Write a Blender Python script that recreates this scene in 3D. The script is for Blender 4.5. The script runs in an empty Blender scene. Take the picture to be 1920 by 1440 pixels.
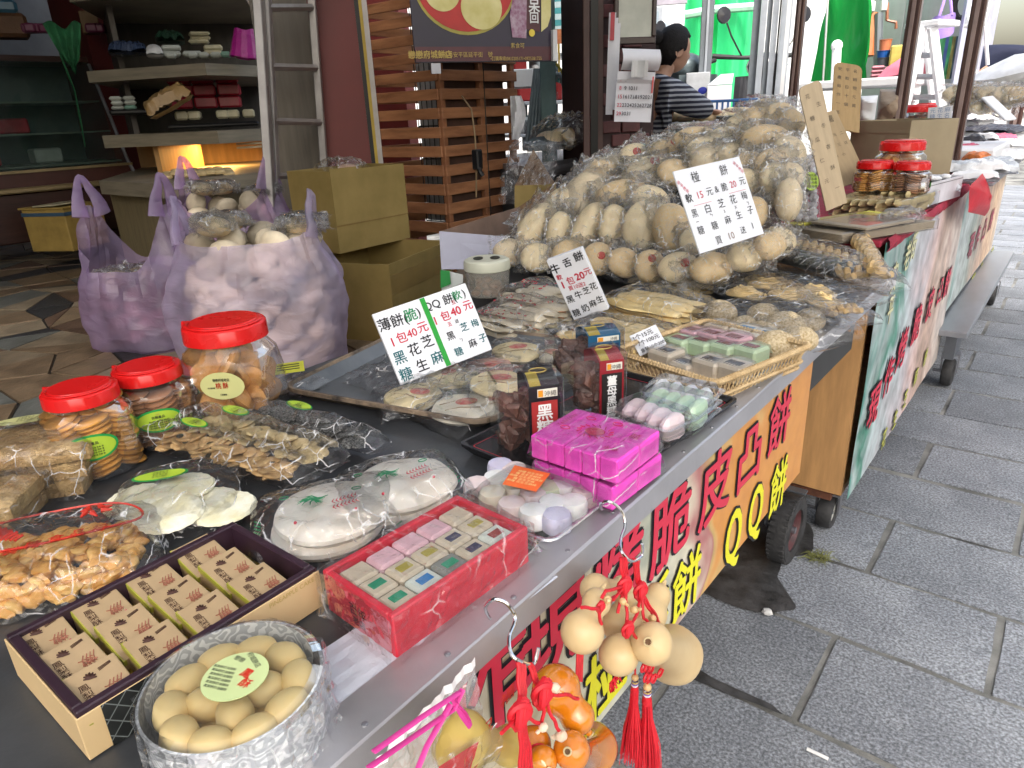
import bpy, math, random
import numpy as np
from math import sin, cos, pi, radians, sqrt, atan2
from mathutils import Vector, Matrix, noise, Euler
V = Vector
rnd = random.Random(7)
scene = bpy.context.scene
COL = scene.collection

# ------------------------------------------------------------------ camera
H, FPX, YAW, PITCH, ROLL = 1.2, 1301.0, -0.6855, 0.3702, -0.0449
_f = V((sin(YAW)*cos(PITCH), cos(YAW)*cos(PITCH), -sin(PITCH)))
_r0 = V((cos(YAW), -sin(YAW), 0)); _u0 = _r0.cross(_f)
_r = _r0*cos(ROLL) + _u0*sin(ROLL); _u = _u0*cos(ROLL) - _r0*sin(ROLL)
EYE = V((0, 0, H))
cam_d = bpy.data.cameras.new('camera'); cam = bpy.data.objects.new('camera', cam_d)
COL.objects.link(cam); scene.camera = cam
cam_d.sensor_width = 36; cam_d.lens = FPX/1920*36; cam_d.clip_start = .02; cam_d.clip_end = 400
mw = Matrix((( _r.x, _u.x, -_f.x, 0), (_r.y, _u.y, -_f.y, 0), (_r.z, _u.z, -_f.z, H), (0, 0, 0, 1)))
cam.matrix_world = mw
# ------------------------------------------------------------------ light
world = bpy.data.worlds.new('World'); scene.world = world; world.use_nodes = True
wn = world.node_tree; wn.nodes.clear()
sky = wn.nodes.new('ShaderNodeTexSky'); sky.sky_type = 'NISHITA'; sky.sun_disc = False
SUN_EL, SUN_AZ = radians(52), radians(132)      # azimuth clockwise from +Y
sky.sun_elevation = SUN_EL; sky.sun_rotation = SUN_AZ; sky.air_density = 1.6; sky.dust_density = 6; sky.ozone_density = .6
hs = wn.nodes.new('ShaderNodeHueSaturation'); hs.inputs['Saturation'].default_value = .75
bg = wn.nodes.new('ShaderNodeBackground'); bg.inputs[1].default_value = .15
wo = wn.nodes.new('ShaderNodeOutputWorld')
wn.links.new(sky.outputs[0], hs.inputs['Color']); wn.links.new(hs.outputs[0], bg.inputs[0]); wn.links.new(bg.outputs[0], wo.inputs[0])
sun_d = bpy.data.lights.new('sun', 'SUN'); sun = bpy.data.objects.new('sun', sun_d); COL.objects.link(sun)
sun_d.energy = 1.5; sun_d.angle = radians(12); sun_d.color = (1, .98, .955)
sd = V((sin(SUN_AZ)*cos(SUN_EL), cos(SUN_AZ)*cos(SUN_EL), sin(SUN_EL)))
sun.rotation_euler = sd.to_track_quat('Z', 'Y').to_euler()
scene.view_settings.view_transform = 'Standard'; scene.view_settings.look = 'None'
scene.view_settings.exposure = 1.52; scene.view_settings.gamma = 1
scene.cycles.max_bounces = 6; scene.cycles.diffuse_bounces = 3; scene.cycles.glossy_bounces = 3
scene.cycles.transmission_bounces = 4; scene.cycles.transparent_max_bounces = 24
scene.cycles.sample_clamp_indirect = 4; scene.cycles.caustics_reflective = False; scene.cycles.caustics_refractive = False

# ------------------------------------------------------------------ placing: a point of the photograph on a real plane
def ray(px, py): return _f + _r*((px-960)/FPX) - _u*((py-720)/FPX)
def Pz(px, py, z): d = ray(px, py); return EYE + d*((z-H)/d.z)
def Px(px, py, x): d = ray(px, py); return EYE + d*(x/d.x)
def Py(px, py, y): d = ray(px, py); return EYE + d*(y/d.y)
def PD(px, py, D): d = ray(px, py); return EYE + d*(D/sqrt(d.x**2+d.y**2))
def zof(x, y, py):                       # height on the vertical through (x,y) seen at row py
    k = (720-py)/FPX; v = V((x, y, -H)); e = V((0, 0, 1))
    return (k*(v@_f) - v@_u)/(e@_u - k*(e@_f))
def proj(p):
    v = p-EYE; return (960+FPX*(v@_r)/(v@_f), 720-FPX*(v@_u)/(v@_f))

# ------------------------------------------------------------------ mesh builder
def T(x=0, y=0, z=0): return Matrix.Translation((x, y, z))
def RX(a): return Matrix.Rotation(a, 4, 'X')
def RY(a): return Matrix.Rotation(a, 4, 'Y')
def RZ(a): return Matrix.Rotation(a, 4, 'Z')
def S(x, y=None, z=None):
    y = x if y is None else y; z = x if z is None else z
    return Matrix.Diagonal((x, y, z, 1))
def frame(o, ax, ay):                    # matrix with origin o, x along ax, z = ax x ay
    x = V(ax).normalized(); z = x.cross(V(ay)).normalized(); y = z.cross(x)
    return Matrix(((x.x, y.x, z.x, o[0]), (x.y, y.y, z.y, o[1]), (x.z, y.z, z.z, o[2]), (0, 0, 0, 1)))
_tc = {}
def text_mesh(body, off=0.0):
    k = (body, off)
    if k not in _tc:
        c = bpy.data.curves.new('t', 'FONT'); c.body = body; c.offset = off; c.align_x = 'CENTER'; c.resolution_u = 3
        o = bpy.data.objects.new('t', c); COL.objects.link(o); bpy.context.view_layer.update()
        m = bpy.data.meshes.new_from_object(o.evaluated_get(bpy.context.evaluated_depsgraph_get()))
        vs = [v.co.copy() for v in m.vertices]; fs = [tuple(p.vertices) for p in m.polygons]
        bpy.data.objects.remove(o); bpy.data.curves.remove(c); bpy.data.meshes.remove(m)
        _tc[k] = (vs, fs)
    return _tc[k]
class MB:
    def __init__(s): s.v = []; s.f = []; s.mi = []; s.k = 0
    def add(s, vs, fs, M=None):
        n = len(s.v)
        s.v.extend([M @ V(v) for v in vs] if M is not None else [V(v) for v in vs])
        s.f.extend([tuple(i+n for i in f) for f in fs]); s.mi.extend([s.k]*len(fs)); return s
    def box(s, x0, y0, z0, x1, y1, z1, M=None, b=0):
        if b <= 0:
            vs = [(x, y, z) for z in (z0, z1) for y in (y0, y1) for x in (x0, x1)]
            return s.add(vs, [(0, 2, 3, 1), (4, 5, 7, 6), (0, 1, 5, 4), (2, 6, 7, 3), (0, 4, 6, 2), (1, 3, 7, 5)], M)
        c = ((x0+x1)/2, (y0+y1)/2, (z0+z1)/2); h = (abs(x1-x0)/2, abs(y1-y0)/2, abs(z1-z0)/2); b = min(b, min(h)*.95)
        vs = []; ix = {}
        for sx in (-1, 1):
            for sy in (-1, 1):
                for sz in (-1, 1):
                    for a in range(3):
                        p = [sx*h[0], sy*h[1], sz*h[2]]
                        for q in range(3):
                            if q != a: p[q] -= (sx, sy, sz)[q]*b
                        ix[(sx, sy, sz, a)] = len(vs); vs.append([c[q]+p[q] for q in range(3)])
        fs = []
        for a in range(3):
            o1, o2 = (a+1) % 3, (a+2) % 3
            for sg in (-1, 1):
                f = []
                for s1, s2 in ((-1, -1), (1, -1), (1, 1), (-1, 1)):
                    k = [0, 0, 0]; k[a] = sg; k[o1] = s1; k[o2] = s2; f.append(ix[(*k, a)])
                fs.append(tuple(f if sg > 0 else f[::-1]))
            for s1 in (-1, 1):
                for s2 in (-1, 1):
                    k0 = [0, 0, 0]; k0[o1] = s1; k0[o2] = s2; k1 = list(k0); k0[a] = -1; k1[a] = 1
                    f = [ix[(*k0, o1)], ix[(*k1, o1)], ix[(*k1, o2)], ix[(*k0, o2)]]
                    fs.append(tuple(f if s1*s2 > 0 else f[::-1]))
        for sx in (-1, 1):
            for sy in (-1, 1):
                for sz in (-1, 1):
                    f = [ix[(sx, sy, sz, a)] for a in range(3)]; fs.append(tuple(f if sx*sy*sz > 0 else f[::-1]))
        return s.add(vs, fs, M)
    def grid(s, nu, nv, fn, M=None, cu=False, cv=False):
        vs = [fn(i/(nu if cu else nu-1), j/(nv if cv else nv-1)) for i in range(nu) for j in range(nv)]
        fs = [(i*nv+j, ((i+1) % nu)*nv+j, ((i+1) % nu)*nv+(j+1) % nv, i*nv+(j+1) % nv)
              for i in range(nu if cu else nu-1) for j in range(nv if cv else nv-1)]
        return s.add(vs, fs, M)
    def tube(s, pts, r, n=8, cap=True, M=None, flat=1.0):
        pts = [V(p) for p in pts]; m = len(pts)
        if m < 2: return s
        rs = r if isinstance(r, (list, tuple)) else [r]*m
        up = None; vs = []
        for i, p in enumerate(pts):
            t = (pts[min(i+1, m-1)] - pts[max(i-1, 0)])
            t = t.normalized() if t.length > 1e-9 else V((0, 0, 1))
            if up is None:
                up = t.cross(V((0, 0, 1)) if abs(t.z) < .9 else V((1, 0, 0))).normalized()
            else:
                up = (up - t*(up@t)); up = up.normalized() if up.length > 1e-6 else t.orthogonal().normalized()
            w = t.cross(up)
            for j in range(n):
                a = 2*pi*j/n; vs.append(p + (up*cos(a) + w*sin(a)*flat)*rs[i])
        fs = [(i*n+j, i*n+(j+1) % n, (i+1)*n+(j+1) % n, (i+1)*n+j) for i in range(m-1) for j in range(n)]
        if cap: fs += [tuple(range(n))[::-1], tuple((m-1)*n+j for j in range(n))]
        return s.add(vs, fs, M)
    def lathe(s, prof, n=24, M=None, sx=1, sy=1, fn=None):     # prof: (r,z); r=0 allowed at the ends
        vs = []; rows = []
        for (r, z) in prof:
            if r < 1e-6: rows.append([len(vs)]); vs.append(V((0, 0, z)))
            else:
                rows.append(list(range(len(vs), len(vs)+n)))
                for j in range(n):
                    a = 2*pi*j/n; p = V((r*cos(a)*sx, r*sin(a)*sy, z)); vs.append(fn(p, a) if fn else p)
        fs = []
        for A, B in zip(rows, rows[1:]):
            if len(A) == 1 and len(B) == 1: continue
            for j in range(n):
                k = (j+1) % n
                if len(A) == 1: fs.append((A[0], B[k], B[j])[::-1])
                elif len(B) == 1: fs.append((A[j], A[k], B[0]))
                else: fs.append((A[j], A[k], B[k], B[j]))
        return s.add(vs, fs, M)
    def prism(s, poly, z0, z1, M=None):
        n = len(poly); vs = [(x, y, z0) for x, y in poly] + [(x, y, z1) for x, y in poly]
        fs = [tuple(range(n))[::-1], tuple(range(n, 2*n))] + [(i, (i+1) % n, n+(i+1) % n, n+i) for i in range(n)]
        return s.add(vs, fs, M)
    def ball(s, r, M=None, nu=12, nv=8):
        pr = [(r*sin(pi*j/nv), -r*cos(pi*j/nv)) for j in range(nv+1)]; pr[0] = (0, -r); pr[-1] = (0, r)
        return s.lathe(pr, nu, M)
    def text(s, body, size, M, off=0.0, sx=1.0, dz=0.0):       # centred on M's origin baseline
        vs, fs = text_mesh(body)
        if off > 0:
            for i, (a, b) in enumerate(((1, 0), (-1, 0), (0, 1), (0, -1)) if off < .04 else ((1, 0), (-1, 0), (0, 1), (0, -1), (.7, .7), (-.7, .7), (.7, -.7), (-.7, -.7))):
                s.add(vs, fs, M @ T(a*off*size, b*off*size, dz-.00004*(i+1)) @ S(size*sx, size, size))
        return s.add(vs, fs, M @ T(0, 0, dz) @ S(size*sx, size, size))
    def mesh(s, name, mats, smooth=False):
        me = bpy.data.meshes.new(name); me.from_pydata([tuple(v) for v in s.v], [], s.f)
        for m in (mats if isinstance(mats, (list, tuple)) else [mats]): me.materials.append(m)
        if any(s.mi): me.polygons.foreach_set('material_index', s.mi)
        if smooth: me.polygons.foreach_set('use_smooth', [True]*len(me.polygons))
        me.update()
        if smooth: me.set_sharp_from_angle(angle=.75)
        return me
    def part(s, name, mats, parent=None, smooth=False, label=None, kind=None, M=None):
        o = bpy.data.objects.new(name, s.mesh(name, mats, smooth)); COL.objects.link(o)
        if parent is not None: o.parent = parent
        if M is not None: o.matrix_local = M
        if label: o['label'] = label
        if kind: o['kind'] = kind
        return o
def inst(name, me, parent, M=None, label=None):
    o = bpy.data.objects.new(name, me); COL.objects.link(o)
    if parent is not None: o.parent = parent
    if M is not None: o.matrix_local = M
    if label: o['label'] = label
    return o
def tag(o, label, cat, group=None):
    o['label'] = label; o['category'] = cat
    if group: o['group'] = group
    return o
def thing(name, label, cat, M=None, group=None):
    o = bpy.data.objects.new(name, None); COL.objects.link(o); o.empty_display_size = .05
    if M is not None: o.matrix_world = M
    return tag(o, label, cat, group)
def struct(mb, name, mat, smooth=False):
    o = mb.part(name, mat, None, smooth); o['kind'] = 'structure'; return o
def copy_tree(o, M=None, label=None, parent=None):
    c = o.copy(); COL.objects.link(c)
    if parent is not None: c.parent = parent
    if M is not None: c.matrix_world = M
    if label: c['label'] = label
    for ch in o.children: copy_tree(ch, parent=c)
    return c

# ------------------------------------------------------------------ materials
def _n(nt, t, **kw):
    n = nt.nodes.new('ShaderNode'+t)
    for k, v in kw.items():
        if k.startswith('_'): setattr(n, k[1:], v)
        else:
            i = n.inputs[int(k[1:])] if k[0] == 'i' and k[1:].isdigit() else n.inputs[k.replace('_', ' ')]
            if hasattr(v, 'is_linked') or hasattr(v, 'links'): nt.links.new(v, i)
            else: i.default_value = v
    return n
def rgba(c): return (*c, 1) if len(c) == 3 else c
_mats = {}
def newmat(name):
    m = bpy.data.materials.new(name); m.use_nodes = True; nt = m.node_tree; nt.nodes.clear()
    out = nt.nodes.new('ShaderNodeOutputMaterial'); return m, nt, out
def mat(name, col=(.5, .5, .5), rough=.5, var=.12, vs=12, bump=0, bs=80, metal=0, spec=.5, sss=0, trans=0, coat=0,
        col2=None, detail=4, emit=None, es=1, rv=0, coord='Object', stretch=None, alpha=1):
    if name in _mats: return _mats[name]
    m, nt, out = newmat(name)
    tc = _n(nt, 'TexCoord'); v = tc.outputs[coord]
    if stretch: v = _n(nt, 'Mapping', Vector=v, Scale=stretch).outputs[0]
    ns = _n(nt, 'TexNoise', Vector=v, Scale=vs, Detail=detail, Roughness=.6)
    c2 = col2 or tuple(c*(1+var*1.5) for c in col); c1 = col if col2 else tuple(c*(1-var) for c in col)
    cr = _n(nt, 'ValToRGB', Fac=ns.outputs[0]); cr.color_ramp.elements[0].position = .32; cr.color_ramp.elements[1].position = .68
    cr.color_ramp.elements[0].color = rgba(c1); cr.color_ramp.elements[1].color = rgba(c2)
    p = _n(nt, 'BsdfPrincipled', Base_Color=cr.outputs[0], Roughness=rough, Metallic=metal)
    p.inputs['Specular IOR Level'].default_value = spec
    if rv:
        mr = _n(nt, 'MapRange', Value=ns.outputs[0]); mr.inputs[3].default_value = rough-rv; mr.inputs[4].default_value = rough+rv
        nt.links.new(mr.outputs[0], p.inputs['Roughness'])
    if sss: p.inputs['Subsurface Weight'].default_value = sss; p.inputs['Subsurface Radius'].default_value = (.02, .012, .006)
    if trans: p.inputs['Transmission Weight'].default_value = trans
    if coat: p.inputs['Coat Weight'].default_value = coat; p.inputs['Coat Roughness'].default_value = .08
    if alpha < 1: p.inputs['Alpha'].default_value = alpha
    if bump:
        nb = _n(nt, 'TexNoise', Vector=v, Scale=bs, Detail=5, Roughness=.65)
        bp = _n(nt, 'Bump', Height=nb.outputs[0], Strength=min(1, bump), Distance=.004 if bump <= 1 else .004*bump)
        nt.links.new(bp.outputs[0], p.inputs['Normal'])
    if emit: p.inputs['Emission Color'].default_value = rgba(emit); p.inputs['Emission Strength'].default_value = es
    nt.links.new(p.outputs[0], out.inputs[0]); _mats[name] = m; return m
def film(name, tint=(1, 1, 1), k=.9, base=.03, haze=.04, rough=.07, cs=45, cb=.9, hcol=(.9, .9, .95), mx=.55, cr=0, ls=None):
    """thin clear plastic: transparent with sharp creased reflections and a little milkiness"""
    if name in _mats: return _mats[name]
    m, nt, out = newmat(name)
    tc = _n(nt, 'TexCoord')
    n1 = _n(nt, 'TexNoise', Vector=tc.outputs['Object'], Scale=cs*.5, Detail=2, Distortion=1.5)
    mp = _n(nt, 'Mapping', Vector=tc.outputs['Object'], Scale=(cs, cs*.45, cs))
    n2 = _n(nt, 'TexVoronoi', Vector=mp.outputs[0], _feature='DISTANCE_TO_EDGE')
    n2.inputs['Scale'].default_value = 1
    pw = _n(nt, 'Math', _operation='MINIMUM', i0=n2.outputs[0], i1=.25)
    ad = _n(nt, 'Math', _operation='MULTIPLY_ADD', i0=pw.outputs[0], i1=1.2, i2=n1.outputs[0])
    bp = _n(nt, 'Bump', Height=ad.outputs[0], Strength=cb, Distance=.006)
    fr = _n(nt, 'Fresnel', IOR=1.5, Normal=bp.outputs[0])
    fc = _n(nt, 'Math', _operation='MULTIPLY_ADD', i0=fr.outputs[0], i1=k, i2=base); fc = _n(nt, 'Math', _operation='MINIMUM', i0=fc.outputs[0], i1=mx)
    tr = _n(nt, 'BsdfTransparent', Color=rgba(tint)); gl = _n(nt, 'BsdfGlossy', Roughness=rough, Normal=bp.outputs[0])
    df = _n(nt, 'BsdfDiffuse', Color=rgba(hcol))
    m1 = _n(nt, 'MixShader', i0=haze, i1=tr.outputs[0], i2=df.outputs[0])
    m2 = _n(nt, 'MixShader', i0=fc.outputs[0], i1=m1.outputs[0], i2=gl.outputs[0])
    if cr:      # bright glints painted in as thin broken pale lines along the creases
        nd = _n(nt, 'TexNoise', Vector=tc.outputs['Object'], Scale=(ls or cs)*.9, Detail=3)
        vm = _n(nt, 'MixRGB', Fac=.35, Color1=_n(nt, 'Mapping', Vector=tc.outputs['Object'], Scale=((ls or cs),)*3).outputs[0], Color2=nd.outputs['Color'])
        ve = _n(nt, 'TexVoronoi', Vector=_n(nt, 'Mapping', Vector=vm.outputs[0], Scale=(1, .32, 1), Rotation=(.3, .2, .6)).outputs[0], _feature='DISTANCE_TO_EDGE'); ve.inputs['Scale'].default_value = 1.3
        ln = _n(nt, 'MapRange', Value=ve.outputs[0]); ln.inputs[1].default_value = .0; ln.inputs[2].default_value = .032; ln.inputs[3].default_value = 1; ln.inputs[4].default_value = 0
        gt = _n(nt, 'MapRange', Value=_n(nt, 'TexNoise', Vector=tc.outputs['Object'], Scale=(ls or cs)*.55, Detail=4).outputs[0]); gt.inputs[1].default_value = .50; gt.inputs[2].default_value = .60
        f3 = _n(nt, 'Math', _operation='MULTIPLY', i0=_n(nt, 'Math', _operation='MULTIPLY', i0=ln.outputs[0], i1=gt.outputs[0]).outputs[0], i1=cr)
        m2 = _n(nt, 'MixShader', i0=f3.outputs[0], i1=m2.outputs[0], i2=_n(nt, 'BsdfDiffuse', Color=(.9, .9, .92, 1)).outputs[0])
    nt.links.new(m2.outputs[0], out.inputs[0]); _mats[name] = m; return m
def flat(name, col=(.5,.5,.5), rough=.6, spec=.3): return mat(name, col, rough, var=.03, spec=spec)
INK = flat('ink_black', (.02, .02, .025)); RED_INK = flat('ink_red', (.5, .02, .05)); GREEN_INK = flat('ink_green', (.01, .2, .07))
TEAL_INK = flat('ink_teal', (.01, .11, .13))
CLEAR = film('clear_film', k=.9, base=.005, haze=.015, cb=.7, cr=.6, ls=42, mx=.6, rough=.03); CLEAR2 = film('clear_film_crisp', cs=60, cb=.7, k=1, base=.005, haze=.015, cr=.6, ls=50, mx=.65, rough=.03)
BUNW = film('bun_wrap', cs=11, cb=.55, k=.85, base=.0, haze=.012, cr=.65, ls=2.6, mx=.6, rough=.03)
BUNH = film('bun_wrap_milky', cs=9, cb=.6, k=.9, base=.0, haze=.05, cr=.8, ls=2.6, mx=.65, rough=.04, hcol=(.72, .70, .64))
RIGID = film('rigid_clear', k=1, base=.0, haze=.015, cs=14, cb=.12, rough=.04)
WRAP = film('cling_wrap', k=1, base=.0, haze=.015, cs=60, cb=.9, mx=.45, cr=.35, ls=30)

# sheet shapes used for plastic bags
def pouch(mb, a, b, h, seed=0, nx=22, ny=16, power=.5, crumple=.004, cf=38, bottom=True, M=None, ex=3.0, edge=.12, curl=.0):
    o = V((seed*7.31, seed*3.17, seed*1.7))
    def f(sgn):
        def g(u, v):
            x = (u*2-1); y = (v*2-1)
            q = max(0, (1-abs(x)**ex))*max(0, (1-abs(y)**ex))
            z = h*q**power
            p = V((x*a, y*b, 0))
            w = noise.noise(p*cf+o)+.6*noise.noise(p*cf*2.3+o*2)
            e = 1+edge*.3*noise.noise(p*20+o)*(1 if abs(x) > .8 or abs(y) > .8 else 0)
            rid = (1-abs(noise.noise(p*cf*.8+o*3)))**3
            cz = curl*(max(0, abs(x)-.65)**1.3)*4*noise.noise(V((x*2, y*3, seed)))
            return V((x*a*e, y*b*e, (z+crumple*(w+rid*1.2))*sgn*(1 if sgn > 0 else .25)+cz + .0015*sgn))
        return g
    mb.grid(nx, ny, f(1), M)
    if bottom: mb.grid(nx//2, ny//2, f(-1), M)
    return mb
# ================================================================== ground and street
def granite(name, col, dark=False):
    m, nt, out = newmat(name)
    tc = _n(nt, 'TexCoord'); oi = _n(nt, 'ObjectInfo')
    v = tc.outputs['Object']
    n1 = _n(nt, 'TexNoise', Vector=v, Scale=150, Detail=3, Roughness=.7)
    n2 = _n(nt, 'TexNoise', Vector=v, Scale=3.2, Detail=8, Roughness=.65)
    n3 = _n(nt, 'TexVoronoi', Vector=v, Scale=210)
    cr = _n(nt, 'ValToRGB', Fac=n1.outputs[0]); e = cr.color_ramp.elements
    e[0].position = .36; e[0].color = rgba([c*.5 for c in col]); e[1].position = .66; e[1].color = rgba([c*1.75 for c in col])
    x = e.new(.5); x.color = rgba(col)
    mx = _n(nt, 'MixRGB', _blend_type='MULTIPLY', Fac=.75, Color1=cr.outputs[0])
    c2 = _n(nt, 'ValToRGB', Fac=n2.outputs[0]); c2.color_ramp.elements[0].position = .3; c2.color_ramp.elements[1].position = .7
    c2.color_ramp.elements[0].color = (.45, .46, .48, 1); c2.color_ramp.elements[1].color = (1.25, 1.24, 1.2, 1)
    nt.links.new(c2.outputs[0], mx.inputs[2])
    ml = _n(nt, 'Math', _operation='MULTIPLY_ADD', i0=oi.outputs['Random'], i1=.42, i2=.80)
    mm = _n(nt, 'MixRGB', _blend_type='MULTIPLY', Fac=1, Color1=mx.outputs[0], Color2=ml.outputs[0])
    p = _n(nt, 'BsdfPrincipled', Base_Color=mm.outputs[0], Roughness=.72)
    sp = _n(nt, 'Math', _operation='GREATER_THAN', i0=n3.outputs['Color'], i1=.9)
    ad = _n(nt, 'Math', _operation='MULTIPLY_ADD', i0=n2.outputs[0], i1=3, i2=n1.outputs[0])
    bp = _n(nt, 'Bump', Height=ad.outputs[0], Strength=.7, Distance=.003, Normal=_n(nt, 'NewGeometry').outputs['Normal'])
    nt.links.new(bp.outputs[0], p.inputs['Normal']); nt.links.new(p.outputs[0], out.inputs[0]); _mats[name] = m; return m
STONE = granite('granite_paver', (.205, .220, .248))
MORTAR = mat('joint_mortar', (.05, .05, .05), .9, col2=(.30, .30, .28), vs=4, bump=1, bs=120, detail=6)
g = MB(); g.box(-1.15, -3, -.3, 6, 60, -.006); g.box(-40, 3.2, -.3, -1.15, 60, -.013); g.box(-40, -30, -.3, 6, -3, -.012)
ground = struct(g, 'ground', MORTAR)
# paving stones, each one an uneven slab with recessed joints
ROWS = [1.19, 1.50, 1.803, 2.12, 2.445, 2.755, 3.06, 3.38, 3.69]
y = 3.69; rows = list(ROWS)
while y < 12: y += .31; rows.append(y)
y = 1.19; low = []
while y > -.3: y -= .305; low.insert(0, y)
rows = low + rows; i0 = rows.index(1.19)
def slab_mesh(w, d, seed):
    mb = MB(); nx, ny = 9, 5; j = .0085
    def top(u, v):
        x = j+(w-2*j)*u; yy = j+(d-2*j)*v; n = noise.noise(V((x*9+seed*5, yy*9, seed)))
        ex = 1 if u in (0, 1) else 0; ey = 1 if v in (0, 1) else 0
        x += ex*.007*noise.noise(V((seed*3, yy*25, 1)))+.0; yy += ey*.008*noise.noise(V((x*22, seed*3, 2)))
        return V((x, yy, .0022*n - (.0015 if ex or ey else 0)))
    mb.grid(nx, ny, top)
    per = [(i, 0) for i in range(nx)] + [(nx-1, k) for k in range(1, ny)] + [(i, ny-1) for i in range(nx-2, -1, -1)] + [(0, k) for k in range(ny-2, 0, -1)]
    idx = [i*ny+k for i, k in per]; vs = [mb.v[q] + V((0, 0, -.03)) for q in idx]; n0 = len(mb.v)
    mb.v.extend(vs); L = len(idx)
    for q in range(L): mb.f.append((idx[q], n0+q, n0+(q+1) % L, idx[(q+1) % L])); mb.mi.append(0)
    return mb.mesh('paving_stone', STONE, True)
pav = struct(MB().box(-1.15, -.5, -.04, 3.1, 12, -.0050), 'pavement', MORTAR)
slabs = {}
n_st = 0
for r in range(len(rows)-1):
    y0, y1 = rows[r], rows[r+1]; k = r-i0
    xo = -.257 if k % 2 == 0 else .05
    xo += rnd.uniform(-.02, .02) if not 0 <= k <= 4 else 0
    n0 = -2 if y0 < 4 else -2
    for q in range(-2, 6 if y0 > 1 else 3):
        x0 = xo + q*.585; x1 = x0+.585
        if x0 < -1.3: continue
        sd_ = rnd.randrange(6); key = (sd_, round(y1-y0, 2))
        if key not in slabs: slabs[key] = slab_mesh(.585, y1-y0, sd_)
        inst('paving_stone', slabs[key], pav, T(x0, y0, rnd.uniform(-.0005, .0008))@RZ(rnd.uniform(-.006, .006)))
# wet dirt patch under the cart wheel
WET = mat('wet_dirt', (.022, .022, .022), .35, col2=(.075, .075, .078), vs=20, bump=.6, bs=60)
def blob(pts, z, h, name, m):
    mb = MB(); c = sum((V(p) for p in pts), V((0, 0)))/len(pts); ring = []
    n = len(pts)
    for i in range(n):
        a = V(pts[i]); b = V(pts[(i+1) % n])
        for t in range(6):
            q = a.lerp(b, t/6); q += (q-c).normalized()*(.03*noise.noise(V((q.x*14, q.y*14, 3)))+.012*noise.noise(V((q.x*60, q.y*60, 0)))); ring.append(q)
    for _ in range(3): ring = [(ring[i-1]+ring[i]*2+ring[(i+1) % len(ring)])/4 for i in range(len(ring))]
    ring = [q+(q-c).normalized()*.006*noise.noise(V((q.x*90, q.y*90, 0))) for q in ring]
    vs = [(c.x, c.y, z+h)] + [(q.x, q.y, z) for q in ring]
    mb.add(vs, [(0, 1+i, 1+(i+1) % len(ring)) for i in range(len(ring))]); return mb.part(name, m)
p_ = [(-.62, 1.46), (-.40, 1.48), (-.36, 1.55), (-.44, 1.62), (-.46, 1.74), (-.40, 1.80), (-.44, 1.95), (-.62, 2.0), (-.75, 1.7)]
o = blob(p_, .0035, .001, 'damp_dirt_patch', WET); o['kind'] = 'stuff'
o = blob([(-.60, 1.16), (-.50, 1.178), (-.42, 1.172), (-.35, 1.184), (-.28, 1.188), (-.31, 1.204), (-.40, 1.198), (-.50, 1.214), (-.62, 1.22)], .0035, .001, 'damp_dirt_patch', WET); o['kind'] = 'stuff'
mb = MB(); c = Pz(1439, 1147, .008)
mb.ball(.012, T(*c)@S(1.2, .9, .7), 7, 5); 
for i, v in enumerate(mb.v): mb.v[i] = v + V((1, 1, 0))*.003*noise.noise(v*300)
tag(mb.part('stone_chip', mat('chip', (.5, .5, .5), .8)), 'small pale stone chip lying on the paving by the damp patch', 'stone')
mb = MB(); mb.tube([Pz(1513, 1404, .004), Pz(1553, 1423, .004)], .0035, 6)
tag(mb.part('paper_stick', mat('stick_white', (.75, .75, .75), .6)), 'thin white stick dropped on the grey paving', 'stick')
mb = MB(); c = Pz(1535, 1046, 0)
for i in range(60):
    a = rnd.uniform(0, 6.28); l = rnd.uniform(.02, .05); b = c + V((rnd.uniform(-.02, .02), rnd.uniform(-.02, .02), 0))
    mb.tube([b, b+V((cos(a)*l*.5, sin(a)*l*.5, l*.3)), b+V((cos(a)*l, sin(a)*l, l*.1))], [.0012, .001, .0003], 3)
o = tag(mb.part('grass_tuft', mat('dry_grass', (.16, .17, .05), .7)), 'dry grass tuft growing out of a paving joint beside the big wheel', 'grass'); o['kind'] = 'stuff'

# raised shop floor of broken slate, pieces proud of dark grout
FZ = .45
GROUT = mat('floor_grout', (.035, .033, .03), .9, bump=.5)
shop_floor = struct(MB().box(-14, -3, -.3, -1.15, 3.2, FZ-.006), 'shop_floor', GROUT)
SL = [mat('slate_%s' % n, c, .45, var=.35, vs=9, bump=.8, bs=40, rv=.12, detail=6) for n, c in
      (('tan', (.17, .12, .075)), ('brown', (.10, .062, .042)), ('grey', (.12, .125, .115)), ('dark', (.03, .03, .032)), ('buff', (.22, .175, .12)))]
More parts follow.
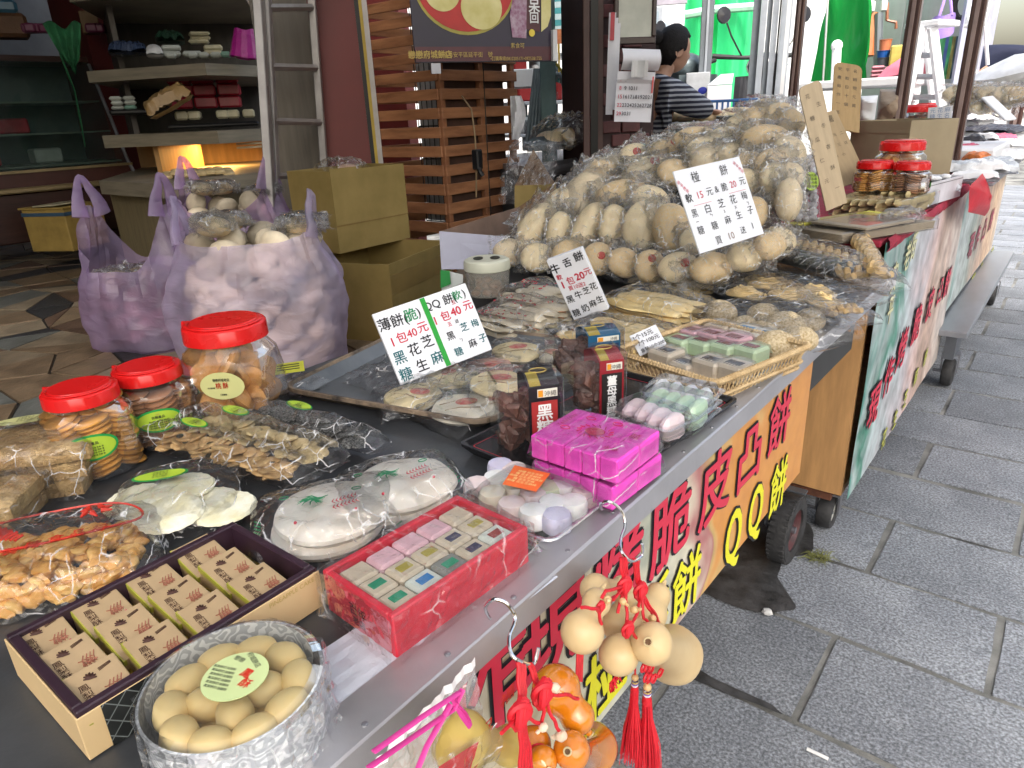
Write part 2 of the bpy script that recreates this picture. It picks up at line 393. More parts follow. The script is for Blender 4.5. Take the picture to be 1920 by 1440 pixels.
# irregular cells: jittered grid of quads and triangles
gx, gy = .21, .24; NX, NY = 26, 22
jit = {}
def jp(i, j):
    if (i, j) not in jit: jit[(i, j)] = V((-1.2-i*gx + rnd.uniform(-.085, .085), -1.4+j*gy + rnd.uniform(-.09, .09)))
    return jit[(i, j)]
for i in range(NX):
    for j in range(NY):
        q = [jp(i, j), jp(i+1, j), jp(i+1, j+1), jp(i, j+1)]
        c = sum(q, V((0, 0)))/4
        if -c.x < c.y*.55 or c.y > 3.1: continue
        pp_ = proj(V((c.x, c.y, FZ)))
        if not (-90 < pp_[0] < 900 and 400 < pp_[1] < 1000): continue
        polys = [q] if rnd.random() < .45 else ([[q[0], q[1], q[2]], [q[0], q[2], q[3]]] if rnd.random() < .5 else [[q[0], q[1], q[3]], [q[1], q[2], q[3]]])
        for P in polys:
            cc = sum(P, V((0, 0)))/len(P); P2 = [(p - (p-cc).normalized()*.007) for p in P]
            mb = MB(); mb.prism([(p.x-cc.x, p.y-cc.y) for p in P2][::-1], -.01, rnd.uniform(.001, .005))
            mb.part('slate_piece', rnd.choice(SL+[SL[0], SL[4]]), shop_floor, M=T(cc.x, cc.y, FZ))

# ================================================================== stall one: cart with steel edge
ZT = .80
STEEL = mat('worn_steel', (.30, .30, .33), .38, metal=.85, var=.15, vs=6, bump=.25, bs=30, rv=.12, stretch=(1, .2, 1))
STEELD = mat('steel_edge', (.40, .395, .42), .38, metal=.55, var=.10, vs=8, bump=.15, bs=25, rv=.08)
TOPD = mat('dark_tabletop', (.04, .043, .048), .32, var=.2, vs=9, bump=.2, bs=25, rv=.12)
cart = thing('food_cart', 'long low food cart with steel edged dark top and yellow printed front', 'cart', T(0, 0, 0))
mb = MB(); mb.box(-1.02, -.6, .765, -.357, 1.86, .796, b=.002); mb.part('tabletop', TOPD, cart)
mb = MB()   # folded steel edge: flat lip on top and face
def strip_pt(y, z): return V((-.30 + .0015*noise.noise(V((y*6, z, 0))), y, z))
prof = [(-.356, .8005), (-.316, .8035), (-.3135, .802), (-.313, .773), (-.316, .770), (-.335, .7695)]
N = 70
mb.grid(N, len(prof), lambda u, v: V((prof[round(v*(len(prof)-1))][0]+.0012*noise.noise(V((u*18, v*3, 0))), -.6+2.48*u, prof[round(v*(len(prof)-1))][1]+.0012*noise.noise(V((u*15, v*2, 5))))))
mb.grid(2, len(prof), lambda u, v: V((prof[round(v*5)][0] if u else -.33, 1.88, prof[round(v*5)][1])))
mb.part('steel_edge', STEELD, cart)
mb = MB(); rv = MB(); rv.lathe([(0.0028, 0), (.0024, .0012), (0, .0018)], 8); rme = rv.mesh('rivet', STEEL, True)
for i in range(30): inst('rivet', rme, cart, T(-.324, -.55+.085*i, .8028))
# printed front panel
def cartprint():
    m, nt, out = newmat('cart_print'); tc = _n(nt, 'TexCoord'); v = tc.outputs['Object']
    sp = _n(nt, 'SeparateXYZ', Vector=v)
    n1 = _n(nt, 'TexNoise', Vector=v, Scale=7, Detail=2, Distortion=.8)
    ad = _n(nt, 'Math', _operation='MULTIPLY_ADD', i0=n1.outputs[0], i1=.55, i2=sp.outputs[1])
    cr = _n(nt, 'ValToRGB', Fac=_n(nt, 'Math', _operation='MULTIPLY_ADD', i0=ad.outputs[0], i1=.78, i2=.0).outputs[0]); e = cr.color_ramp.elements
    e[0].position = .3; e[0].color = (.50, .55, .50, 1); e[1].position = 1.0; e[1].color = (.62, .27, .06, 1)
    for q, c in ((.42, (.66, .68, .60)), (.52, (.45, .38, .24)), (.62, (.63, .62, .50)), (.74, (.33, .36, .30)), (.83, (.66, .62, .48)), (.90, (.40, .14, .14)), (.93, (.48, .34, .12)), (.97, (.62, .36, .12))):
        x = e.new(q); x.color = rgba(c)
    n2 = _n(nt, 'TexNoise', Vector=v, Scale=30, Detail=5)
    mx = _n(nt, 'MixRGB', _blend_type='OVERLAY', Fac=.3, Color1=cr.outputs[0], Color2=n2.outputs[0])
    p = _n(nt, 'BsdfPrincipled', Base_Color=mx.outputs[0], Roughness=.35)
    nt.links.new(p.outputs[0], out.inputs[0]); return m
XB = -.343
mb = MB(); mb.box(XB-.012, -.6, .489, XB, 1.34, .79, b=.001); mb.part('printed_panel', cartprint(), cart)
mb = MB(); mb.box(-.99, -.55, .62, -.345-.03, 1.80, .764); mb.part('cart_frame', mat('frame_dark', (.03, .03, .03), .6), cart)
# lettering on the panel: red row then yellow row, each glyph with a dark outline behind
LR = flat('letter_red', (.62, .03, .07), .4); LY = flat('letter_yellow', (.75, .72, .02), .4)
def front_glyph(ch, px, py, h, m, X, w=1.0, out=.03, parent=cart, lab=None):
    """glyph on a street-facing panel x=X, reading along +y; (px,py) is the centre seen in the photograph"""
    c = Px(px, py, X); F = Matrix(((0, 0, 1, X+.0015), (1, 0, 0, c.y), (0, 1, 0, c.z), (0, 0, 0, 1)))
    mb = MB(); mb.k = 0; mb.text(ch, h, F@T(0, -.37*h, 0), off=.018+out, sx=w)
    mb.k = 1; mb.text(ch, h, F@T(0, -.37*h, 0), off=.018, sx=w, dz=.0016)
    return mb.part('lettering', [INK, m], parent)
for ch, px, py, h in (('現', 1038, 1178, .125), ('烤', 1158, 1062, .12), ('脆', 1256, 984, .122), ('皮', 1340, 910, .122), ('凸', 1404, 853, .118), ('餅', 1460, 790, .115), ('作', 910, 1300, .125)):
    front_glyph(ch, px, py, h, LR, XB, w=1.0)
for ch, px, py, h, w in (('椪', 1135, 1265, .11, .95), ('餅', 1285, 1095, .11, .9), ('酥', 1222, 1150, .11, .85), ('Q', 1373, 1000, .14, .62), ('Q', 1415, 952, .14, .62), ('餅', 1457, 912, .115, .8)):
    front_glyph(ch, px, py, h, LY, XB, w=w)

# big pneumatic wheel
RUB = mat('rubber', (.025, .025, .027), .7, var=.3, vs=30, bump=.4, bs=90)
def wheel(name, parent, c, R, w, knob=True, rimm=None):
    rx = [(R*.62, -w*.42), (R*.80, -w*.5), (R*.93, -w*.44), (R, -w*.2), (R, w*.2), (R*.93, w*.44), (R*.80, w*.5), (R*.62, w*.42), (R*.60, 0), (R*.62, -w*.42)]
    M = T(*c)@RY(pi/2)
    t = MB(); t.lathe(rx, 40, M)
    if knob:
        for i in range(36):
            for sgn in (-1, 1):
                a = 2*pi*(i+.25*sgn)/36
                t.box(-R*.035, -R*.065, 0, R*.035, R*.065, .02, M@RZ(a)@T(R*.965, 0, sgn*w*.24 - .0)@RX(0)@S(1, 1, 1)@T(0, 0, -.01)@RZ(.0), b=.002)
    ty = t.part('tyre', RUB, parent, True)
    r = MB(); r.lathe([(0, -w*.16), (R*.22, -w*.2), (R*.25, -w*.1), (R*.5, -w*.12), (R*.62, -w*.36), (R*.64, w*.36), (R*.5, w*.12), (R*.25, w*.1), (R*.22, w*.25), (0, w*.25)], 24, M)
    r.part('rim', rimm or mat('rim_red', (.06, .018, .02), .5, var=.5, vs=20), parent, True)
    r = MB(); r.tube([V(c)+V((-.06, 0, 0)), V(c)+V((w*.4, 0, 0))], R*.1, 10); r.part('axle', STEEL, parent, True)
bw = Pz(1482, 1050, 0)
wheel('big_wheel', cart, (bw.x-.02, bw.y, .098), .098, .06)
mb = MB()
mb.box(bw.x-.075, bw.y-.012, .09, bw.x-.07, bw.y+.012, .64); mb.box(bw.x-.0699, bw.y-.012, .22, bw.x+.02, bw.y+.012, .225)
mb.part('wheel_fork', mat('fork', (.12, .13, .15), .5, metal=.6), cart)
wheel('rear_wheel', cart, (-.9, 1.7, .098), .098, .06)
wheel('rear_wheel', cart, (-.9, .1, .098), .098, .06); wheel('rear_wheel', cart, (-.47, .1, .098), .098, .06)
mb = MB()
for x_, y_ in ((-.9, 1.7), (-.9, .1), (-.47, .1)): mb.box(x_-.055, y_-.012, .09, x_-.05, y_+.012, .64); mb.box(x_+.03, y_-.012, .09, x_+.035, y_+.012, .64)
mb.part('wheel_fork', mat('fork'), cart)

# ================================================================== stall two: tall wooden box with street banner
stall2 = thing('market_stall', 'higher stall with green and pink banner, bare plywood end and red cloth top', 'stall', T(0, 0, 0))
PLY = mat('plywood', (.46, .25, .10), .55, var=.18, vs=6, bump=.15, bs=40, stretch=(6, 6, .7), detail=6)
Z2 = .872; X2 = -.352; Y2 = 1.905; Y2E = 3.33
mb = MB(); mb.box(-1.1, Y2, .15, -.37, Y2+.018, .855, b=.001)
mb.part('end_panel', PLY, stall2)
mb = MB(); mb.box(-1.1, Y2+.018, .15, -.37, Y2E, .17); mb.box(-1.1, Y2E-.018, .17, -.37, Y2E, .855); mb.part('carcass', PLY, stall2)
mb = MB(); mb.tube([(-.50, Y2-.002, .60), (-.497, Y2-.002, .52), (-.512, Y2-.002, .43)], [.002, .006, .003], 6); mb.part('burn_mark', mat('burn', (.06, .03, .015), .7), stall2)
CLOTHR = mat('red_cloth', (.30, .015, .04), .8, var=.25, vs=15, bump=.5, bs=300)
mb = MB(); mb.box(-1.12, Y2-.01, .856, -.362, Y2E+.01, Z2, b=.003); mb.part('cloth_top', CLOTHR, stall2)
def print2(name, stops, sc=3.0, axis=1):
    m, nt, out = newmat(name); tc = _n(nt, 'TexCoord'); v = tc.outputs['Object']
    sp = _n(nt, 'SeparateXYZ', Vector=v)
    n1 = _n(nt, 'TexNoise', Vector=v, Scale=sc, Detail=3, Distortion=1.2)
    zz = _n(nt, 'Math', _operation='MULTIPLY_ADD', i0=sp.outputs[2], i1=-.15, i2=sp.outputs[axis])
    ad = _n(nt, 'Math', _operation='MULTIPLY_ADD', i0=n1.outputs[0], i1=.75, i2=zz.outputs[0])
    mr = _n(nt, 'MapRange', Value=ad.outputs[0]); mr.inputs[1].default_value = stops[0]; mr.inputs[2].default_value = stops[1]
    cr = _n(nt, 'ValToRGB', Fac=mr.outputs[0]); e = cr.color_ramp.elements; L = stops[2]
    e[0].position = L[0][0]; e[0].color = rgba(L[0][1]); e[1].position = L[-1][0]; e[1].color = rgba(L[-1][1])
    for q, c in L[1:-1]: x = e.new(q); x.color = rgba(c)
    n2 = _n(nt, 'TexNoise', Vector=v, Scale=14, Detail=9)
    mx = _n(nt, 'MixRGB', _blend_type='OVERLAY', Fac=.9, Color1=cr.outputs[0], Color2=n2.outputs[0])
    p = _n(nt, 'BsdfPrincipled', Base_Color=mx.outputs[0], Roughness=.5)
    nt.links.new(p.outputs[0], out.inputs[0]); _mats[name] = m; return m
B2 = print2('banner_print_two', (2.0, 3.6, [(0, (.02, .10, .08)), (.10, (.06, .22, .18)), (.17, (.35, .42, .42)), (.26, (.04, .20, .14)), (.34, (.42, .5, .52)), (.5, (.45, .42, .45)), (.62, (.62, .45, .42)), (.75, (.42, .30, .24)), (.85, (.6, .48, .42)), (1, (.5, .45, .42))]))
mb = MB()
mb.grid(40, 10, lambda u, v: V((X2+.003*noise.noise(V((u*9, v*3, 2))), Y2-.004+(Y2E-Y2)*u, .145+v*(.868-.145)+.004*noise.noise(V((u*25, 3 if v > .5 else 8, v))))))
mb.part('printed_banner', B2, stall2, True)
mb = MB()
for i in range(16):
    yy = Y2+.05+i*.085; mb.grid(3, 6, lambda u, v: V((X2+.002+.006*sin(v*pi)+.002*noise.noise(V((yy*9+v*5, 1, u))), yy+(u-.5)*.09, Z2+.004-.035*v-.006*noise.noise(V((yy*8+u*3, 0, 0))) )))
mb.part('cloth_hem', CLOTHR, stall2, True)
for ch, px, py, h in (('現', 1637, 760, .12), ('作', 1665, 705, .11), ('烤', 1690, 655, .12), ('脆', 1718, 607, .12), ('皮', 1743, 570, .11), ('凸', 1762, 545, .10), ('餅', 1775, 530, .11)):
    c = Px(px, py, X2)
    front_glyph(ch, px, py, h*1.15, LR, X2+.004, w=1.0, out=.03, parent=stall2)
for ch, px, py, h in (('花', 1656, 822, .075), ('生', 1677, 785, .075), ('芝', 1696, 748, .075), ('麻', 1716, 706, .075), ('餅', 1734, 670, .075)):
    front_glyph(ch, px, py, h, flat('faded_yellow', (.45, .46, .10)), X2+.004, w=.9, out=.02, parent=stall2)
for ch, px, py in (('安', 1675, 520), ('平', 1668, 580), ('老', 1700, 480), ('街', 1712, 460)):
    front_glyph(ch, px, py, .09, flat('faded_cream', (.6, .58, .35)), X2+.004, w=.8, out=.0, parent=stall2)
# castors and shelf
def castor(parent, x, y, R=.045, w=.035):
    wheel('castor', parent, (x, y, R), R, w, knob=False, rimm=mat('castor_hub', (.35, .35, .33), .5))
    mb = MB(); mb.box(x-w*.75, y-.012, R, x-w*.65, y+.012, R*2.4); mb.box(x+w*.65, y-.012, R, x+w*.75, y+.012, R*2.4); mb.box(x-w*.75, y-.03, R*2.4, x+w*.75, y+.03, R*2.4+.005)
    mb.part('castor_bracket', STEEL, parent)
cz = Pz(1547, 985, 0); castor(stall2, cz.x, cz.y, .05, .045); castor(stall2, -.95, 2.0); castor(stall2, -.45, 3.2); castor(stall2, -.95, 3.2)
mb = MB(); mb.box(-1.05, Y2+.02, .115, -.40, Y2E-.05, .149); mb.part('base_frame', mat('rust', (.12, .045, .025), .8, var=.5), stall2)

stall3 = thing('steel_cart', 'steel topped cart beyond the banner stall with a printed front and low steel shelf', 'cart', T(0, 0, 0))
Y3, Y3E = 3.36, 6.6
B3 = print2('banner_print_three', (3.2, 5.6, [(0, (.5, .45, .4)), (.15, (.12, .28, .25)), (.3, (.45, .5, .5)), (.45, (.3, .35, .32)), (.6, (.5, .36, .28)), (.75, (.6, .42, .28)), (1, (.45, .42, .38))]))
mb = MB(); mb.box(-1.3, Y3, .86, -.275, Y3E, .905, b=.004); mb.part('steel_top', STEEL, stall3)
mb = MB(); mb.box(-.375, Y3+.02, .32, -.365, 5.1, .859); mb.part('printed_panel', B3, stall3)
mb = MB(); mb.box(-.99, Y3+.02, .3, -.38, 5.08, .859); mb.part('carcass', mat('frame_dark'), stall3)
for ch, px, py in (('現', 1820, 460), ('作', 1832, 445), ('凸', 1845, 430), ('餅', 1858, 412)):
    front_glyph(ch, px, py, .13, flat('faded_red', (.42, .12, .16)), -.364, w=1.3, out=.0, parent=stall3)
for ch, px, py in (('花', 1822, 530), ('生', 1838, 507), ('餅', 1858, 478)):
    front_glyph(ch, px, py, .11, flat('faded_yellow'), -.364, w=1.4, out=.0, parent=stall3)
mb = MB(); mb.box(-.372, 3.22, .275, -.25, 5.15, .302, b=.003); mb.part('low_shelf', mat('shelf_steel', (.34, .36, .40), .35, metal=.75, var=.1, rv=.1, stretch=(1, .3, 1)), stall3)
castor(stall3, -.31, 3.42, .062, .045); castor(stall3, -.31, 5.0, .062, .045)
mb = MB(); mb.box(-.33, 3.3, .155, -.29, 3.5, .274); mb.box(-.33, 4.9, .155, -.29, 5.1, .274); mb.box(-.9, 3.5, .0, -.86, 3.54, .8); mb.box(-.9, 5.0, .0, -.86, 5.04, .8); mb.part('frame', mat('fork'), stall3)
castor(stall3, -.42, 3.6, .045)
# ================================================================== the shop behind
def pfr(px0, px1, pt, pb, D, D1=None):
    """upright frame: local x to the viewer's right, y away, z up; its lower left corner stands at distance D"""
    pm = (pt+pb)/2; A = PD(px0, pm, D); B = PD(px1, pm, D1 or D); d = B-A; w = sqrt(d.x**2+d.y**2)
    zb = zof(A.x, A.y, pb); zt = zof(A.x, A.y, pt)
    return T(A.x, A.y, zb)@RZ(atan2(d.y, d.x)), w, zt-zb
def bx(x0, y0, z0, x1, y1, z1, b=0): return MB().box(x0, y0, z0, x1, y1, z1, b=b)
WALLD = mat('shop_wall', (.10, .12, .13), .8, var=.15, vs=3, bump=.3)
WALLR = mat('oxblood_wall', (.10, .014, .012), .5, var=.2, vs=3, bump=.1)
struct(bx(-9.2, -3, FZ, -9.0, 7.5, 3.3), 'back_wall', WALLD)
struct(bx(-9.2, -3.2, FZ, -1.3, -3.0, 3.3), 'side_wall', WALLD)
struct(bx(-9.2, -3.2, 3.3, -1.9, 3.3, 3.4), 'ceiling', mat('ceiling_grey', (.3, .3, .3), .9))
struct(bx(-9.0, 4.2, -.01, -4.4, 4.3, 3.3), 'dividing_wall', WALLR)

# unseen translucent sheet over the stalls, added to dim the near half
def awn():
    m, nt, out = newmat('awning_sheet'); n = _n(nt, 'TexNoise', Scale=2, Detail=5); mx = _n(nt, 'MixRGB', Fac=n.outputs[0], Color1=(.62, .64, .66, 1), Color2=(.80, .81, .82, 1))
    a = _n(nt, 'MixShader', i0=.62, i1=_n(nt, 'BsdfDiffuse', Color=mx.outputs[0]).outputs[0], i2=_n(nt, 'BsdfTranslucent', Color=mx.outputs[0]).outputs[0]); nt.links.new(a.outputs[0], out.inputs[0]); return m
struct(bx(-1.85, -1.5, 3.2, 2.3, 3.5, 3.21), 'awning_roof', awn())
BRONZE = mat('bronze_pipe', (.10, .055, .045), .3, metal=.4, var=.1)
# glass display counter
WOODD = mat('dark_wood', (.035, .014, .010), .4, var=.3, vs=5, stretch=(1, 1, 8))
BRASS = mat('brass_trim', (.28, .21, .11), .4, metal=.5)
M_, w, h = pfr(-120, 235, 70, 470, 5.2, 5.5)
dc = thing('display_counter', 'dark display counter with sloping glass front and brass trim under the green cloth', 'display case', M_)
zb = -.0
def dl(py): A = M_.translation; return zof(A.x, A.y, py)-A.z
hb = h*.36
bx(0, 0, 0, w, .7, hb*.72, b=.01).part('cabinet', WOODD, dc)
bx(-.02, -.04, hb*.72, w+.02, .72, hb*.80, b=.008).part('brass_ledge', BRASS, dc)
bx(0, 0, hb*.80, w, .70, hb*1.0).part('cabinet', mat('cab_red', (.06, .02, .015), .4), dc)
bx(-.01, -.02, hb, w+.01, .0, hb*1.04).part('brass_ledge', BRASS, dc)
bx(0, .28, h*.93, w, .75, h*.96).part('cabinet_top', WOODD, dc)
g_ = MB(); g_.grid(2, 2, lambda u, v: V((w*u, .0+.28*v, hb+(h*.93-hb)*v)))
g_.part('glass', film('case_glass', tint=(.75, .85, .8), base=.05, haze=.10, cb=0.02, cs=3, k=.8, hcol=(.12, .2, .19)), dc)
for k in range(3):
    bx(.02, .06+.07*k, hb+(h*.93-hb)*(.04+.29*k), w-.02, .68, hb+(h*.93-hb)*(.055+.29*k)).part('shelf_board', mat('case_shelf', (.14, .15, .13), .4), dc)
bx(0, .70, hb, w, .72, h*.93).part('back_panel', WALLD, dc)
REDP = mat('red_packet', (.33, .012, .03), .35, var=.2)
for k, (u, s_) in enumerate(((.12, 0), (.2, 0), (.36, 1), (.42, 1), (.14, 2), (.24, 2), (.31, 2), (.55, 0))):
    b_ = bx(0, 0, 0, .16, .14, .09, b=.01).part('packet', REDP if k != 7 else mat('pale_packet', (.3, .3, .3), .5), dc, M=T(w*u, .28+.05*s_, hb+(h*.93-hb)*(.06+.29*s_)))
mb = MB(); mb.tube([(w+.02, .02, hb*.5), (w+.03, .0, hb*.75), (w-.01, -.01, hb*1.05), (w, .28, h*.92)], .012, 8); mb.part('side_rail', STEEL, dc)

# things on the counter
BSK = mat('brown_wicker', (.10, .045, .018), .6, bump=1, bs=90)
M2, w2, h2 = pfr(-60, 52, 18, 68, 5.6); bt = thing('wicker_basket', 'brown wicker basket with blue plastic packs on the display counter', 'basket', M2)
bx(0, 0, 0, w2, .2, h2*.95, b=.02).part('weave', BSK, bt); bx(.02, .02, h2*.95, w2-.03, .18, h2*1.5, b=.02).part('packs', mat('blue_pack', (.05, .14, .22), .3), bt)
M2, w2, h2 = pfr(151, 185, 20, 62, 5.7); tag(bx(0, 0, 0, w2, .12, h2, b=.004).part('carton', mat('carton', (.16, .10, .05), .7), M=M2), 'small upright brown carton on the counter by the column', 'carton')
mb = MB()
GC = PD(118, 40, 5.05); mm = pfr(85, 167, 36, 140, 5.05)
pts = {}
def cloth(u, v):
    ww = (1-v)**.75*.9+.02; x = mm[1]*(.5+(u-.5)*ww*(1 if v < .8 else .6)+.06*v*.5); z = mm[2]*(1-v)
    return V((x, .03*sin(u*14+v*3)*(1-v*.5)+(.2 if v == 0 else 0), z+.02*sin(u*9)*(v < .2)))
mb.grid(14, 12, cloth)
gc = tag(mb.part('green_cloth', mat('green_cloth', (.02, .13, .05), .8, var=.3, bump=.4, bs=20), M=mm[0], smooth=True), 'green cloth draped over the counter edge, trailing a ribbon', 'cloth')
mb = MB(); a = [PD(112, 100, 5.04), PD(128, 140, 5.03), PD(140, 170, 5.02), PD(150, 220, 5.0), PD(160, 275, 5.0)]; iv = mm[0].inverted()
mb.tube([iv@q for q in a], [.02, .025, .018, .022, .01], 6, flat=.25); mb.part('ribbon', mat('green_cloth'), gc)
mb = MB()
for k in range(7):
    px = 55+rnd.random()*25 if k < 3 else 165+rnd.random()*30
    c = PD(px, 62, 5.45); mb.box(-.05, -.03, 0, .05, .03, .05, T(*c)@RZ(rnd.random()*3), b=.01)
o = mb.part('bits', mat('purple_bits', (.12, .02, .06), .5)); o.name = 'crumpled_wrappers'; tag(o, 'crumpled dark wrappers lying along the top of the display counter', 'wrappers'); o['kind'] = 'stuff'
# column
cx = PD(232, 200, 6.3); struct(bx(cx.x-.25, cx.y-.25, FZ, cx.x+.25, cx.y+.25, 3.3), 'column', WALLR)
M2, w2, h2 = pfr(196, 222, 0, 66, 5.95)
pt = thing('paper_tags', 'string of white paper tags hanging on the dark red column', 'tags', M2)
for k, (x, z, a, sz) in enumerate(((.0, .27, .1, 1.3), (.08, .17, -.05, 1.2), (.05, .06, .5, 1), (.12, -.02, .9, .9))):
    bx(0, 0, 0, .055*sz, .002, .11*sz).part('tag', flat('paper', (.55, .56, .55)), pt, M=T(x, 0, z)@RY(a))

# corner shelf unit with pale board fronts and a warm lamp inside
BRD = mat('grey_oak', (.22, .19, .14), .5, var=.2, vs=4, stretch=(1, 1, 9), bump=.1)
BRDD = mat('shadow_oak', (.07, .06, .05), .6, var=.2, vs=3, stretch=(6, 6, .6))  # same oak darkened in colour for the shaded upper bays
OAKW = mat('lamplit_oak', (.45, .25, .09), .5, var=.2, vs=3, stretch=(5, 5, .6))  # same oak with the lamp's warm light put into its colour
L0 = PD(190, 250, 5.0); C0 = PD(408, 250, 4.5); R0 = PD(500, 250, 4.75)
su = thing('shelf_unit', 'corner shelf unit with pale board edges, one bay lit warm yellow', 'shelf', T(C0.x, C0.y, FZ))
def loc(p): return (p.x-C0.x, p.y-C0.y)
Bk0 = PD(250, 250, 5.9); Bk1 = PD(520, 250, 5.9)
def shelf_board(zc, th, ins=0, nm='shelf_board', far=1.0, parent=su, m=BRD):
    q = [loc(L0), loc(C0), loc(R0), loc(Bk1), loc(Bk0)]
    mb = MB(); mb.prism(q, zc-FZ-th, zc-FZ); return mb.part(nm, m, parent)
zs = {py: zof(C0.x, C0.y, py) for py in (118, 245, 345)}
zs[0] = zof(C0.x, C0.y, -3)
shelf_board(zs[118]+.0, .06); shelf_board(zs[245], .07); shelf_board(zs[0]+.1, .06)
mbx = MB(); q = [loc(PD(185, 340, 4.6)), loc(PD(300, 340, 3.95)), loc(PD(500, 340, 4.4)), loc(Bk1), loc(Bk0)]; zl = zof(*[PD(300, 340, 3.95)[i] for i in (0, 1)], 345)
mbx.prism(q, zl-FZ-.07, zl-FZ); mbx.part('counter_board', BRD, su)
c2 = PD(310, 400, 4.15); iv = T(-C0.x, -C0.y, -FZ)
mb = MB(); A = PD(215, 400, 4.75); B = PD(312, 400, 4.15); Cc = PD(500, 400, 4.6)
mb.prism([loc(A), loc(B), loc(Cc), loc(Bk1), loc(Bk0)], 0, zl-FZ-.071); mb.part('cupboard', mat('tan_board', (.20, .16, .09), .6, stretch=(5, 5, .6)), su)
def wallseg(p, q, z0, z1, th, m, nm, parent=su):
    d = (q-p); L = sqrt(d.x**2+d.y**2); mm = T(p.x-C0.x, p.y-C0.y, 0)@RZ(atan2(d.y, d.x)); mb = MB(); mb.box(0, 0, z0-FZ, L, th, z1-FZ, mm); return mb.part(nm, m, parent)
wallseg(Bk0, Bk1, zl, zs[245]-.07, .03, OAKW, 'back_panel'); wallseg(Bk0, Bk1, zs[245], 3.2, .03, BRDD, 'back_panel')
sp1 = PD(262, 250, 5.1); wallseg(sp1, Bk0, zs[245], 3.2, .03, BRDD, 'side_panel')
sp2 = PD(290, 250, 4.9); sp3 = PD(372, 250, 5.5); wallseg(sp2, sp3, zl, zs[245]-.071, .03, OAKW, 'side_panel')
# stock on the shelves
def heap(name, label, cat, px0, px1, pt, pb, D, n, size, mats, parent=None, b=.01, dep=.2, group=None):
    M2, w2, h2 = pfr(px0, px1, pt, pb, D); t = thing(name, label, cat, M2, group); k = 0
    sx, sy, sz = size; nx = max(1, int(w2/sx)); nz = max(1, int(h2/sz))
    for i in range(nx):
        for j in range(nz):
            if rnd.random() < .06: continue
            mb = bx(-sx*.47, -sy/2, 0, sx*.47, sy/2, sz*.95, b=b)
            mb.part(n, rnd.choice(mats), t, M=T(sx*(i+.5)+rnd.uniform(-.01, .01), sy/2+rnd.uniform(0, .03), sz*j)@RZ(rnd.uniform(-.12, .12)))
    return t
WHP = flat('white_packet', (.40, .42, .38)); CRM = mat('cream_packet', (.42, .38, .25), .4, var=.2)
heap('red_boxes', 'wall of small dark red boxes stacked on the middle shelf', 'boxes', 312, 478, 130, 205, 5.0, 'red_box', (.14, .12, .07), [REDP])
heap('cream_packets', 'black tray of cream coloured wrapped cakes on the middle shelf', 'packets', 325, 485, 205, 226, 4.75, 'packet', (.075, .1, .05), [CRM])
M2, w2, h2 = pfr(312, 487, 228, 243, 4.68); tag(bx(0, 0, 0, w2, .3, h2*.6, b=.01).part('black_tray', flat('black_plastic', (.012, .012, .013), .35), M=M2), 'black tray under the cream packets on the middle shelf', 'tray')
M2, w2, h2 = pfr(205, 280, 205, 216, 4.95); tag(bx(0, 0, 0, w2, .2, .03, b=.01).part('black_tray', flat('black_plastic'), M=M2), 'black tray of white packs at the open end of the middle shelf', 'tray')
heap('white_packets', 'loose white and green packs on the small black tray', 'packets', 208, 275, 180, 206, 4.95, 'packet', (.07, .06, .025), [WHP, flat('mint_packet', (.2, .35, .28))])
M2, w2, h2 = pfr(280, 360, 170, 225, 4.6); mb = MB(); pouch(mb, w2*.62, .09, .075, seed=8, crumple=.014, power=.3)
tag(mb.part('bread_bag', mat('tan_loaf', (.32, .2, .08), .4, bump=1, bs=30), M=M2@T(w2/2, .06, .07)@RY(-.45), smooth=True), 'tan bag of baked strips leaning on the middle shelf', 'bag')
heap('foil_packs', 'flat clear packs of pale biscuits on the upper shelf', 'packets', 300, 420, 78, 105, 4.75, 'packet', (.11, .12, .03), [WHP, CRM])
heap('shelf_packs', 'row of wrapped white and green packs in front on the upper shelf', 'packets', 305, 475, 88, 108, 4.62, 'packet', (.06, .09, .03), [WHP, flat('mint_packet'), CRM, mat('orange_film')])
heap('biscuit_stack', 'stack of round white wrapped biscuits on the upper shelf', 'packets', 350, 415, 55, 80, 4.85, 'packet', (.12, .1, .02), [CRM, WHP])
M2, w2, h2 = pfr(200, 275, 66, 104, 4.85)
mb = MB(); pouch(mb, w2/2, .1, .05, seed=3, crumple=.012); tag(mb.part('dark_blue_bag', mat('navy_film', (.03, .045, .09), .25, bump=1, bs=40), M=M2@T(w2/2, .1, .02)), 'shiny dark blue bag at the left end of the upper shelf', 'bag')
M2, w2, h2 = pfr(272, 305, 80, 105, 4.7)
mb = MB(); pouch(mb, w2/2, .07, .05, seed=4); tag(mb.part('orange_pack', mat('orange_film', (.4, .12, .03), .3, bump=1, bs=40), M=M2@T(w2/2, .08, .01)), 'small orange pack on the upper shelf edge', 'packet')
M2, w2, h2 = pfr(290, 345, 52, 82, 4.95)
mb = MB(); pouch(mb, w2/2, .1, .045, seed=5, crumple=.014); tag(mb.part('dark_green_bag', mat('green_film', (.015, .05, .03), .4, bump=1, bs=30), M=M2@T(w2/2, .1, .02)), 'dark green cloth bag behind the packs on the upper shelf', 'bag')
M2, w2, h2 = pfr(425, 482, 50, 105, 4.6); mb = MB()
mb.grid(14, 10, lambda u, v: V((w2*(.5+(.5*cos(u*2*pi))*(1-.35*v)), .07*sin(u*2*pi)*(1-.4*v), h2*v+.012*noise.noise(V((u*6, v*6, 0))))), cu=True)
tag(mb.part('magenta_bundle', mat('magenta_film', (.42, .02, .26), .3, bump=1, bs=30), M=M2@RY(.15)), 'bright magenta wrapped bundle on the upper shelf beside the ladder', 'packet')
M2, w2, h2 = pfr(300, 440, 312, 345, 4.3)
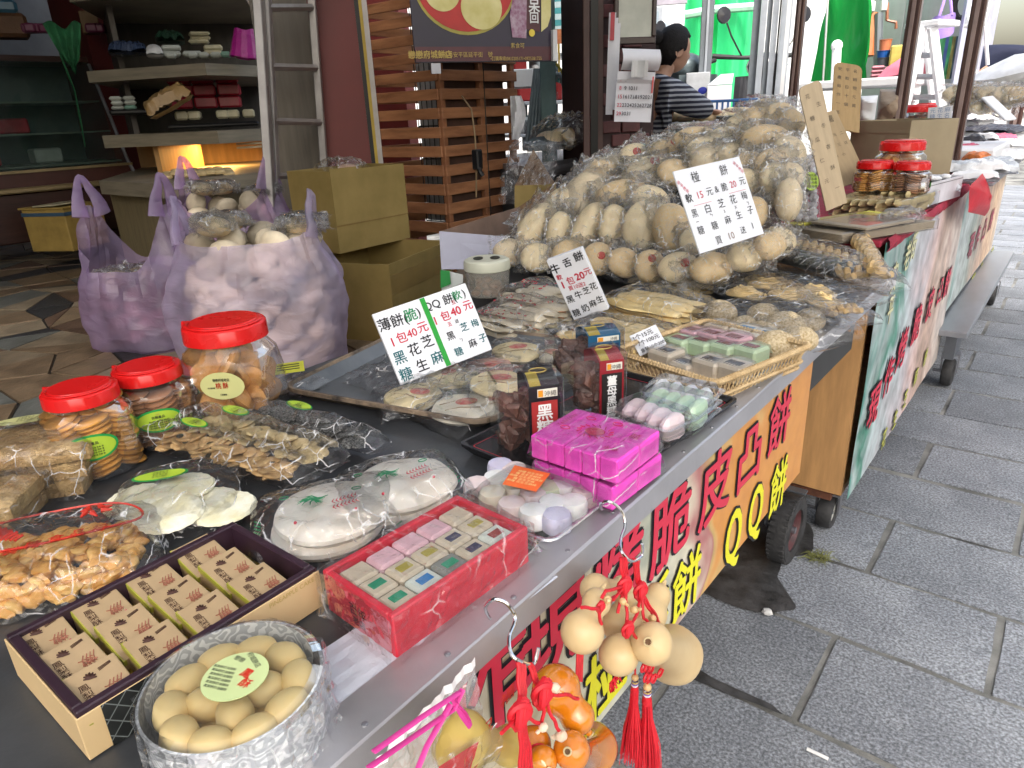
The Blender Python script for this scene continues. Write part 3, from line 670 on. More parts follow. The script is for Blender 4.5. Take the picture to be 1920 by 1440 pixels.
lt = thing('lit_biscuit_tray', 'tray of biscuits glowing yellow under the lamp of the shelf unit', 'tray', M2)
bx(0, 0, 0, w2, .35, .02, b=.005).part('tray', flat('black_plastic'), lt)
cb = MB(); cb.lathe([(0, 0), (.03, 0), (.034, .01), (.028, .018), (0, .02)], 10); cbm = cb.mesh('biscuit', mat('pale_biscuit', (.55, .42, .22), .6, var=.2), True)
for i in range(8):
    for j in range(6): inst('biscuit', cbm, lt, T(.03+i*(w2-.06)/7, .03+j*.055, .02+.015*rnd.random())@RX(rnd.uniform(-.4, .4)))
lp = thing('shelf_lamp', 'warm strip lamp fixed under the middle board of the shelf unit', 'lamp', T(*PD(400, 256, 5.3)))
bx(-.15, -.02, -.03, .15, .02, 0).part('lamp_body', mat('lamp_glow', (.8, .6, .3), .5, emit=(1, .62, .2), es=2.5), lp)
ld = bpy.data.lights.new('warm_lamp', 'AREA'); ld.size = .3; ld.size_y = .05; ld.shape = 'RECTANGLE'; ld.energy = 3.5; ld.color = (1, .55, .16)
lo = bpy.data.objects.new('warm_lamp', ld); COL.objects.link(lo); lo.parent = lp; lo.location = (0, 0, -.04)
M2, w2, h2 = pfr(443, 492, 267, 279, 4.7)
mp_ = thing('menu_rail', 'short cream slatted rail inside the lit bay', 'rail', M2)
for k in range(2): bx(0, 0, k*h2*.55, w2, .01, k*h2*.55+h2*.3).part('slat', flat('cream_slat', (.6, .55, .38)), mp_)

# step ladder folded against the unit
ALU = mat('aluminium', (.30, .28, .27), .45, metal=.6, var=.12, vs=9)
A = PD(479, 0, 3.5); ladt = thing('folded_ladder', 'grey aluminium step ladder leaning beside the red board', 'ladder', T(0, 0, 0))
p0 = [PD(482, -40, 3.45), PD(510, 400, 3.35)]; p1 = [PD(497, -40, 3.5), PD(520, 420, 3.42)]; p2 = [PD(582, -40, 3.75), PD(616, 420, 3.8)]
def beam(mb, a, b, w, d):
    a = V(a); b = V(b); z = (b-a).normalized(); x = _r0 - z*(_r0@z); x.normalize(); y = z.cross(x)
    M = Matrix(((x.x, y.x, z.x, a.x), (x.y, y.y, z.y, a.y), (x.z, y.z, z.z, a.z), (0, 0, 0, 1))); mb.box(-w/2, -d/2, 0, w/2, d/2, (b-a).length, M, b=.003)
for q in (p0, p1, p2): mb = MB(); beam(mb, q[0], q[1], .035, .05 if q is not p2 else .03); mb.part('rail', ALU, ladt)
for t in (.11, .34, .56, .79, .95):
    a = V(p1[0]).lerp(p1[1], t); b = V(p2[0]).lerp(p2[1], t-.005); mb = MB(); mb.tube([a, b], .017, 6); mb.part('rung', ALU, ladt)
mb = MB(); beam(mb, PD(491, 150, 3.4), PD(500, 285, 3.37), .02, .01); beam(mb, PD(499, 160, 3.4), PD(506, 290, 3.37), .015, .01); mb.part('brace', mat('rusty_brace', (.07, .03, .025), .6), ladt)
# dim boards seen through the ladder
M2, w2, h2 = pfr(490, 625, -30, 330, 4.1); t = thing('wood_partition', 'dark wood grain partition seen through the ladder', 'partition', M2)
bx(0, 0, -.6, w2, .03, h2).part('board', mat('dim_grain', (.085, .07, .052), .45, var=.25, vs=4, stretch=(7, 7, .5)), t)
# red board with yellow edge strip
M2, w2, h2 = pfr(592, 678, -30, 300, 3.85); t = thing('red_board', 'tall dull red board with narrow yellow edge beside the slatted tower', 'board', M2)
bx(0, 0, -.7, w2, .02, h2).part('board', mat('dull_red', (.095, .009, .007), .5, var=.12, vs=2), t)
bx(w2, -.005, -.7, w2+.02, .02, h2).part('edge_strip', flat('black_plastic'), t); bx(w2+.02, -.008, -.7, w2+.035, .02, h2).part('edge_strip', mat('mustard', (.32, .22, .02), .5), t); bx(w2+.035, -.005, -.7, w2+.06, .02, h2).part('edge_strip', ALU, t)
# slatted wooden tower
SLAT = mat('slat_wood', (.20, .08, .035), .55, var=.3, vs=3, bump=.25, bs=30, stretch=(1.2, 1.2, 9), detail=6, col2=(.42, .19, .085))
SLATR = mat('slat_wood_end', (.22, .09, .04), .6, var=.3)
cor = PD(836, 300, 3.55); A_ = PD(702, 250, 3.9)
# left face runs along -x, right face along +y
lx = Py(700, 300, cor.y).x - cor.x; ry = Px(972, 300, cor.x).y - cor.y
tw = thing('slatted_tower', 'four sided tower of horizontal brown wooden slats behind the poster', 'rack', T(cor.x, cor.y, FZ))
slp = []
for yy in (10, 48, 85, 121, 161, 196, 233, 269, 305, 337, 370, 407): slp.append(yy-20)
for k in range(-1, 13):
    yc = 34+k*36.0 if k < 12 else 34+k*36
    z1 = zof(cor.x, cor.y, yc-12)-FZ; z0 = zof(cor.x, cor.y, yc+9)-FZ
    for nm, b_ in (('left', (lx, -.012, z0, -.014, .0, z1)), ('right', (-.012, 0, z0, .0, ry, z1)), ('back', (lx, ry, z0, 0, ry+.012, z1)), ('far', (lx-.012, 0, z0, lx, ry, z1))):
        mb = bx(min(b_[0], b_[3]), b_[1], b_[2], max(b_[0], b_[3]), b_[4], b_[5], b=.002)
        for i, v in enumerate(mb.v): mb.v[i] = v+V((.001*noise.noise(v*9+V((k, 0, 0))), .001*noise.noise(v*9+V((0, k, 0))), .003*noise.noise(V((v.x*4, v.y*4, k*3.)))))
        mb.part('slat', SLAT, tw)
zt_ = 3.0-FZ
for x_, y_ in ((-.034, .001), (lx+.001, .001), (-.034, ry-.034), (lx+.001, ry-.034), (-.034, ry*.5)):
    bx(x_, y_, 0, x_+.03, y_+.03, zt_, b=.002).part('post', SLATR, tw)
# grey wire grid and stock inside tower
mb = MB()
for i in range(14): mb.tube([(lx*.92*(i/13), ry*.55, .2), (lx*.92*(i/13), ry*.55, 2.2)], .0035, 4)
for i in range(12): mb.tube([(0, ry*.55, .2+i*.17), (lx*.92, ry*.55, .2+i*.17)], .0035, 4)
mb.part('wire_grid', flat('black_plastic'), tw, kind='stuff'); bx(-.045, ry*.1, .2, -.04, ry*.9, 1.2).part('inner_panel', mat('brown_backing', (.06, .03, .02), .6, var=.4, vs=5), tw)
bx(lx*.95, ry*.60, .2, -.04, ry*.62, 2.2).part('inner_panel', mat('grid_backing', (.20, .205, .21), .5, var=.3, vs=10), tw)
mb = MB(); a = PD(868, 185, 3.52); pts = [PD(868+4*sin(k), 185+k*14, 3.5) for k in range(10)]
pts = [PD(866, 180, 3.55), PD(884, 205, 3.45), PD(890, 250, 3.42), PD(893, 290, 3.42), PD(893, 370, 3.42)]
cd = MB(); cd.tube(pts, .004, 6); cdo = tag(cd.part('cord', mat('tan_cord', (.25, .17, .09), .6)), 'thin tan cord with a black switch hanging down the slats', 'cord')
bx(-.02, -.02, 0, .02, .02, .09, b=.006).part('switch', flat('black_plastic'), cdo, M=T(*PD(896, 318, 3.4)))
mb = MB(); mb.tube([PD(896, 310, 3.4), PD(900, 322, 3.38), PD(905, 330, 3.38)], .012, 8); mb.part('plug', flat('black_plastic'), cdo)

# poster board: yellow pastries on red plate
P4 = [PD(767, -60, 3.05), PD(1033, -55, 3.25)]
M2, w2, h2 = pfr(767, 1033, -160, 118, 3.05, 3.3)
po = thing('shop_poster', 'dark poster of yellow round pastries on a red plate above the slatted tower', 'poster', M2)
bx(0, 0, 0, w2, .008, h2, b=.001).part('board', mat('poster_navy', (.018, .012, .03), .35, var=.2, vs=3), po)
bx(.002, -.003, 0.004, w2-.002, -.001, h2*.115).part('band', mat('poster_maroon', (.07, .012, .02), .35), po)
def pxl(px, py):      # photo point -> poster local x,z
    A = M2.inverted(); d = ray(px, py); o_ = A@EYE; dd = A.to_3x3()@d; t = -o_.y/dd.y; q = o_+dd*t; return q.x, q.z
def disc(cx, cz, rx, rz, y0, m, nm, y1=None, n=36, dome=0):
    mb = MB(); vs = [(cx, y0-dome, cz)]; K = 5 if dome else 1
    for k in range(1, K+1):
        f = k/K; vs += [(cx+rx*f*cos(2*pi*i/n), y0-dome*sqrt(max(0, 1-f*f)), cz+rz*f*sin(2*pi*i/n)) for i in range(n)]
    fs = [(0, 1+(i+1) % n, 1+i) for i in range(n)]
    for k in range(K-1): fs += [(1+k*n+i, 1+k*n+(i+1) % n, 1+(k+1)*n+(i+1) % n, 1+(k+1)*n+i) for i in range(n)]
    mb.add(vs, fs); return mb.part(nm, m, po, True)
cx_, cz_ = pxl(872, -30); ex = abs(pxl(965, -30)[0]-cx_); ez = abs(pxl(872, 66)[1]-cz_)
disc(cx_, cz_, ex, ez, -.002, mat('plate_gold', (.35, .30, .05), .4), 'plate'); disc(cx_, cz_+.004, ex*.965, ez*.955, -.0035, mat('plate_red', (.42, .015, .012), .4), 'plate')
YB = mat('print_bun', (.55, .48, .16), .4, var=.25, vs=8, col2=(.72, .66, .32))
a1 = pxl(902, 15); disc(a1[0], a1[1], abs(pxl(940, 15)[0]-a1[0]), abs(pxl(902, 56)[1]-a1[1]), -.006, YB, 'printed_pastry')
a1 = pxl(828, -18); disc(a1[0], a1[1], abs(pxl(862, -18)[0]-a1[0]), abs(pxl(828, 22)[1]-a1[1]), -.0055, YB, 'printed_pastry')
a1 = pxl(1035, 10)
mb = MB(); q = [pxl(*p) for p in ((1014, -60), (1032, -60), (1032, 30), (1026, 50), (1014, 60))]; mb.add([(x, -.004, z) for x, z in q], [tuple(range(5))]); mb.part('printed_pastry', YB, po)
bt_ = mat('print_packet', (.22, .06, .14), .4, var=.5, vs=40, col2=(.45, .35, .42))
mb = MB(); q = [pxl(*p) for p in ((965, -30), (990, -30), (986, 72), (960, 70), (955, 30))]; mb.add([(x, -.004, z) for x, z in q], [tuple(range(5))]); mb.part('printed_packet', bt_, po)
mb = MB(); q = [pxl(*p) for p in ((988, -60), (1013, -60), (1011, 60), (986, 55))]; mb.add([(x, -.0045, z) for x, z in q], [tuple(range(4))]); mb.part('printed_band', mat('poster_maroon'), po)
def ptext(ch, px, py, s, m, sx=1, off=.0):
    x, z = pxl(px, py); mb = MB(); mb.text(ch, s, Matrix(((1, 0, 0, x), (0, 0, -1, -.008), (0, 1, 0, z-.35*s), (0, 0, 0, 1))), off=off, sx=sx); return mb.part('lettering', m, po)
GOLD = flat('gold_ink', (.45, .33, .10)); WHI = flat('white_ink', (.75, .75, .75))
ptext('呆', 1000, 12, .055, WHI, off=.02); ptext('回', 1000, 34, .045, WHI, off=.02)
ptext('素食可', 969, 86, .022, GOLD)
ptext('戀戀府城餅店', 806, 103, .031, GOLD, off=.02)
ptext('•台南市安平區延平街　號', 870, 103, .022, GOLD); ptext('•訂購專線(06)2205171•0925381755', 967, 110, .019, GOLD, sx=.85)
q = pxl(996, 62); disc(q[0], q[1], .014, .014, -.007, mat('star_yellow', (.65, .5, .05), .4), 'printed_star')
mb = MB(); mb.box(-.01, -.02, 0, .01, -.001, .12); mb.box(-.012, -.022, .0, .012, -.0205, .03); mb.part('hook', flat('white_plastic', (.6, .6, .6)), po, M=T(w2+.005, 0, .0))
mb = MB(); mb.box(-.02, -.012, -.04, .02, -.001, -.002); mb.part('clip', STEEL, po, M=T(*[pxl(815, 118)[0], 0, pxl(815, 118)[1]]))

# ------------------------------------------------------------------ cardboard boxes
CARD = mat('cardboard', (.20, .14, .038), .75, var=.12, vs=6, bump=.15, bs=60, col2=(.27, .19, .06))
CARDI = mat('cardboard_inside', (.16, .09, .04), .8)
def open_box(t, w, d, h, m=CARD, mi=None, th=.006, flaps=()):
    mi = mi or m
    for (a, nm) in (((0, 0, 0, w, th, h), 'side_panel'), ((0, d-th, 0, w, d, h), 'side_panel'), ((0, th, 0, th, d-th, h), 'side_panel'), ((w-th, th, 0, w, d-th, h), 'side_panel'), ((th, th, 0, w-th, d-th, th), 'bottom_panel')):
        bx(*a).part(nm, m, t)
def boxpx(base, rightpx, leftpx, top_py, z):
    """near vertical edge at base px (on height z); right and left far lower corners"""
    A = Pz(*base, z); B = Pz(*rightpx, z); C_ = Pz(*leftpx, z); return A, (B-A), (C_-A)
# lower box standing on the shop floor
A = PD(838, 590, 2.62); z0 = FZ
def carton(name, label, px_near, D, px_r, Dr, px_l, Dl, pyt, z0, z1=None, open_=True, m=CARD, mi=CARDI):
    A = PD(px_near, 400, D); B = PD(px_r, 400, Dr); C_ = PD(px_l, 400, Dl)
    if z1 is None: z1 = zof(A.x, A.y, pyt)
    w = sqrt((B-A).x**2+(B-A).y**2); d = sqrt((C_-A).x**2+(C_-A).y**2)
    # local x towards right corner, y towards left corner (kept square)
    M = T(A.x, A.y, z0)@RZ(atan2((B-A).y, (B-A).x)); t = thing(name, label, 'box', M)
    open_box(t, w, d, z1-z0, m, mi); return t, w, d, z1-z0
t, w, d, h = carton('cardboard_box', 'large open brown cardboard box on the shop floor, lowest of the stack', 718, 2.42, 840, 2.85, 655, 2.80, 497, FZ)
bx(-.0005, -.0015, h*.62, w, -.0005, h*.86).part('tape', mat('brown_tape', (.22, .15, .05), .3), t)
zlow = FZ+h
t, w, d, h = carton('cardboard_box', 'open brown cardboard box on top of the large one, a film packet poking out', 628, 2.72, 765, 2.98, 580, 2.95, 322, zlow-.0, None)
mb = MB(); mb.box(-.12, -.0025, h*.34, -.002, -.001, h*1.02); 
bx(.0, -.003, h*.35, w*.0+.13, -.001, h*1.03).part('flap', CARD, t, M=T(-.001, 0, 0)@RZ(0.0))
bx(0, -.0018, h*.33, w, -.0006, h*.345).part('crease', mat('crease', (.18, .11, .03), .8), t)
bx(.01, .01, h*.6, w-.01, d-.01, h*.61).part('inner_flap', CARD, t)
zmid = zlow
c = PD(640, 310, 2.98)
mb = MB(); pouch(mb, .09, .07, .04, seed=9, crumple=.008); tag(mb.part('film_packet', CLEAR2, M=T(c.x, c.y, zof(c.x, c.y, 318))@RZ(.4)), 'crumpled clear packet lying in the upper cardboard box', 'packet')
c = PD(652, 312, 3.0); mb = MB(); mb.ball(.04, T(c.x, c.y, zof(c.x, c.y, 318))@S(1.3, 1, .6)); tag(mb.part('bun', mat('pinkbun', (.42, .26, .18), .6), smooth=True), 'small brown bun inside the film packet in the upper box', 'bun')
# far small carton at the display counter
M2, w2, h2 = pfr(50, 128, 392, 472, 5.0, 4.8)
t = thing('small_carton', 'small worn carton with a tabby drawing and blue tape by the display counter', 'box', M2)
t['label'] = 'small worn yellow carton with blue tape under the display counter'
OCH = mat('ochre_card', (.30, .20, .05), .7, var=.15)
bx(0, 0, 0, w2, .3, h2*.98, b=.004).part('body', OCH, t); bx(-.004, -.004, h2*.82, w2+.004, .305, h2*.9).part('tape', mat('blue_tape', (.04, .08, .13), .4), t)
bx(-.01, -.01, h2*.98, w2+.01, .31, h2*1.02).part('flap', OCH, t); bx(w2*.4, -.02, h2*1.02, w2*.95, .2, h2*1.05).part('flap', mat('cream_packet'), t, M=RY(-.04))
# light grey sided box and cardboard flap beside the bread
ZB = ZT+.0
A = PD(828, 470, 2.05)
t = thing('pale_box', 'open shallow box with pale lilac side and brown inside, left of the bread pile', 'box', T(0, 0, 0))
LIL = mat('lilac_card', (.36, .36, .45), .6, var=.05)
def quad(mb, pts, th=.004):
    a, b, c_ = [V(p) for p in pts[:3]]; n = (b-a).cross(c_-a).normalized()*th; P = [V(p) for p in pts]
    k = len(P); mb.add(P+[p+n for p in P], [tuple(range(k))[::-1], tuple(range(k, 2*k))]+[(i, (i+1) % k, k+(i+1) % k, k+i) for i in range(k)]); return mb
quad(MB(), [PD(828, 505, 1.98), PD(952, 505, 1.95), PD(952, 444, 1.98), PD(824, 434, 2.0)]).part('side_panel', LIL, t)
quad(MB(), [PD(952, 505, 1.96), PD(1040, 470, 2.5), PD(1030, 380, 2.5), PD(952, 444, 1.985)]).part('side_panel', CARDI, t)
quad(MB(), [PD(824, 434, 2.0), PD(830, 500, 2.0), PD(980, 440, 2.5), PD(972, 388, 2.5)]).part('side_panel', mat('pinkish_card', (.22, .14, .10), .8), t)
quad(MB(), [PD(972, 388, 2.5), PD(980, 440, 2.5), PD(1040, 440, 2.55), PD(1038, 345, 2.6)]).part('side_panel', CARDI, t)
t = thing('cardboard_box', 'cardboard box with clear film spilling out, between slatted tower and bread', 'box', T(0, 0, 0))
quad(MB(), [PD(965, 400, 2.75), PD(1050, 400, 2.75), PD(1042, 345, 2.75), PD(965, 348, 2.75)]).part('side_panel', CARD, t)
quad(MB(), [PD(965, 348, 2.76), PD(1000, 280, 3.2), PD(1042, 345, 2.76), PD(1042, 400, 2.76)]).part('inner_flap', CARDI, t)
mb = MB(); pouch(mb, .11, .13, .04, seed=19, crumple=.02); o = mb.part('film', CLEAR2, t); o.matrix_local = T(*PD(995, 325, 2.85))@RZ(.2)@RX(1.0)
t = thing('green_trimmed_box', 'white packing box with green print at the back corner of the tray', 'box', T(0, 0, 0))
quad(MB(), [PD(828, 545, 1.9), PD(868, 530, 1.9), PD(868, 515, 1.9), PD(828, 505, 1.9)]).part('side_panel', flat('white_card', (.6, .62, .6)), t)
quad(MB(), [PD(826, 540, 1.89), PD(845, 532, 1.89), PD(843, 508, 1.89), PD(826, 506, 1.89)]).part('print', flat('leaf_green', (.03, .25, .06)), t)
# steel counter behind bread with its bags
t = thing('steel_counter', 'dark steel work counter behind the bread pile near the tiled pillar', 'counter', T(0, 0, 0))
A = PD(985, 310, 3.6); B = PD(1200, 300, 4.2); zc = zof(A.x, A.y, 312)
mb = MB(); q = [(A.x, A.y), (B.x, B.y), (B.x-.9, B.y+.5), (A.x-.9, A.y+.5)]; mb.prism(q, zc-.05, zc); mb.part('top', STEEL, t)
mb = MB(); q = [(A.x-.05, A.y+.05), (B.x-.05, B.y+.05), (B.x-.85, B.y+.45), (A.x-.85, A.y+.45)]; mb.prism(q, FZ-.4, zc-.051); mb.part('body', mat('dark_body', (.03, .035, .04), .5), t)
mb = MB(); a = PD(1005, 322, 3.55); b = PD(1100, 305, 3.8); mb.tube([a, b], .035, 12); mb.part('roller', STEEL, t)
quad(MB(), [PD(988, 285, 3.55), PD(1060, 280, 3.7), PD(1050, 262, 3.8), PD(1000, 268, 3.65)], .03).part('control_box', mat('grey_enamel', (.10, .13, .14), .35, metal=.4), t)
mb = MB(); q = [PD(1050, 262, 3.72), PD(1180, 262, 4.0), PD(1160, 250, 4.6), PD(1030, 250, 4.4)]; quad(mb, q, .02); mb.part('dark_tray', flat('black_plastic'), t)
quad(MB(), [PD(985, 276, 3.7), PD(1000, 278, 3.7), PD(1048, 236, 4.0), PD(1036, 232, 4.0)], .02).part('lever_arm', mat('grey_enamel'), t)
# ================================================================== people
def skin(verts, edges, radii, root=0, sub=2):
    me = bpy.data.meshes.new('s'); me.from_pydata(verts, edges, []); o = bpy.data.objects.new('s', me); COL.objects.link(o)
    md = o.modifiers.new('k', 'SKIN'); me.skin_vertices
    for i, r in enumerate(radii):
        me.skin_vertices[0].data[i].radius = (r, r) if not isinstance(r, tuple) else r
    me.skin_vertices[0].data[root].use_root = True
    sb = o.modifiers.new('u', 'SUBSURF'); sb.levels = sub; sb.render_levels = sub
    bpy.context.view_layer.update()
    m = bpy.data.meshes.new_from_object(o.evaluated_get(bpy.context.evaluated_depsgraph_get()))
    vs = [v.co.copy() for v in m.vertices]; fs = [tuple(p.vertices) for p in m.polygons]
    bpy.data.objects.remove(o); bpy.data.meshes.remove(me); bpy.data.meshes.remove(m); return vs, fs
SKIN = mat('skin', (.36, .20, .13), .5, var=.08, sss=.1)
HAIR = mat('black_hair', (.006, .005, .005), .65, spec=.2, var=.3, vs=60, bump=.6, bs=120)
def striped():
    m, nt, out = newmat('striped_jersey'); tc = _n(nt, 'TexCoord')
    w = _n(nt, 'TexWave', Vector=tc.outputs['Object'], Scale=13, Distortion=.6, _wave_type='BANDS', _bands_direction='Z'); w.inputs['Detail Scale'].default_value = 1.5
    cr = _n(nt, 'ValToRGB', Fac=w.outputs[0]); e = cr.color_ramp.elements; e[0].position = .55; e[0].color = (.012, .014, .03, 1); e[1].position = .62; e[1].color = (.30, .32, .36, 1)
    p = _n(nt, 'BsdfPrincipled', Base_Color=cr.outputs[0], Roughness=.85); nt.links.new(p.outputs[0], out.inputs[0]); return m
WD = 4.15
hc = PD(1260, 95, WD); gx_ = hc
# local frame: x = her facing direction (to the viewer's right and a little away), y = her left
wm = thing('person', 'woman in navy and white striped top, dark hair tied back, arranging bread', 'person', T(hc.x, hc.y, -.012)@RZ(atan2(_r0.y, _r0.x)+.25))
hz = hc.z+.012
iw = wm.matrix_world.inverted() if False else (T(hc.x, hc.y, -.012)@RZ(atan2(_r0.y, _r0.x)+.25)).inverted()
hand = iw@PD(1345, 213, WD+.15); elb = iw@PD(1296, 195, WD-.08); sh = iw@PD(1240, 150, WD-.12)
bv = [(-.10, 0, .93), (-.09, 0, 1.05), (-.085, 0, hz-.47), (-.10, 0, hz-.21), (-.07, 0, hz-.14), (-.03, 0, hz-.09), (.0, 0, hz-.03),
      (-.09, -.155, hz-.20), tuple(elb), tuple(hand-V((.04, 0, -.01))), (-.07, .155, hz-.20), (.12, .22, hz-.48), (.36, .16, hz-.56),
      (-.10, -.10, .90), (-.08, -.10, .48), (-.12, -.10, .09), (-.02, -.11, .03), (-.10, .10, .90), (-.08, .10, .48), (-.12, .10, .09), (-.02, .11, .03)]
be = [(0, 1), (1, 2), (2, 3), (3, 4), (4, 5), (5, 6), (3, 7), (7, 8), (8, 9), (3, 10), (10, 11), (11, 12), (0, 13), (13, 14), (14, 15), (15, 16), (0, 17), (17, 18), (18, 19), (19, 20)]
br = [(.12, .13), (.10, .11), (.10, .12), (.09, .11), (.05, .055), .045, .05, .05, .042, .026, .05, .042, .027, .085, .055, .035, .03, .085, .055, .035, .03]
mb = MB(); vs, fs = skin(bv, be, br); mb.add(vs, fs)
# head with a face, turned to what she looks at
def headf(p):
    x, y, z = p
    if x > .3 and abs(y) < .5 and -.6 < z < .5: x += .0
    n = max(0, 1-abs(y)/.16)*max(0, 1-abs(z+.05)/.28) if x > 0 else 0       # nose
    x += .20*n
    if x > 0 and z > .05 and z < .25: x -= .05*max(0, 1-abs(abs(y)-.35)/.2)  # eye sockets
    if z < -.3: x += .10*(1 if p[0] > 0 else 0); y *= .80
    return V((x, y, z))
hm = T(0.01, 0, hz)@RY(.30)
n0 = len(mb.v); mb.ball(1, None, 24, 18)
for i in range(n0, len(mb.v)):
    q = headf(mb.v[i]); mb.v[i] = hm@V((q.x*.088, q.y*.070, q.z*.108))
mb.lathe([(0, -.006), (.018, -.003), (.022, .003), (.014, .004), (0, .001)], 14, hm@T(-.005, -.076, -.005)@RX(pi/2)@S(1, 1.6, 1))
mb.lathe([(0, -.006), (.018, -.003), (.022, .003), (.014, .004), (0, .001)], 14, hm@T(-.005, .076, -.005)@RX(-pi/2)@S(1, 1.6, 1))
# hands with five curled fingers each
def hand_at(mb, c, d, s=1):
    d = V(d).normalized(); side = d.cross(V((0, 0, 1))).normalized(); up = side.cross(d)
    mb.ball(1, frame(c, d, side)@S(.045*s, .038*s, .018*s), 10, 8)
    for k in range(4):
        o = (k-1.5)*.017*s; L = (.062, .072, .068, .052)[k]*s; a = V(c)+d*.036*s+side*o
        mb.tube([a, a+d*L*.4-up*.004, a+d*L*.75-up*.02, a+d*L*.9-up*.042], [.0085*s, .008*s, .0075*s, .006*s], 7)
    a = V(c)-side*.03*s+d*.0; mb.tube([a, a+d*.025-side*.018-up*.008, a+d*.05-side*.018-up*.028], [.01*s, .009*s, .007*s], 7)
hd = (hand-elb).normalized(); hand_at(mb, hand, hd+V((0, 0, -.2))); hand_at(mb, V((.38, .15, hz-.58)), (1, -.2, -.4))
body = mb.part('body', SKIN, wm, True)
mb = MB()
hv = [(i*0, 0, 0) for i in range(0)]
n0 = 0; mb.ball(1, None, 28, 18)
for i, q in enumerate(mb.v):
    r = 1.12 + .03*noise.noise(q*4)
    if q.x > .45 and q.z < .55: r = .80           # leave the face free
    if q.x > .1 and q.z < -.05: r = .8
    if q.z < -.55: r *= .9
    mb.v[i] = hm@V((q.x*.090*r-.010, q.y*.074*r, q.z*.110*r+.006))
mb.ball(.040, hm@T(-.115, 0, .02)@S(1, 1.1, 1.2), 12, 8)
mb.tube([hm@V((-.10, 0, .0)), hm@V((-.13, 0, -.06)), hm@V((-.12, 0, -.14))], [.035, .034, .012], 9)
mb.part('hair', HAIR, wm, True)
mb = MB(); sv = [(-.10, 0, .90), (-.09, 0, 1.05), (-.085, 0, hz-.47), (-.10, 0, hz-.20), (-.07, 0, hz-.135), (-.09, -.155, hz-.20), tuple(elb), tuple(hand-hd*.09), (-.07, .155, hz-.20), (.12, .22, hz-.48), (.33, .17, hz-.55)]
vs, fs = skin(sv, [(0, 1), (1, 2), (2, 3), (3, 4), (3, 5), (5, 6), (6, 7), (3, 8), (8, 9), (9, 10)], [(.17, .19), (.16, .18), (.16, .19), (.15, .18), (.085, .09), .095, .072, .052, .095, .07, .05])
mb.add(vs, fs); mb.part('jersey', striped(), wm, True)
mb = MB(); vs, fs = skin([(-.10, 0, .98), (-.10, 0, .9), (-.10, -.10, .86), (-.08, -.10, .48), (-.12, -.10, .07), (-.10, .10, .86), (-.08, .10, .48), (-.12, .10, .07)], [(0, 1), (1, 2), (2, 3), (3, 4), (1, 5), (5, 6), (6, 7)], [(.13, .15), (.14, .17), .105, .075, .055, .105, .075, .055])
mb.add(vs, fs); mb.part('trousers', flat('dark_trousers', (.02, .02, .03), .8), wm, True)

# ================================================================== middle distance
# tiled pillar with notices
PILT = mat('pillar_tile', (.085, .022, .022), .5, var=.25, vs=12, bump=.3)
D0 = 3.45
A = PD(1130, 200, D0); B = PD(1228, 200, D0+.12); dv = (B-A); dv.z = 0; pw = dv.length
pm = T(A.x, A.y, 0)@RZ(atan2(dv.y, dv.x))
pil = bx(0, .01, -.01, pw, .5, 3.3).part('pillar', mat('pillar_grout', (.03, .012, .012), .7), M=pm); tag(pil, 'dark red tiled pillar carrying the framed notice and the calendar', 'pillar')
tl = bx(0, 0, 0, .092, .012, .052, b=.003).mesh('tile', PILT)
r_ = 0; z = .5
while z < 2.0:
    n = int(pw/.1)
    for i in range(-1, n+1):
        x = i*.1+(.05 if r_ % 2 else 0)
        if x >= -.01 and x+.09 <= pw+.02: inst('tile', tl, pil, T(x, -.002, z))
    z += .06; r_ += 1
t = thing('door_jamb', 'dark brown wooden jamb left of the tiled pillar', 'jamb', T(0, 0, 0)); 
M2, w2, h2 = pfr(1093, 1131, -30, 300, 3.4); tag(bx(0, 0, -.5, w2*.35, .1, h2, b=.004).part('brown_post', mat('brown_frame', (.06, .025, .02), .5), M=M2), 'slim dark brown post standing left of the tiled pillar', 'post')
bx(w2*.35+.003, .02, -.5, w2*.75, .1, h2).part('panel', flat('black_plastic'), t); t.matrix_world = M2
bx(w2*.75, .03, -.5, w2, .1, h2).part('frame', mat('brown_frame'), t)
# framed certificate
M2, w2, h2 = pfr(1152, 1232, -40, 84, 3.3, 3.36)
fr = thing('framed_notice', 'framed pale certificate hanging at the top of the pillar', 'picture frame', M2)
WF = mat('frame_wood', (.035, .02, .018), .35)
for b_ in ((0, 0, 0, w2, .02, .028), (0, 0, h2-.028, w2, .02, h2), (0, 0, .0281, .02, .02, h2-.0281), (w2-.02, 0, .0281, w2, .02, h2-.0281)): bx(*b_, b=.004).part('frame', WF, fr)
bx(.02, .008, .028, w2-.02, .015, h2-.028).part('certificate', mat('old_paper', (.42, .43, .37), .5, var=.08), fr)
mb = MB(); mb.text('登記證', .025, Matrix(((1, 0, 0, w2/2), (0, 0, -1, .006), (0, 1, 0, .27), (0, 0, 0, 1))))
mb.text('臺南市政府', .014, Matrix(((1, 0, 0, w2/2), (0, 0, -1, .006), (0, 1, 0, .2), (0, 0, 0, 1)))); mb.part('lettering', flat('grey_ink', (.2, .2, .18)), fr)
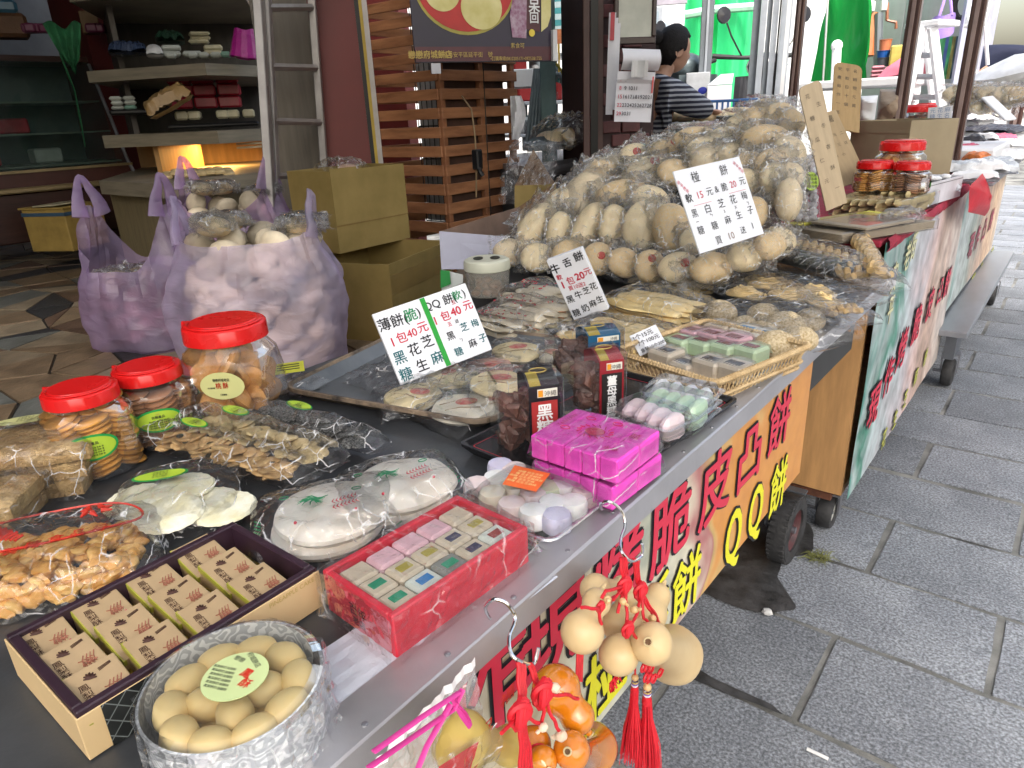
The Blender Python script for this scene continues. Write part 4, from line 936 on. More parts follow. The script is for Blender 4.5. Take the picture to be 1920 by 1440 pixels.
# calendar with its numbers
M2, w2, h2 = pfr(1152, 1222, 88, 228, 3.22, 3.26)
cal = thing('wall_calendar', 'torn page calendar with red and black dates under the framed notice', 'calendar', M2@RY(.06))
PAP = mat('paper_white', (.62, .62, .66), .7, var=.05)
mb = MB(); mb.grid(8, 14, lambda u, v: V((w2*u, .006*sin(u*3)*sin(v*5)-.01*(v > .8), h2*.68*v))); mb.part('page', PAP, cal)
mb = MB(); mb.grid(8, 10, lambda u, v: V((w2*(.08+1.0*u), -.03*sin(v*pi)-.006, h2*(.70+.28*v)))); mb.part('rolled_page', PAP, cal, True)
mb = MB(); mb.grid(6, 6, lambda u, v: V((w2*(.3+.42*u), -.045+.01*sin(u*5), h2*(.60+.22*v)))); mb.part('note', mat('note_paper', (.5, .5, .5), .6), cal)
mk = MB(); mr_ = MB()
rows_ = ['1 2', '8 9 10 11', '15 16 17 18 19 20 21', '22 23 24 25 26 27 28', '29 30 31']
for i, rr in enumerate(rows_):
    for j, dgt in enumerate(rr.split()):
        F = Matrix(((1, 0, 0, w2*(.1+.135*j)), (0, 0, -1, -.0085), (0, 1, 0, h2*(.55-.115*i)), (0, 0, 0, 1)))
        (mr_ if j == 0 else mk).text(dgt, .021, F, off=.01)
mk.part('lettering', INK, cal); mr_.part('lettering', RED_INK, cal)
bx(w2*.93, -.012, h2*.4, w2*.97, -.008, h2*.62).part('red_band', flat('coral', (.6, .12, .12)), cal)
M2, w2, h2 = pfr(1136, 1158, 20, 215, 3.3, 3.3)
t = thing('paper_notices', 'narrow layered paper notices with red corner at the pillar edge', 'notice', M2@RY(.03))
for k in range(3): bx(w2*.2*k, -.002-.003*k, h2*.0+.02*k, w2*(.6+.2*k), -.001-.003*k, h2*(.98-.05*k)).part('sheet', PAP, t)
bx(w2*.15, -.013, h2*.72, w2*.5, -.0115, h2*.98).part('red_sheet', REDP, t)
# teal post, hoses and shelving seen through the gap
TEAL = mat('teal_paint', (.07, .14, .15), .5, var=.15)
M2, w2, h2 = pfr(1012, 1042, -30, 265, 3.9); tag(bx(0, 0, -.3, w2, .08, h2, b=.004).part('teal_post', TEAL, M=M2), 'teal painted square post between slatted tower and pillar', 'post')
t = thing('coiled_hoses', 'grey and yellow hoses looped beside the teal post', 'hose', T(0, 0, 0))
for k, (m, r) in enumerate(((flat('grey_hose', (.22, .26, .28)), .012), (flat('grey_hose'), .012), (mat('yellow_hose', (.5, .4, .05), .5), .007), (mat('teal_hose', (.05, .22, .2), .5), .010), (flat('black_plastic'), .014))):
    mb = MB()
    if k == 2: pts = [PD(1040+q*6.2, 118+(q*1.6)**2*.82+q*3, 3.95) for q in range(9)]
    else: pts = [PD(1046+k*4+18*sin(a)*(.8+.1*k), 195-62*cos(a)*(.9+.07*k)+k*4, 4.05+.05*k) for a in [x*.35 for x in range(-2, 10)]]
    mb.tube(pts, r, 7); mb.part('hose', m, t, True)
t = thing('stacked_tubes', 'bundle of grey steel tubes leaning against the teal post', 'tubes', T(0, 0, 0))
for k in range(5): mb = MB(); mb.tube([PD(988+k*7, 270, 3.95), PD(1004+k*4, 130, 4.1)], .012, 8); mb.part('tube', mat('grey_enamel'), t)
# back shelves with clutter, striped curtain and orange sign
M2, w2, h2 = pfr(1040, 1096, -20, 82, 5.2)
t = thing('striped_awning', 'blue and white striped sheet hanging far behind the teal post', 'awning', M2)
n = 9
for k in range(n): bx(0, 0, h2*k/n, w2, .01+.004*(k % 2), h2*(k+1)/n-.001).part('stripe', mat('awn_teal', (.03, .20, .22), .6) if k % 2 else mat('awn_pale', (.32, .42, .44), .6), t)
M2, w2, h2 = pfr(1040, 1092, 55, 82, 5.05); t = thing('orange_signboard', 'faded orange signboard below the striped sheet', 'sign', M2); bx(0, 0, 0, w2, .02, h2).part('board', mat('faded_orange', (.38, .13, .05), .6, var=.3, vs=20), t)
bx(w2*.1, .0, -.22, w2*.18, .02, 0).part('leg', mat('mustard'), t); bx(w2*.6, .0, -.22, w2*.68, .02, 0).part('leg', mat('mustard'), t)
M2, w2, h2 = pfr(960, 1098, 95, 290, 4.9, 5.2)
rk = thing('steel_rack', 'cluttered steel rack with pale trays behind the hoses', 'rack', M2)
for z_ in (.98, .80, .52, .2): bx(0, 0, h2*z_-.02, w2, .4, h2*z_, b=.003).part('shelf', mat('rack_steel', (.40, .43, .46), .4, metal=.4), rk)
for x_ in (0, w2*.5, w2-.03): bx(x_, .36, 0, x_+.03, .4, h2).part('post', mat('grey_enamel'), rk)
cl = [flat('white_plastic'), flat('steelblue', (.15, .2, .24)), flat('black_plastic'), mat('grey_enamel'), flat('redplastic', (.35, .03, .03)), mat('pale_bin', (.45, .5, .52), .4)]
for k in range(26):
    z_ = rnd.choice((.98, .80, .52, .2)); x_ = rnd.uniform(0, w2-.1); s_ = rnd.uniform(.05, .14)
    bx(x_, .03, h2*z_, x_+s_*1.2, .03+s_, h2*z_+s_*.9, b=.01).part(rnd.choice(('tub', 'tin', 'bin')), rnd.choice(cl), rk)
M2, w2, h2 = pfr(962, 1000, 130, 165, 4.6); tag(bx(0, 0, 0, w2, .2, h2, b=.005).part('pale_bin', flat('pale_plastic', (.55, .58, .6)), M=M2), 'pale plastic bin just right of the slatted tower', 'bin')
mb = MB(); mm = pfr(958, 985, 180, 262, 3.35)
mb.grid(8, 12, lambda u, v: V((mm[1]*(u*(.75+.3*sin(v*4))), .02*sin(u*9+v*4), mm[2]*(1-v)))); tag(mb.part('white_bag', mat('white_bag', (.6, .6, .62), .5, bump=1, bs=20), M=mm[0], smooth=True), 'white plastic bag hanging on the corner of the slatted tower', 'bag')
# bags of bread on the dark counter
def simple_bun(name, label, px, py, D, r, m, group=None, el=(1.2, 1, .62)):
    c = PD(px, py, D); mb = MB(); mb.ball(r, RZ(rnd.uniform(0, 3))@S(*el), 16, 10); return tag(mb.part(name, m, M=T(*c), smooth=True), label, 'bun', group)
BUN = [mat('bun_pale', (.76, .61, .37), .5, var=.18, vs=14, col2=(.82, .68, .44), sss=.15), mat('bun_gold', (.74, .50, .22), .5, vs=12, col2=(.66, .54, .36), sss=.15), mat('bun_tan', (.66, .52, .33), .55, vs=12, col2=(.76, .64, .44), sss=.15)]
for k, (px, py) in enumerate(((1030, 262), (1058, 255), (1078, 268), (1102, 268))):
    simple_bun('bun', ('pale bun in film on the dark counter, %s of four' % ('first', 'second', 'third', 'last')[k]), px, py, 3.75+.05*k, .07, BUN[k % 3], 'buns on the dark counter')
mb = MB(); pouch(mb, .22, .12, .09, seed=31, crumple=.02); tag(mb.part('film_bag', CLEAR2, M=T(*(PD(1062, 258, 3.68)))@RZ(-.5)@RX(.3)), 'crumpled clear bag over the buns on the dark counter', 'bag')

# green tarpaulins, steel posts, bright yard behind
def tarp(name, col, em):
    m, nt, out = newmat(name); tc = _n(nt, 'TexCoord'); n1 = _n(nt, 'TexNoise', Vector=_n(nt, 'Mapping', Vector=tc.outputs['Object'], Scale=(3, 3, .8)).outputs[0], Scale=3, Detail=5)
    mx = _n(nt, 'MixRGB', Fac=n1.outputs[0], Color1=rgba([c*.7 for c in col]), Color2=rgba([min(1, c*1.25) for c in col]))
    d = _n(nt, 'BsdfDiffuse', Color=mx.outputs[0]); t = _n(nt, 'BsdfTranslucent', Color=mx.outputs[0]); gl = _n(nt, 'BsdfGlossy', Roughness=.35)
    bp = _n(nt, 'Bump', Height=n1.outputs[0], Strength=.5, Distance=.05)
    nt.links.new(bp.outputs[0], gl.inputs['Normal']); nt.links.new(bp.outputs[0], d.inputs['Normal'])
    a = _n(nt, 'MixShader', i0=em, i1=d.outputs[0], i2=t.outputs[0]); b = _n(nt, 'MixShader', i0=.06, i1=a.outputs[0], i2=gl.outputs[0]); nt.links.new(b.outputs[0], out.inputs[0]); return m
TG = tarp('bright_tarpaulin', (.06, .75, .28), .65); TD = tarp('green_curtain', (.01, .36, .06), .35)
def sheet(name, label, px0, px1, pt, pb, D, D1, m, wav=.05, cat='tarpaulin', nf=9):
    M2, w2, h2 = pfr(px0, px1, pt, pb, D, D1); mb = MB()
    mb.grid(40, 24, lambda u, v: V((w2*u, wav*sin(u*nf+v*1.5)+.5*wav*noise.noise(V((u*7, v*4, 1))), h2*v))); o = mb.part(name, m, M=M2, smooth=True); tag(o, label, cat); return o, w2, h2
sheet('green_tarpaulin', 'bright green tarpaulin stretched behind the woman, light through it', 1282, 1345, -80, 215, 7.0, 7.0, TG)
sheet('green_tarpaulin', 'bright green tarpaulin between the two grey steel posts above the scooter', 1337, 1425, -80, 215, 7.0, 7.1, TG)
o = MB(); o.tube([PD(1285, 28, 6.93), PD(1340, 18, 6.93), PD(1425, 12, 6.93)], .035, 8); tag(o.part('tarp_seam', mat('pale_green', (.45, .8, .6), .6), smooth=True), 'pale green rolled seam running across the bright tarpaulins', 'seam')
sheet('green_curtain', 'deep green curtain beyond the right hand brown post', 1532, 1632, -80, 155, 6.6, 6.0, TD, wav=.07, cat='curtain')
for k, px in enumerate((1543, 1618)):
    mb = MB(); mb.tube([PD(px, 155, 6.3), PD(px+14, -80, 6.2)], .008, 6); tag(mb.part('cord', flat('white_plastic')), 'white cord down the %s of the deep green curtain' % ('left edge', 'right edge')[k], 'cord')
STP = mat('grey_post', (.16, .18, .20), .45, metal=.3, var=.1)
STL = mat('light_post', (.36, .39, .43), .45, metal=.3, var=.08)
M2, w2, h2 = pfr(1312, 1336, -80, 250, 5.2); t = thing('steel_post', 'grey steel post between the two bright tarpaulins', 'post', M2); bx(0, 0, -1.2, w2, .1, h2, b=.005).part('shaft', STP, t); bx(w2*.45, -.012, -1.2, w2*.62, -.001, h2).part('rib', STL, t)
M2, w2, h2 = pfr(1408, 1482, -80, 225, 5.0)
t = thing('shutter_rails', 'wide folded grey shutter rails right of the scooter', 'shutter', M2)
for a, b, m, y_ in ((0, .2, STP, .04), (.2, .36, STL, .0), (.37, .5, STP, .03), (.5, .66, STL, .0), (.67, .72, flat('black_plastic'), .05), (.72, 1, STL, .02)): bx(w2*a, y_, -1.2, w2*b-.002, .12, h2).part('rail', m, t)
M2, w2, h2 = pfr(1472, 1484, -80, 200, 4.9); tag(bx(0, 0, -.9, w2*.6, .03, h2).part('white_strip', flat('white_plastic'), M=M2), 'narrow white strip between shutter rails and brown post', 'trim')
def bpost(label, px0, px1, pb, w, D):
    a = PD(px0, pb, D); x, y = a.x, a.y; mb = MB(); z0 = min(a.z, .906 if (y > 3.36 and -1 < x < -.3) else (.873 if 1.9 < y < 3.36 else -.01))
    t = thing('brown_post', label, 'post', T(x, y, z0)); L = 3.3-z0
    bx(-w/2, -w/2, 0, w/2, w/2, L, b=.006).part('shaft', BRONZE, t)
    bx(-w*.18, -w*.62, 0, w*.12, -w*.505, L, b=.001).part('highlight_strip', mat('rib_pale', (.30, .22, .20), .3, metal=.3), t)  # pale strip coloured in as the highlight down the shaft
    bx(w*.25, -w*.58, 0, w*.4, -w*.505, L, b=.001).part('groove', mat('brown_frame'), t); return t
bpost('brown metal post rising behind the tall cardboard slips', 1487, 1495, 175, .034, 3.3)
bpost('brown metal post beside the white step ladder', 1688, 1702, 205, .046, 3.45)
bpost('brown metal post standing among the goods right of the jars', 1792, 1820, 262, .05, 3.5)
bpost('brown metal post at the right picture edge beyond the goods', 1900, 1950, 250, .06, 5.5)
# cross piece binding on first post
# the added shade sheet over the stalls stands with the shop ceiling

# bright yard: added white house fronts stand in for the overexposed sky
WHW = mat('white_plaster', (.80, .80, .80), .7, var=.04)
def house(name, label, x0, y0, z1, x1, y1, m=WHW, wins=()):
    t = thing(name, label, 'building', T(x0, y0, -.01)); bx(0, 0, 0, x1-x0, y1-y0, z1).part('wall', m, t)
    bx(-.1, -.1, z1, x1-x0+.1, y1-y0+.1, z1+.12).part('roof', mat('roof_grey', (.3, .3, .3), .7), t)
    for (a, z_, w_, h_) in wins:
        f = bx(a, -.04, z_, a+w_, -.001, z_+h_).part('window', mat('window_frame', (.35, .37, .4), .4), t); bx(a+.05, -.05, z_+.05, a+w_-.05, -.041, z_+h_-.05).part('pane', flat('pane', (.3, .36, .4), .1), f)
    return t
house('house', 'added white house front standing in for bright sky beyond the green tarpaulins', -9.5, 9.0, 4.5, -4.2, 12.0, wins=((3.4, 1.5, .8, .9), (4.5, 1.6, .4, .8)))
house('house', 'added white house front standing in for bright sky behind the deep green curtain', -4.0, 9.3, 4.5, -1.6, 12.0, wins=())
house('house', 'added white house front closing the lane, standing in for bright sky beyond the goods', -1.3, 17.0, 5.5, 3.2, 20.0)
house('house', 'far side house row across the lane', 3.4, 4.0, 4.2, 6.4, 15.5, mat('row_plaster', (.5, .49, .47), .8, var=.1), ())
M2, w2, h2 = pfr(1230, 1290, -80, 10, 6.7); tag(bx(0, 0, 0, w2, .05, h2).part('grey_board', mat('lav_board', (.30, .28, .33), .6), M=M2), 'dull lavender board above the bright gap behind the woman', 'board')
M2, w2, h2 = pfr(1240, 1254, 42, 62, 6.6); tag(bx(0, 0, 0, w2, .03, h2).part('electric_box', flat('paleblue', (.35, .42, .5)), M=M2), 'small pale blue box on the bright wall by the woman', 'box')

# motor scooter seen front on
SC = PD(1392, 170, 5.9); sc = thing('motor_scooter', 'dark motor scooter parked in front of the bright tarpaulin', 'scooter', T(SC.x, SC.y, -.01)@RZ(-2.2))
DK = mat('scooter_dark', (.03, .03, .035), .25, coat=.5); 
def dwn(py): return zof(SC.x, SC.y, py)+.01
zt2 = dwn(112)
wheel('wheel', sc, (0, .62, .25), .25, .09, knob=False); wheel('wheel', sc, (0, -.62, .25), .25, .09, knob=False)
mb = MB(); mb.grid(12, 16, lambda u, v: V(((.19+.06*sin(v*3))*sin((u-.5)*2.4)*(1.1-.3*abs(v-.6)), .42-.30*v+.16*cos((u-.5)*2.4), .38+v*(zt2-.50)))); mb.part('front_shield', DK, sc, True)
mb = MB(); mb.ball(1, T(0, .28, zt2-.06)@S(.15, .12, .09)); mb.part('handlebar_cowl', DK, sc, True)
mb = MB(); mb.tube([(-.34, .12, zt2+.02), (-.16, .22, zt2), (.16, .22, zt2), (.34, .12, zt2+.02)], [.018, .014, .014, .018], 8); mb.part('handlebar', RUB, sc, True)
for sx in (-1, 1):
    mb = MB(); mb.tube([(sx*.16, .22, zt2), (sx*.26, .22, zt2+.14), (sx*.30, .22, zt2+.22)], .006, 6); mb.lathe([(0, 0), (.05, .004), (.055, .012), (0, .018)], 14, T(sx*.32, .22, zt2+.27)@RX(pi/2)); mb.part('mirror', DK, sc)
mb = MB(); mb.lathe([(0, 0), (.055, 0), (.06, .02), (0, .04)], 16, T(.02, .50, zt2-.30)@RX(-pi/2)); mb.part('headlight', flat('white_plastic'), sc)
mb = MB(); mb.box(-.16, -.62, .62, .16, .0, .76, b=.06); mb.part('seat', RUB, sc); mb = MB(); mb.box(-.15, -.75, .35, .15, -.02, .62, b=.08); mb.part('body_panel', DK, sc); mb = MB(); mb.box(-.17, -.05, .26, .17, .36, .34, b=.03); mb.part('footboard', DK, sc)
# second scooter handle bar peeking by the woman
SB = PD(1283, 128, 5.4); s2 = thing('motor_scooter', 'handlebar and grey cowl of another scooter right behind the woman', 'scooter', T(SB.x, SB.y, -.01)@RZ(-1.9))
z3 = zof(SB.x, SB.y, 125)
mb = MB(); mb.ball(1, T(0, 0, z3)@S(.16, .14, .10)); mb.part('handlebar_cowl', mat('grey_enamel'), s2, True)
mb = MB(); mb.tube([(-.3, .0, z3+.05), (0, .05, z3), (.3, .0, z3+.06)], .016, 8); mb.part('handlebar', RUB, s2); mb = MB(); mb.tube([(.2, 0, z3+.03), (.22, 0, z3+.2)], .006, 6); mb.lathe([(0, 0), (.05, .004), (0, .018)], 12, T(.23, .0, z3+.24)@RX(pi/2)); mb.part('mirror', DK, s2)
mb = MB(); mb.grid(8, 8, lambda u, v: V((.2*sin((u-.5)*2.4), .1+.1*cos((u-.5)*2.4), .4+v*(z3-.45)))); mb.part('front_shield', mat('grey_enamel'), s2, True)
wheel('wheel', s2, (0, .4, .25), .25, .09, knob=False); wheel('wheel', s2, (0, -.8, .25), .25, .09, knob=False); mb = MB(); mb.box(-.15, -.9, .45, .15, .1, .75, b=.07); mb.part('seat', RUB, s2)
# white cartons and blue crate
M2, w2, h2 = pfr(1286, 1330, 137, 192, 5.0); t = thing('white_carton', 'pale grey carton with a blue oval mark behind the woman', 'carton', M2)
bx(0, 0, -.3, w2, .25, h2, b=.003).part('body', mat('grey_carton', (.48, .5, .52), .6), t); mb = MB(); mb.lathe([(0, 0), (.022, 0), (0, .003)], 20, T(w2*.72, -.001, h2*.38)@RX(pi/2)@S(1.3, 1, 1)); mb.part('mark', flat('navy_ink', (.02, .03, .25)), t)
M2, w2, h2 = pfr(1326, 1372, 140, 192, 4.95); t = thing('white_carton', 'white carton with a slot hole, open lid leaning back', 'carton', M2)
bx(0, 0, -.3, w2, .25, h2*.6, b=.003).part('body', flat('bright_white', (.8, .8, .82)), t); quad(MB(), [(0, .0, h2*.61), (w2, .0, h2*.61), (w2*1.06, .1, h2), (.08, .1, h2*1.0)], .003).part('lid', mat('grey_carton'), t); bx(w2*.5, .04, h2*.72, w2*.54, .05, h2*.86).part('slot', INK, t, M=RY(.2))
M2, w2, h2 = pfr(1322, 1420, 188, 208, 4.55); t = thing('blue_crate', 'blue plastic crate holding a row of buns behind the pile', 'crate', M2)
BLC = mat('blue_plastic', (.015, .09, .28), .4)
bx(0, 0, h2*.75, w2, .02, h2, b=.003).part('rim', BLC, t); bx(0, .3, h2*.75, w2, .32, h2, b=.003).part('rim', BLC, t); bx(0, 0, -.12, w2, .32, -.10).part('base', BLC, t)
for k in range(10): bx(w2*k/9.5, 0, -.10, w2*k/9.5+.012, .015, h2*.75).part('bar', BLC, t)
for k, (px, py) in enumerate(((1262, 212), (1285, 214), (1372, 210), (1392, 210), (1355, 216), (1410, 214), (1325, 218))):
    simple_bun('bun', 'bare cooling bun by the crate, %s counted from the woman' % ('first', 'second', 'fourth', 'fifth', 'third from the crate side', 'last', 'one under her wrist')[k], px, py+4, 4.32, .06, BUN[(k+1) % 3], 'buns on the cooling tray')
M2, w2, h2 = pfr(1245, 1425, 222, 232, 4.0); tt = thing('cooling_table', 'table with black cooling tray in front of the woman', 'table', M2)
bx(0, 0, -.03, w2, .55, .0, b=.004).part('tabletop', STEEL, tt); bx(w2*.55, -.02, .0, w2*.8, .3, .025, b=.004).part('black_tray', flat('black_plastic'), tt)
for a in (.02, w2-.06):
    for b in (.02, .49): bx(a, b, -.95, a+.04, b+.04, -.03).part('leg', mat('grey_enamel'), tt)

# ------------------------------------------------------------------ right hand yard
YW = mat('yard_wall', (.42, .45, .46), .7, var=.06)
M2, w2, h2 = pfr(1630, 1690, -80, 200, 6.6, 6.4); yw = tag(bx(0, 0, -1.3, w2, .1, h2).part('yard_wall', YW, M=M2), 'pale grey wall carrying meter boxes and copper pipe', 'wall')
M2, w2, h2 = pfr(1690, 1805, -80, 220, 6.4, 5.9); tag(bx(0, 0, -1.3, w2, .1, h2).part('yard_wall', YW, M=M2), 'pale grey wall behind the purple bag', 'wall')
for k, (px, py, l) in enumerate(((1634, 14, 'left'), (1657, 12, 'right'))):
    M2, w2, h2 = pfr(px-6, px+7, py-12, py+10, 6.2); tag(bx(0, 0, 0, w2, .06, h2, b=.01).part('meter_box', flat('white_plastic'), M=M2), '%s hand white meter box on the grey wall' % l, 'meter')
mb = MB(); mb.tube([PD(1664, 5, 6.3), PD(1663, 38, 6.3), PD(1680, 42, 6.3), PD(1680, 54, 6.3)], .012, 6); tag(mb.part('copper_pipe', mat('copper', (.35, .14, .08), .4)), 'thin copper pipe bending down from the meter box', 'pipe')
mb = MB(); mb.tube([PD(1637, 25, 6.25), PD(1629, 105, 6.2)], .035, 8); tag(mb.part('orange_pipe', mat('orange_pipe', (.45, .15, .05), .5)), 'orange drain pipe beside the deep green curtain', 'pipe')
mb = MB(); mb.tube([PD(1648, 25, 6.22), PD(1645, 130, 6.2)], .03, 8); tag(mb.part('grey_pipe', STP), 'grey drain pipe right of the orange one', 'pipe')
def bucket(label, px, pt, pb, wpx, D, col, nm='bucket'):
    a = PD(px, pb, D); z1 = zof(a.x, a.y, pt); r = wpx/2*(a-EYE)@_f/FPX; h = z1-a.z; mb = MB()
    mb.lathe([(0, 0), (r*.8, 0), (r*.97, h*.94), (r*1.04, h*.95), (r*1.04, h), (r*.94, h), (r*.78, h*.05), (0, h*.05)], 22); return tag(mb.part(nm, mat('%s_%d' % (nm, int(px+pt)), col, .4), M=T(*a), smooth=True), label, 'bucket')
bucket('grey bucket at the bottom of the bucket stack', 1655, 108, 125, 26, 5.9, (.09, .1, .11)); bucket('blue bucket in the middle of the stack by the pipes', 1655, 95, 110, 24, 5.9, (.01, .08, .3)); bucket('orange bucket on top of the stack by the pipes', 1658, 74, 98, 22, 5.9, (.5, .17, .08))
def cloth_heap(name, label, cat, pts, D, m, th=.15, seed=1):
    """soft heap whose outline follows the points"""
    P = [PD(px, py, D) for px, py in pts]; c = sum(P, V((0, 0, 0)))/len(P); n = len(P); mb = MB(); ring = []
    for i in range(n):
        for t in range(4): ring.append(P[i].lerp(P[(i+1) % n], t/4))
    fw = V((_f.x, _f.y, 0)).normalized()
    def g(u, v):
        k = int(round(u*len(ring))) % len(ring); q = ring[k]; r = sin(v*pi/2) if v < 1 else 1; s = cos(v*pi/2)
        p = c.lerp(q, r) - fw*th*s
        return p + V((1, 1, 1))*.035*noise.noise(p*6+V((seed, 0, 0)))*(1 if v < 1 else .3)
    mb.grid(len(ring), 8, g, cu=True); 
    n0 = len(mb.v); k = len(ring)
    return tag(mb.part(name, m, smooth=True), label, cat)
cloth_heap('pink_cloth', 'pink plastic sheet heaped behind the brown post', 'cloth', [(1640, 150), (1660, 128), (1690, 108), (1720, 100), (1760, 105), (1788, 112), (1770, 150), (1700, 156)], 5.3, mat('pink_sheet', (.65, .16, .22), .5, bump=1, bs=8))
M2, w2, h2 = pfr(1632, 1658, 123, 153, 5.5); tg = thing('folded_pink_bags', 'folded pink bags stacked below the buckets', 'bags', M2)
for k in range(4): bx(0, 0, h2*k/4, w2, .2, h2*(k+.92)/4, b=.012).part('bag', mat('dusty_pink', (.42, .17, .2), .6), tg)
M2, w2, h2 = pfr(1668, 1700, 85, 125, 5.8); tag(bx(0, 0, 0, w2, .2, h2, b=.01).part('yellow_carton', mat('yellowish', (.45, .36, .08), .6, var=.3, vs=9), M=M2), 'mustard yellow carton leaning behind the left brown post', 'carton')
# white step ladder
LW = mat('ladder_white', (.85, .86, .88), .4)
lt = thing('white_step_ladder', 'white open step ladder standing beside the purple bag', 'ladder', T(0, 0, 0))
top = (1736, 52)
for a, b, D in (((1728, 52), (1697, 200), 4.6), ((1734, 52), (1712, 200), 4.9), ((1748, 52), (1766, 200), 4.6), ((1738, 52), (1752, 200), 4.9)):
    mb = MB(); beam(mb, PD(*a, D), PD(*b, D), .045, .03); mb.part('rail', LW, lt)
mb = MB(); mb.box(-.09, -.06, 0, .09, .16, .03, T(*PD(1738, 52, 4.65))@RZ(-.3), b=.005); mb.part('top_cap', LW, lt)
for f in (.35, .62, .88):
    mb = MB(); a = PD(1728+(1697-1728)*f, 52+148*f, 4.6); b = PD(1734+(1712-1734)*f, 52+148*f, 4.9); beam(mb, a, b, .03, .05); mb.part('brace', LW, lt)
    mb = MB(); a = PD(1729+(1712-1734)*f, 52+148*f, 4.75); b = PD(1748+(1766-1748)*f, 52+148*f, 4.6); mb.tube([a, b], .016, 6); mb.part('step', mat('step_grey', (.4, .4, .42), .5), lt)
# bags hanging
PU = mat('purple_cloth', (.30, .20, .55), .5, var=.15, bump=.5, bs=12)
M2, w2, h2 = pfr(1744, 1790, 32, 72, 5.0); hb_ = thing('purple_bag', 'purple shopping bag hanging by its handles on the wall', 'bag', M2)
mb = MB(); mb.grid(16, 10, lambda u, v: V((w2*(.5+.5*cos(u*2*pi)*(1-.08*v)), .07*sin(u*2*pi), h2*v+.03*sin(u*2*pi+1)*(1-v)+.02*noise.noise(V((u*5, v*5, 0))))), cu=True); mb.part('bag_body', PU, hb_, True)
mb = MB(); mb.tube([(w2*.3, -.05, h2*.95), (w2*.42, 0, h2*1.9), (w2*.52, 0, h2*2.0), (w2*.62, 0, h2*1.85), (w2*.8, -.05, h2*.95)], .008, 6); mb.part('handle', PU, hb_)
M2, w2, h2 = pfr(1755, 1805, 72, 150, 5.2); sb_ = thing('striped_bag', 'large green, blue and yellow striped woven bag under the purple one', 'bag', M2)
SC_ = [(.06, .35, .12), (.05, .3, .1), (.05, .10, .28), (.05, .3, .12), (.35, .33, .10), (.12, .2, .22), (.3, .25, .15), (.05, .10, .25)]
for k in range(8): 
    mb = MB(); mb.grid(3, 10, lambda u, v: V((w2*(k+u)/8, -.08*sin((k+u)/8*pi)+.02*noise.noise(V((k+u, v*4, 2))), h2*v))); mb.part('stripe', mat('stripe_%d' % k, SC_[k], .5), sb_, True)
M2, w2, h2 = pfr(1712, 1726, 8, 60, 6.1); tag(bx(0, 0, 0, w2, .05, h2, b=.02).part('red_cushion', mat('dusk_red', (.3, .08, .1), .6), M=M2), 'narrow dull red roll hanging beside the steel pipe', 'roll')
mb = MB(); mb.tube([PD(1716, 0, 5.8), PD(1705, 60, 5.8), PD(1690, 200, 5.8)], .02, 8); tag(mb.part('steel_pipe', mat('pale_bin')), 'pale bluish steel pipe beside the left brown post', 'pipe')
mb = MB(); mb.tube([PD(1800-20*cos(a)*.6, 14+22*sin(a), 5.75) for a in [x*.3 for x in range(-4, 8)]], .022, 7); tag(mb.part('black_hose', flat('black_plastic'), smooth=True), 'loop of black hose hung on the wall above the striped bag', 'hose')
mb = MB(); mb.tube([PD(1566, 152, 5.2), PD(1569, 88, 5.2)], .028, 8); mb.ball(.035, T(*PD(1569, 86, 5.2))); tag(mb.part('white_bottle_post', flat('bright_white')), 'short white pipe standing before the deep green curtain', 'pipe')
M2, w2, h2 = pfr(1490, 1700, 155, 172, 4.8, 4.6); tag(bx(0, 0, 0, w2, .5, h2, b=.01).part('white_bench', mat('white_plaster'), M=M2), 'long white bench top below the deep green curtain', 'bench')
# corrugated panel
M2, w2, h2 = pfr(1808, 1868, -80, 150, 5.0, 6.6); mb = MB(); mb.grid(60, 2, lambda u, v: V((w2*u, .02*sin(u*60), h2*v-.6*(v == 0)))); tag(mb.part('corrugated_sheet', mat('corrugated', (.40, .41, .50), .5, var=.08), M=M2, smooth=True), 'pale lavender corrugated sheet wall right of the brown post', 'wall')
for k, (a, b) in enumerate((((1844, 12), (1852, 122)), ((1822, 112), (1829, 138)))):
    mb = MB(); mb.tube([PD(*a, 4.9), PD(*b, 4.9)], .010, 6); tag(mb.part('white_tube', flat('bright_white')), ('long thin white tube against the lavender sheet', 'short thin white tube at the foot of the lavender sheet')[k], 'tube')
mb = MB(); pouch(mb, .05, .06, .02, seed=6); tag(mb.part('white_rag', flat('bright_white'), M=T(*PD(1832, 28, 4.8))@RX(1.3)), 'small white rag pinned near the top of the lavender sheet', 'rag')
# white mound of cloth and flour sacks on the far stall, with buns before it
cloth_heap('white_sacks', 'bright white cloth mound on the far goods table', 'cloth', [(1812, 150), (1840, 132), (1870, 118), (1900, 104), (1960, 95), (1990, 170), (1900, 175), (1815, 172)], 4.2, mat('white_sheet', (.85, .85, .86), .7, bump=.5, bs=8), th=.25)
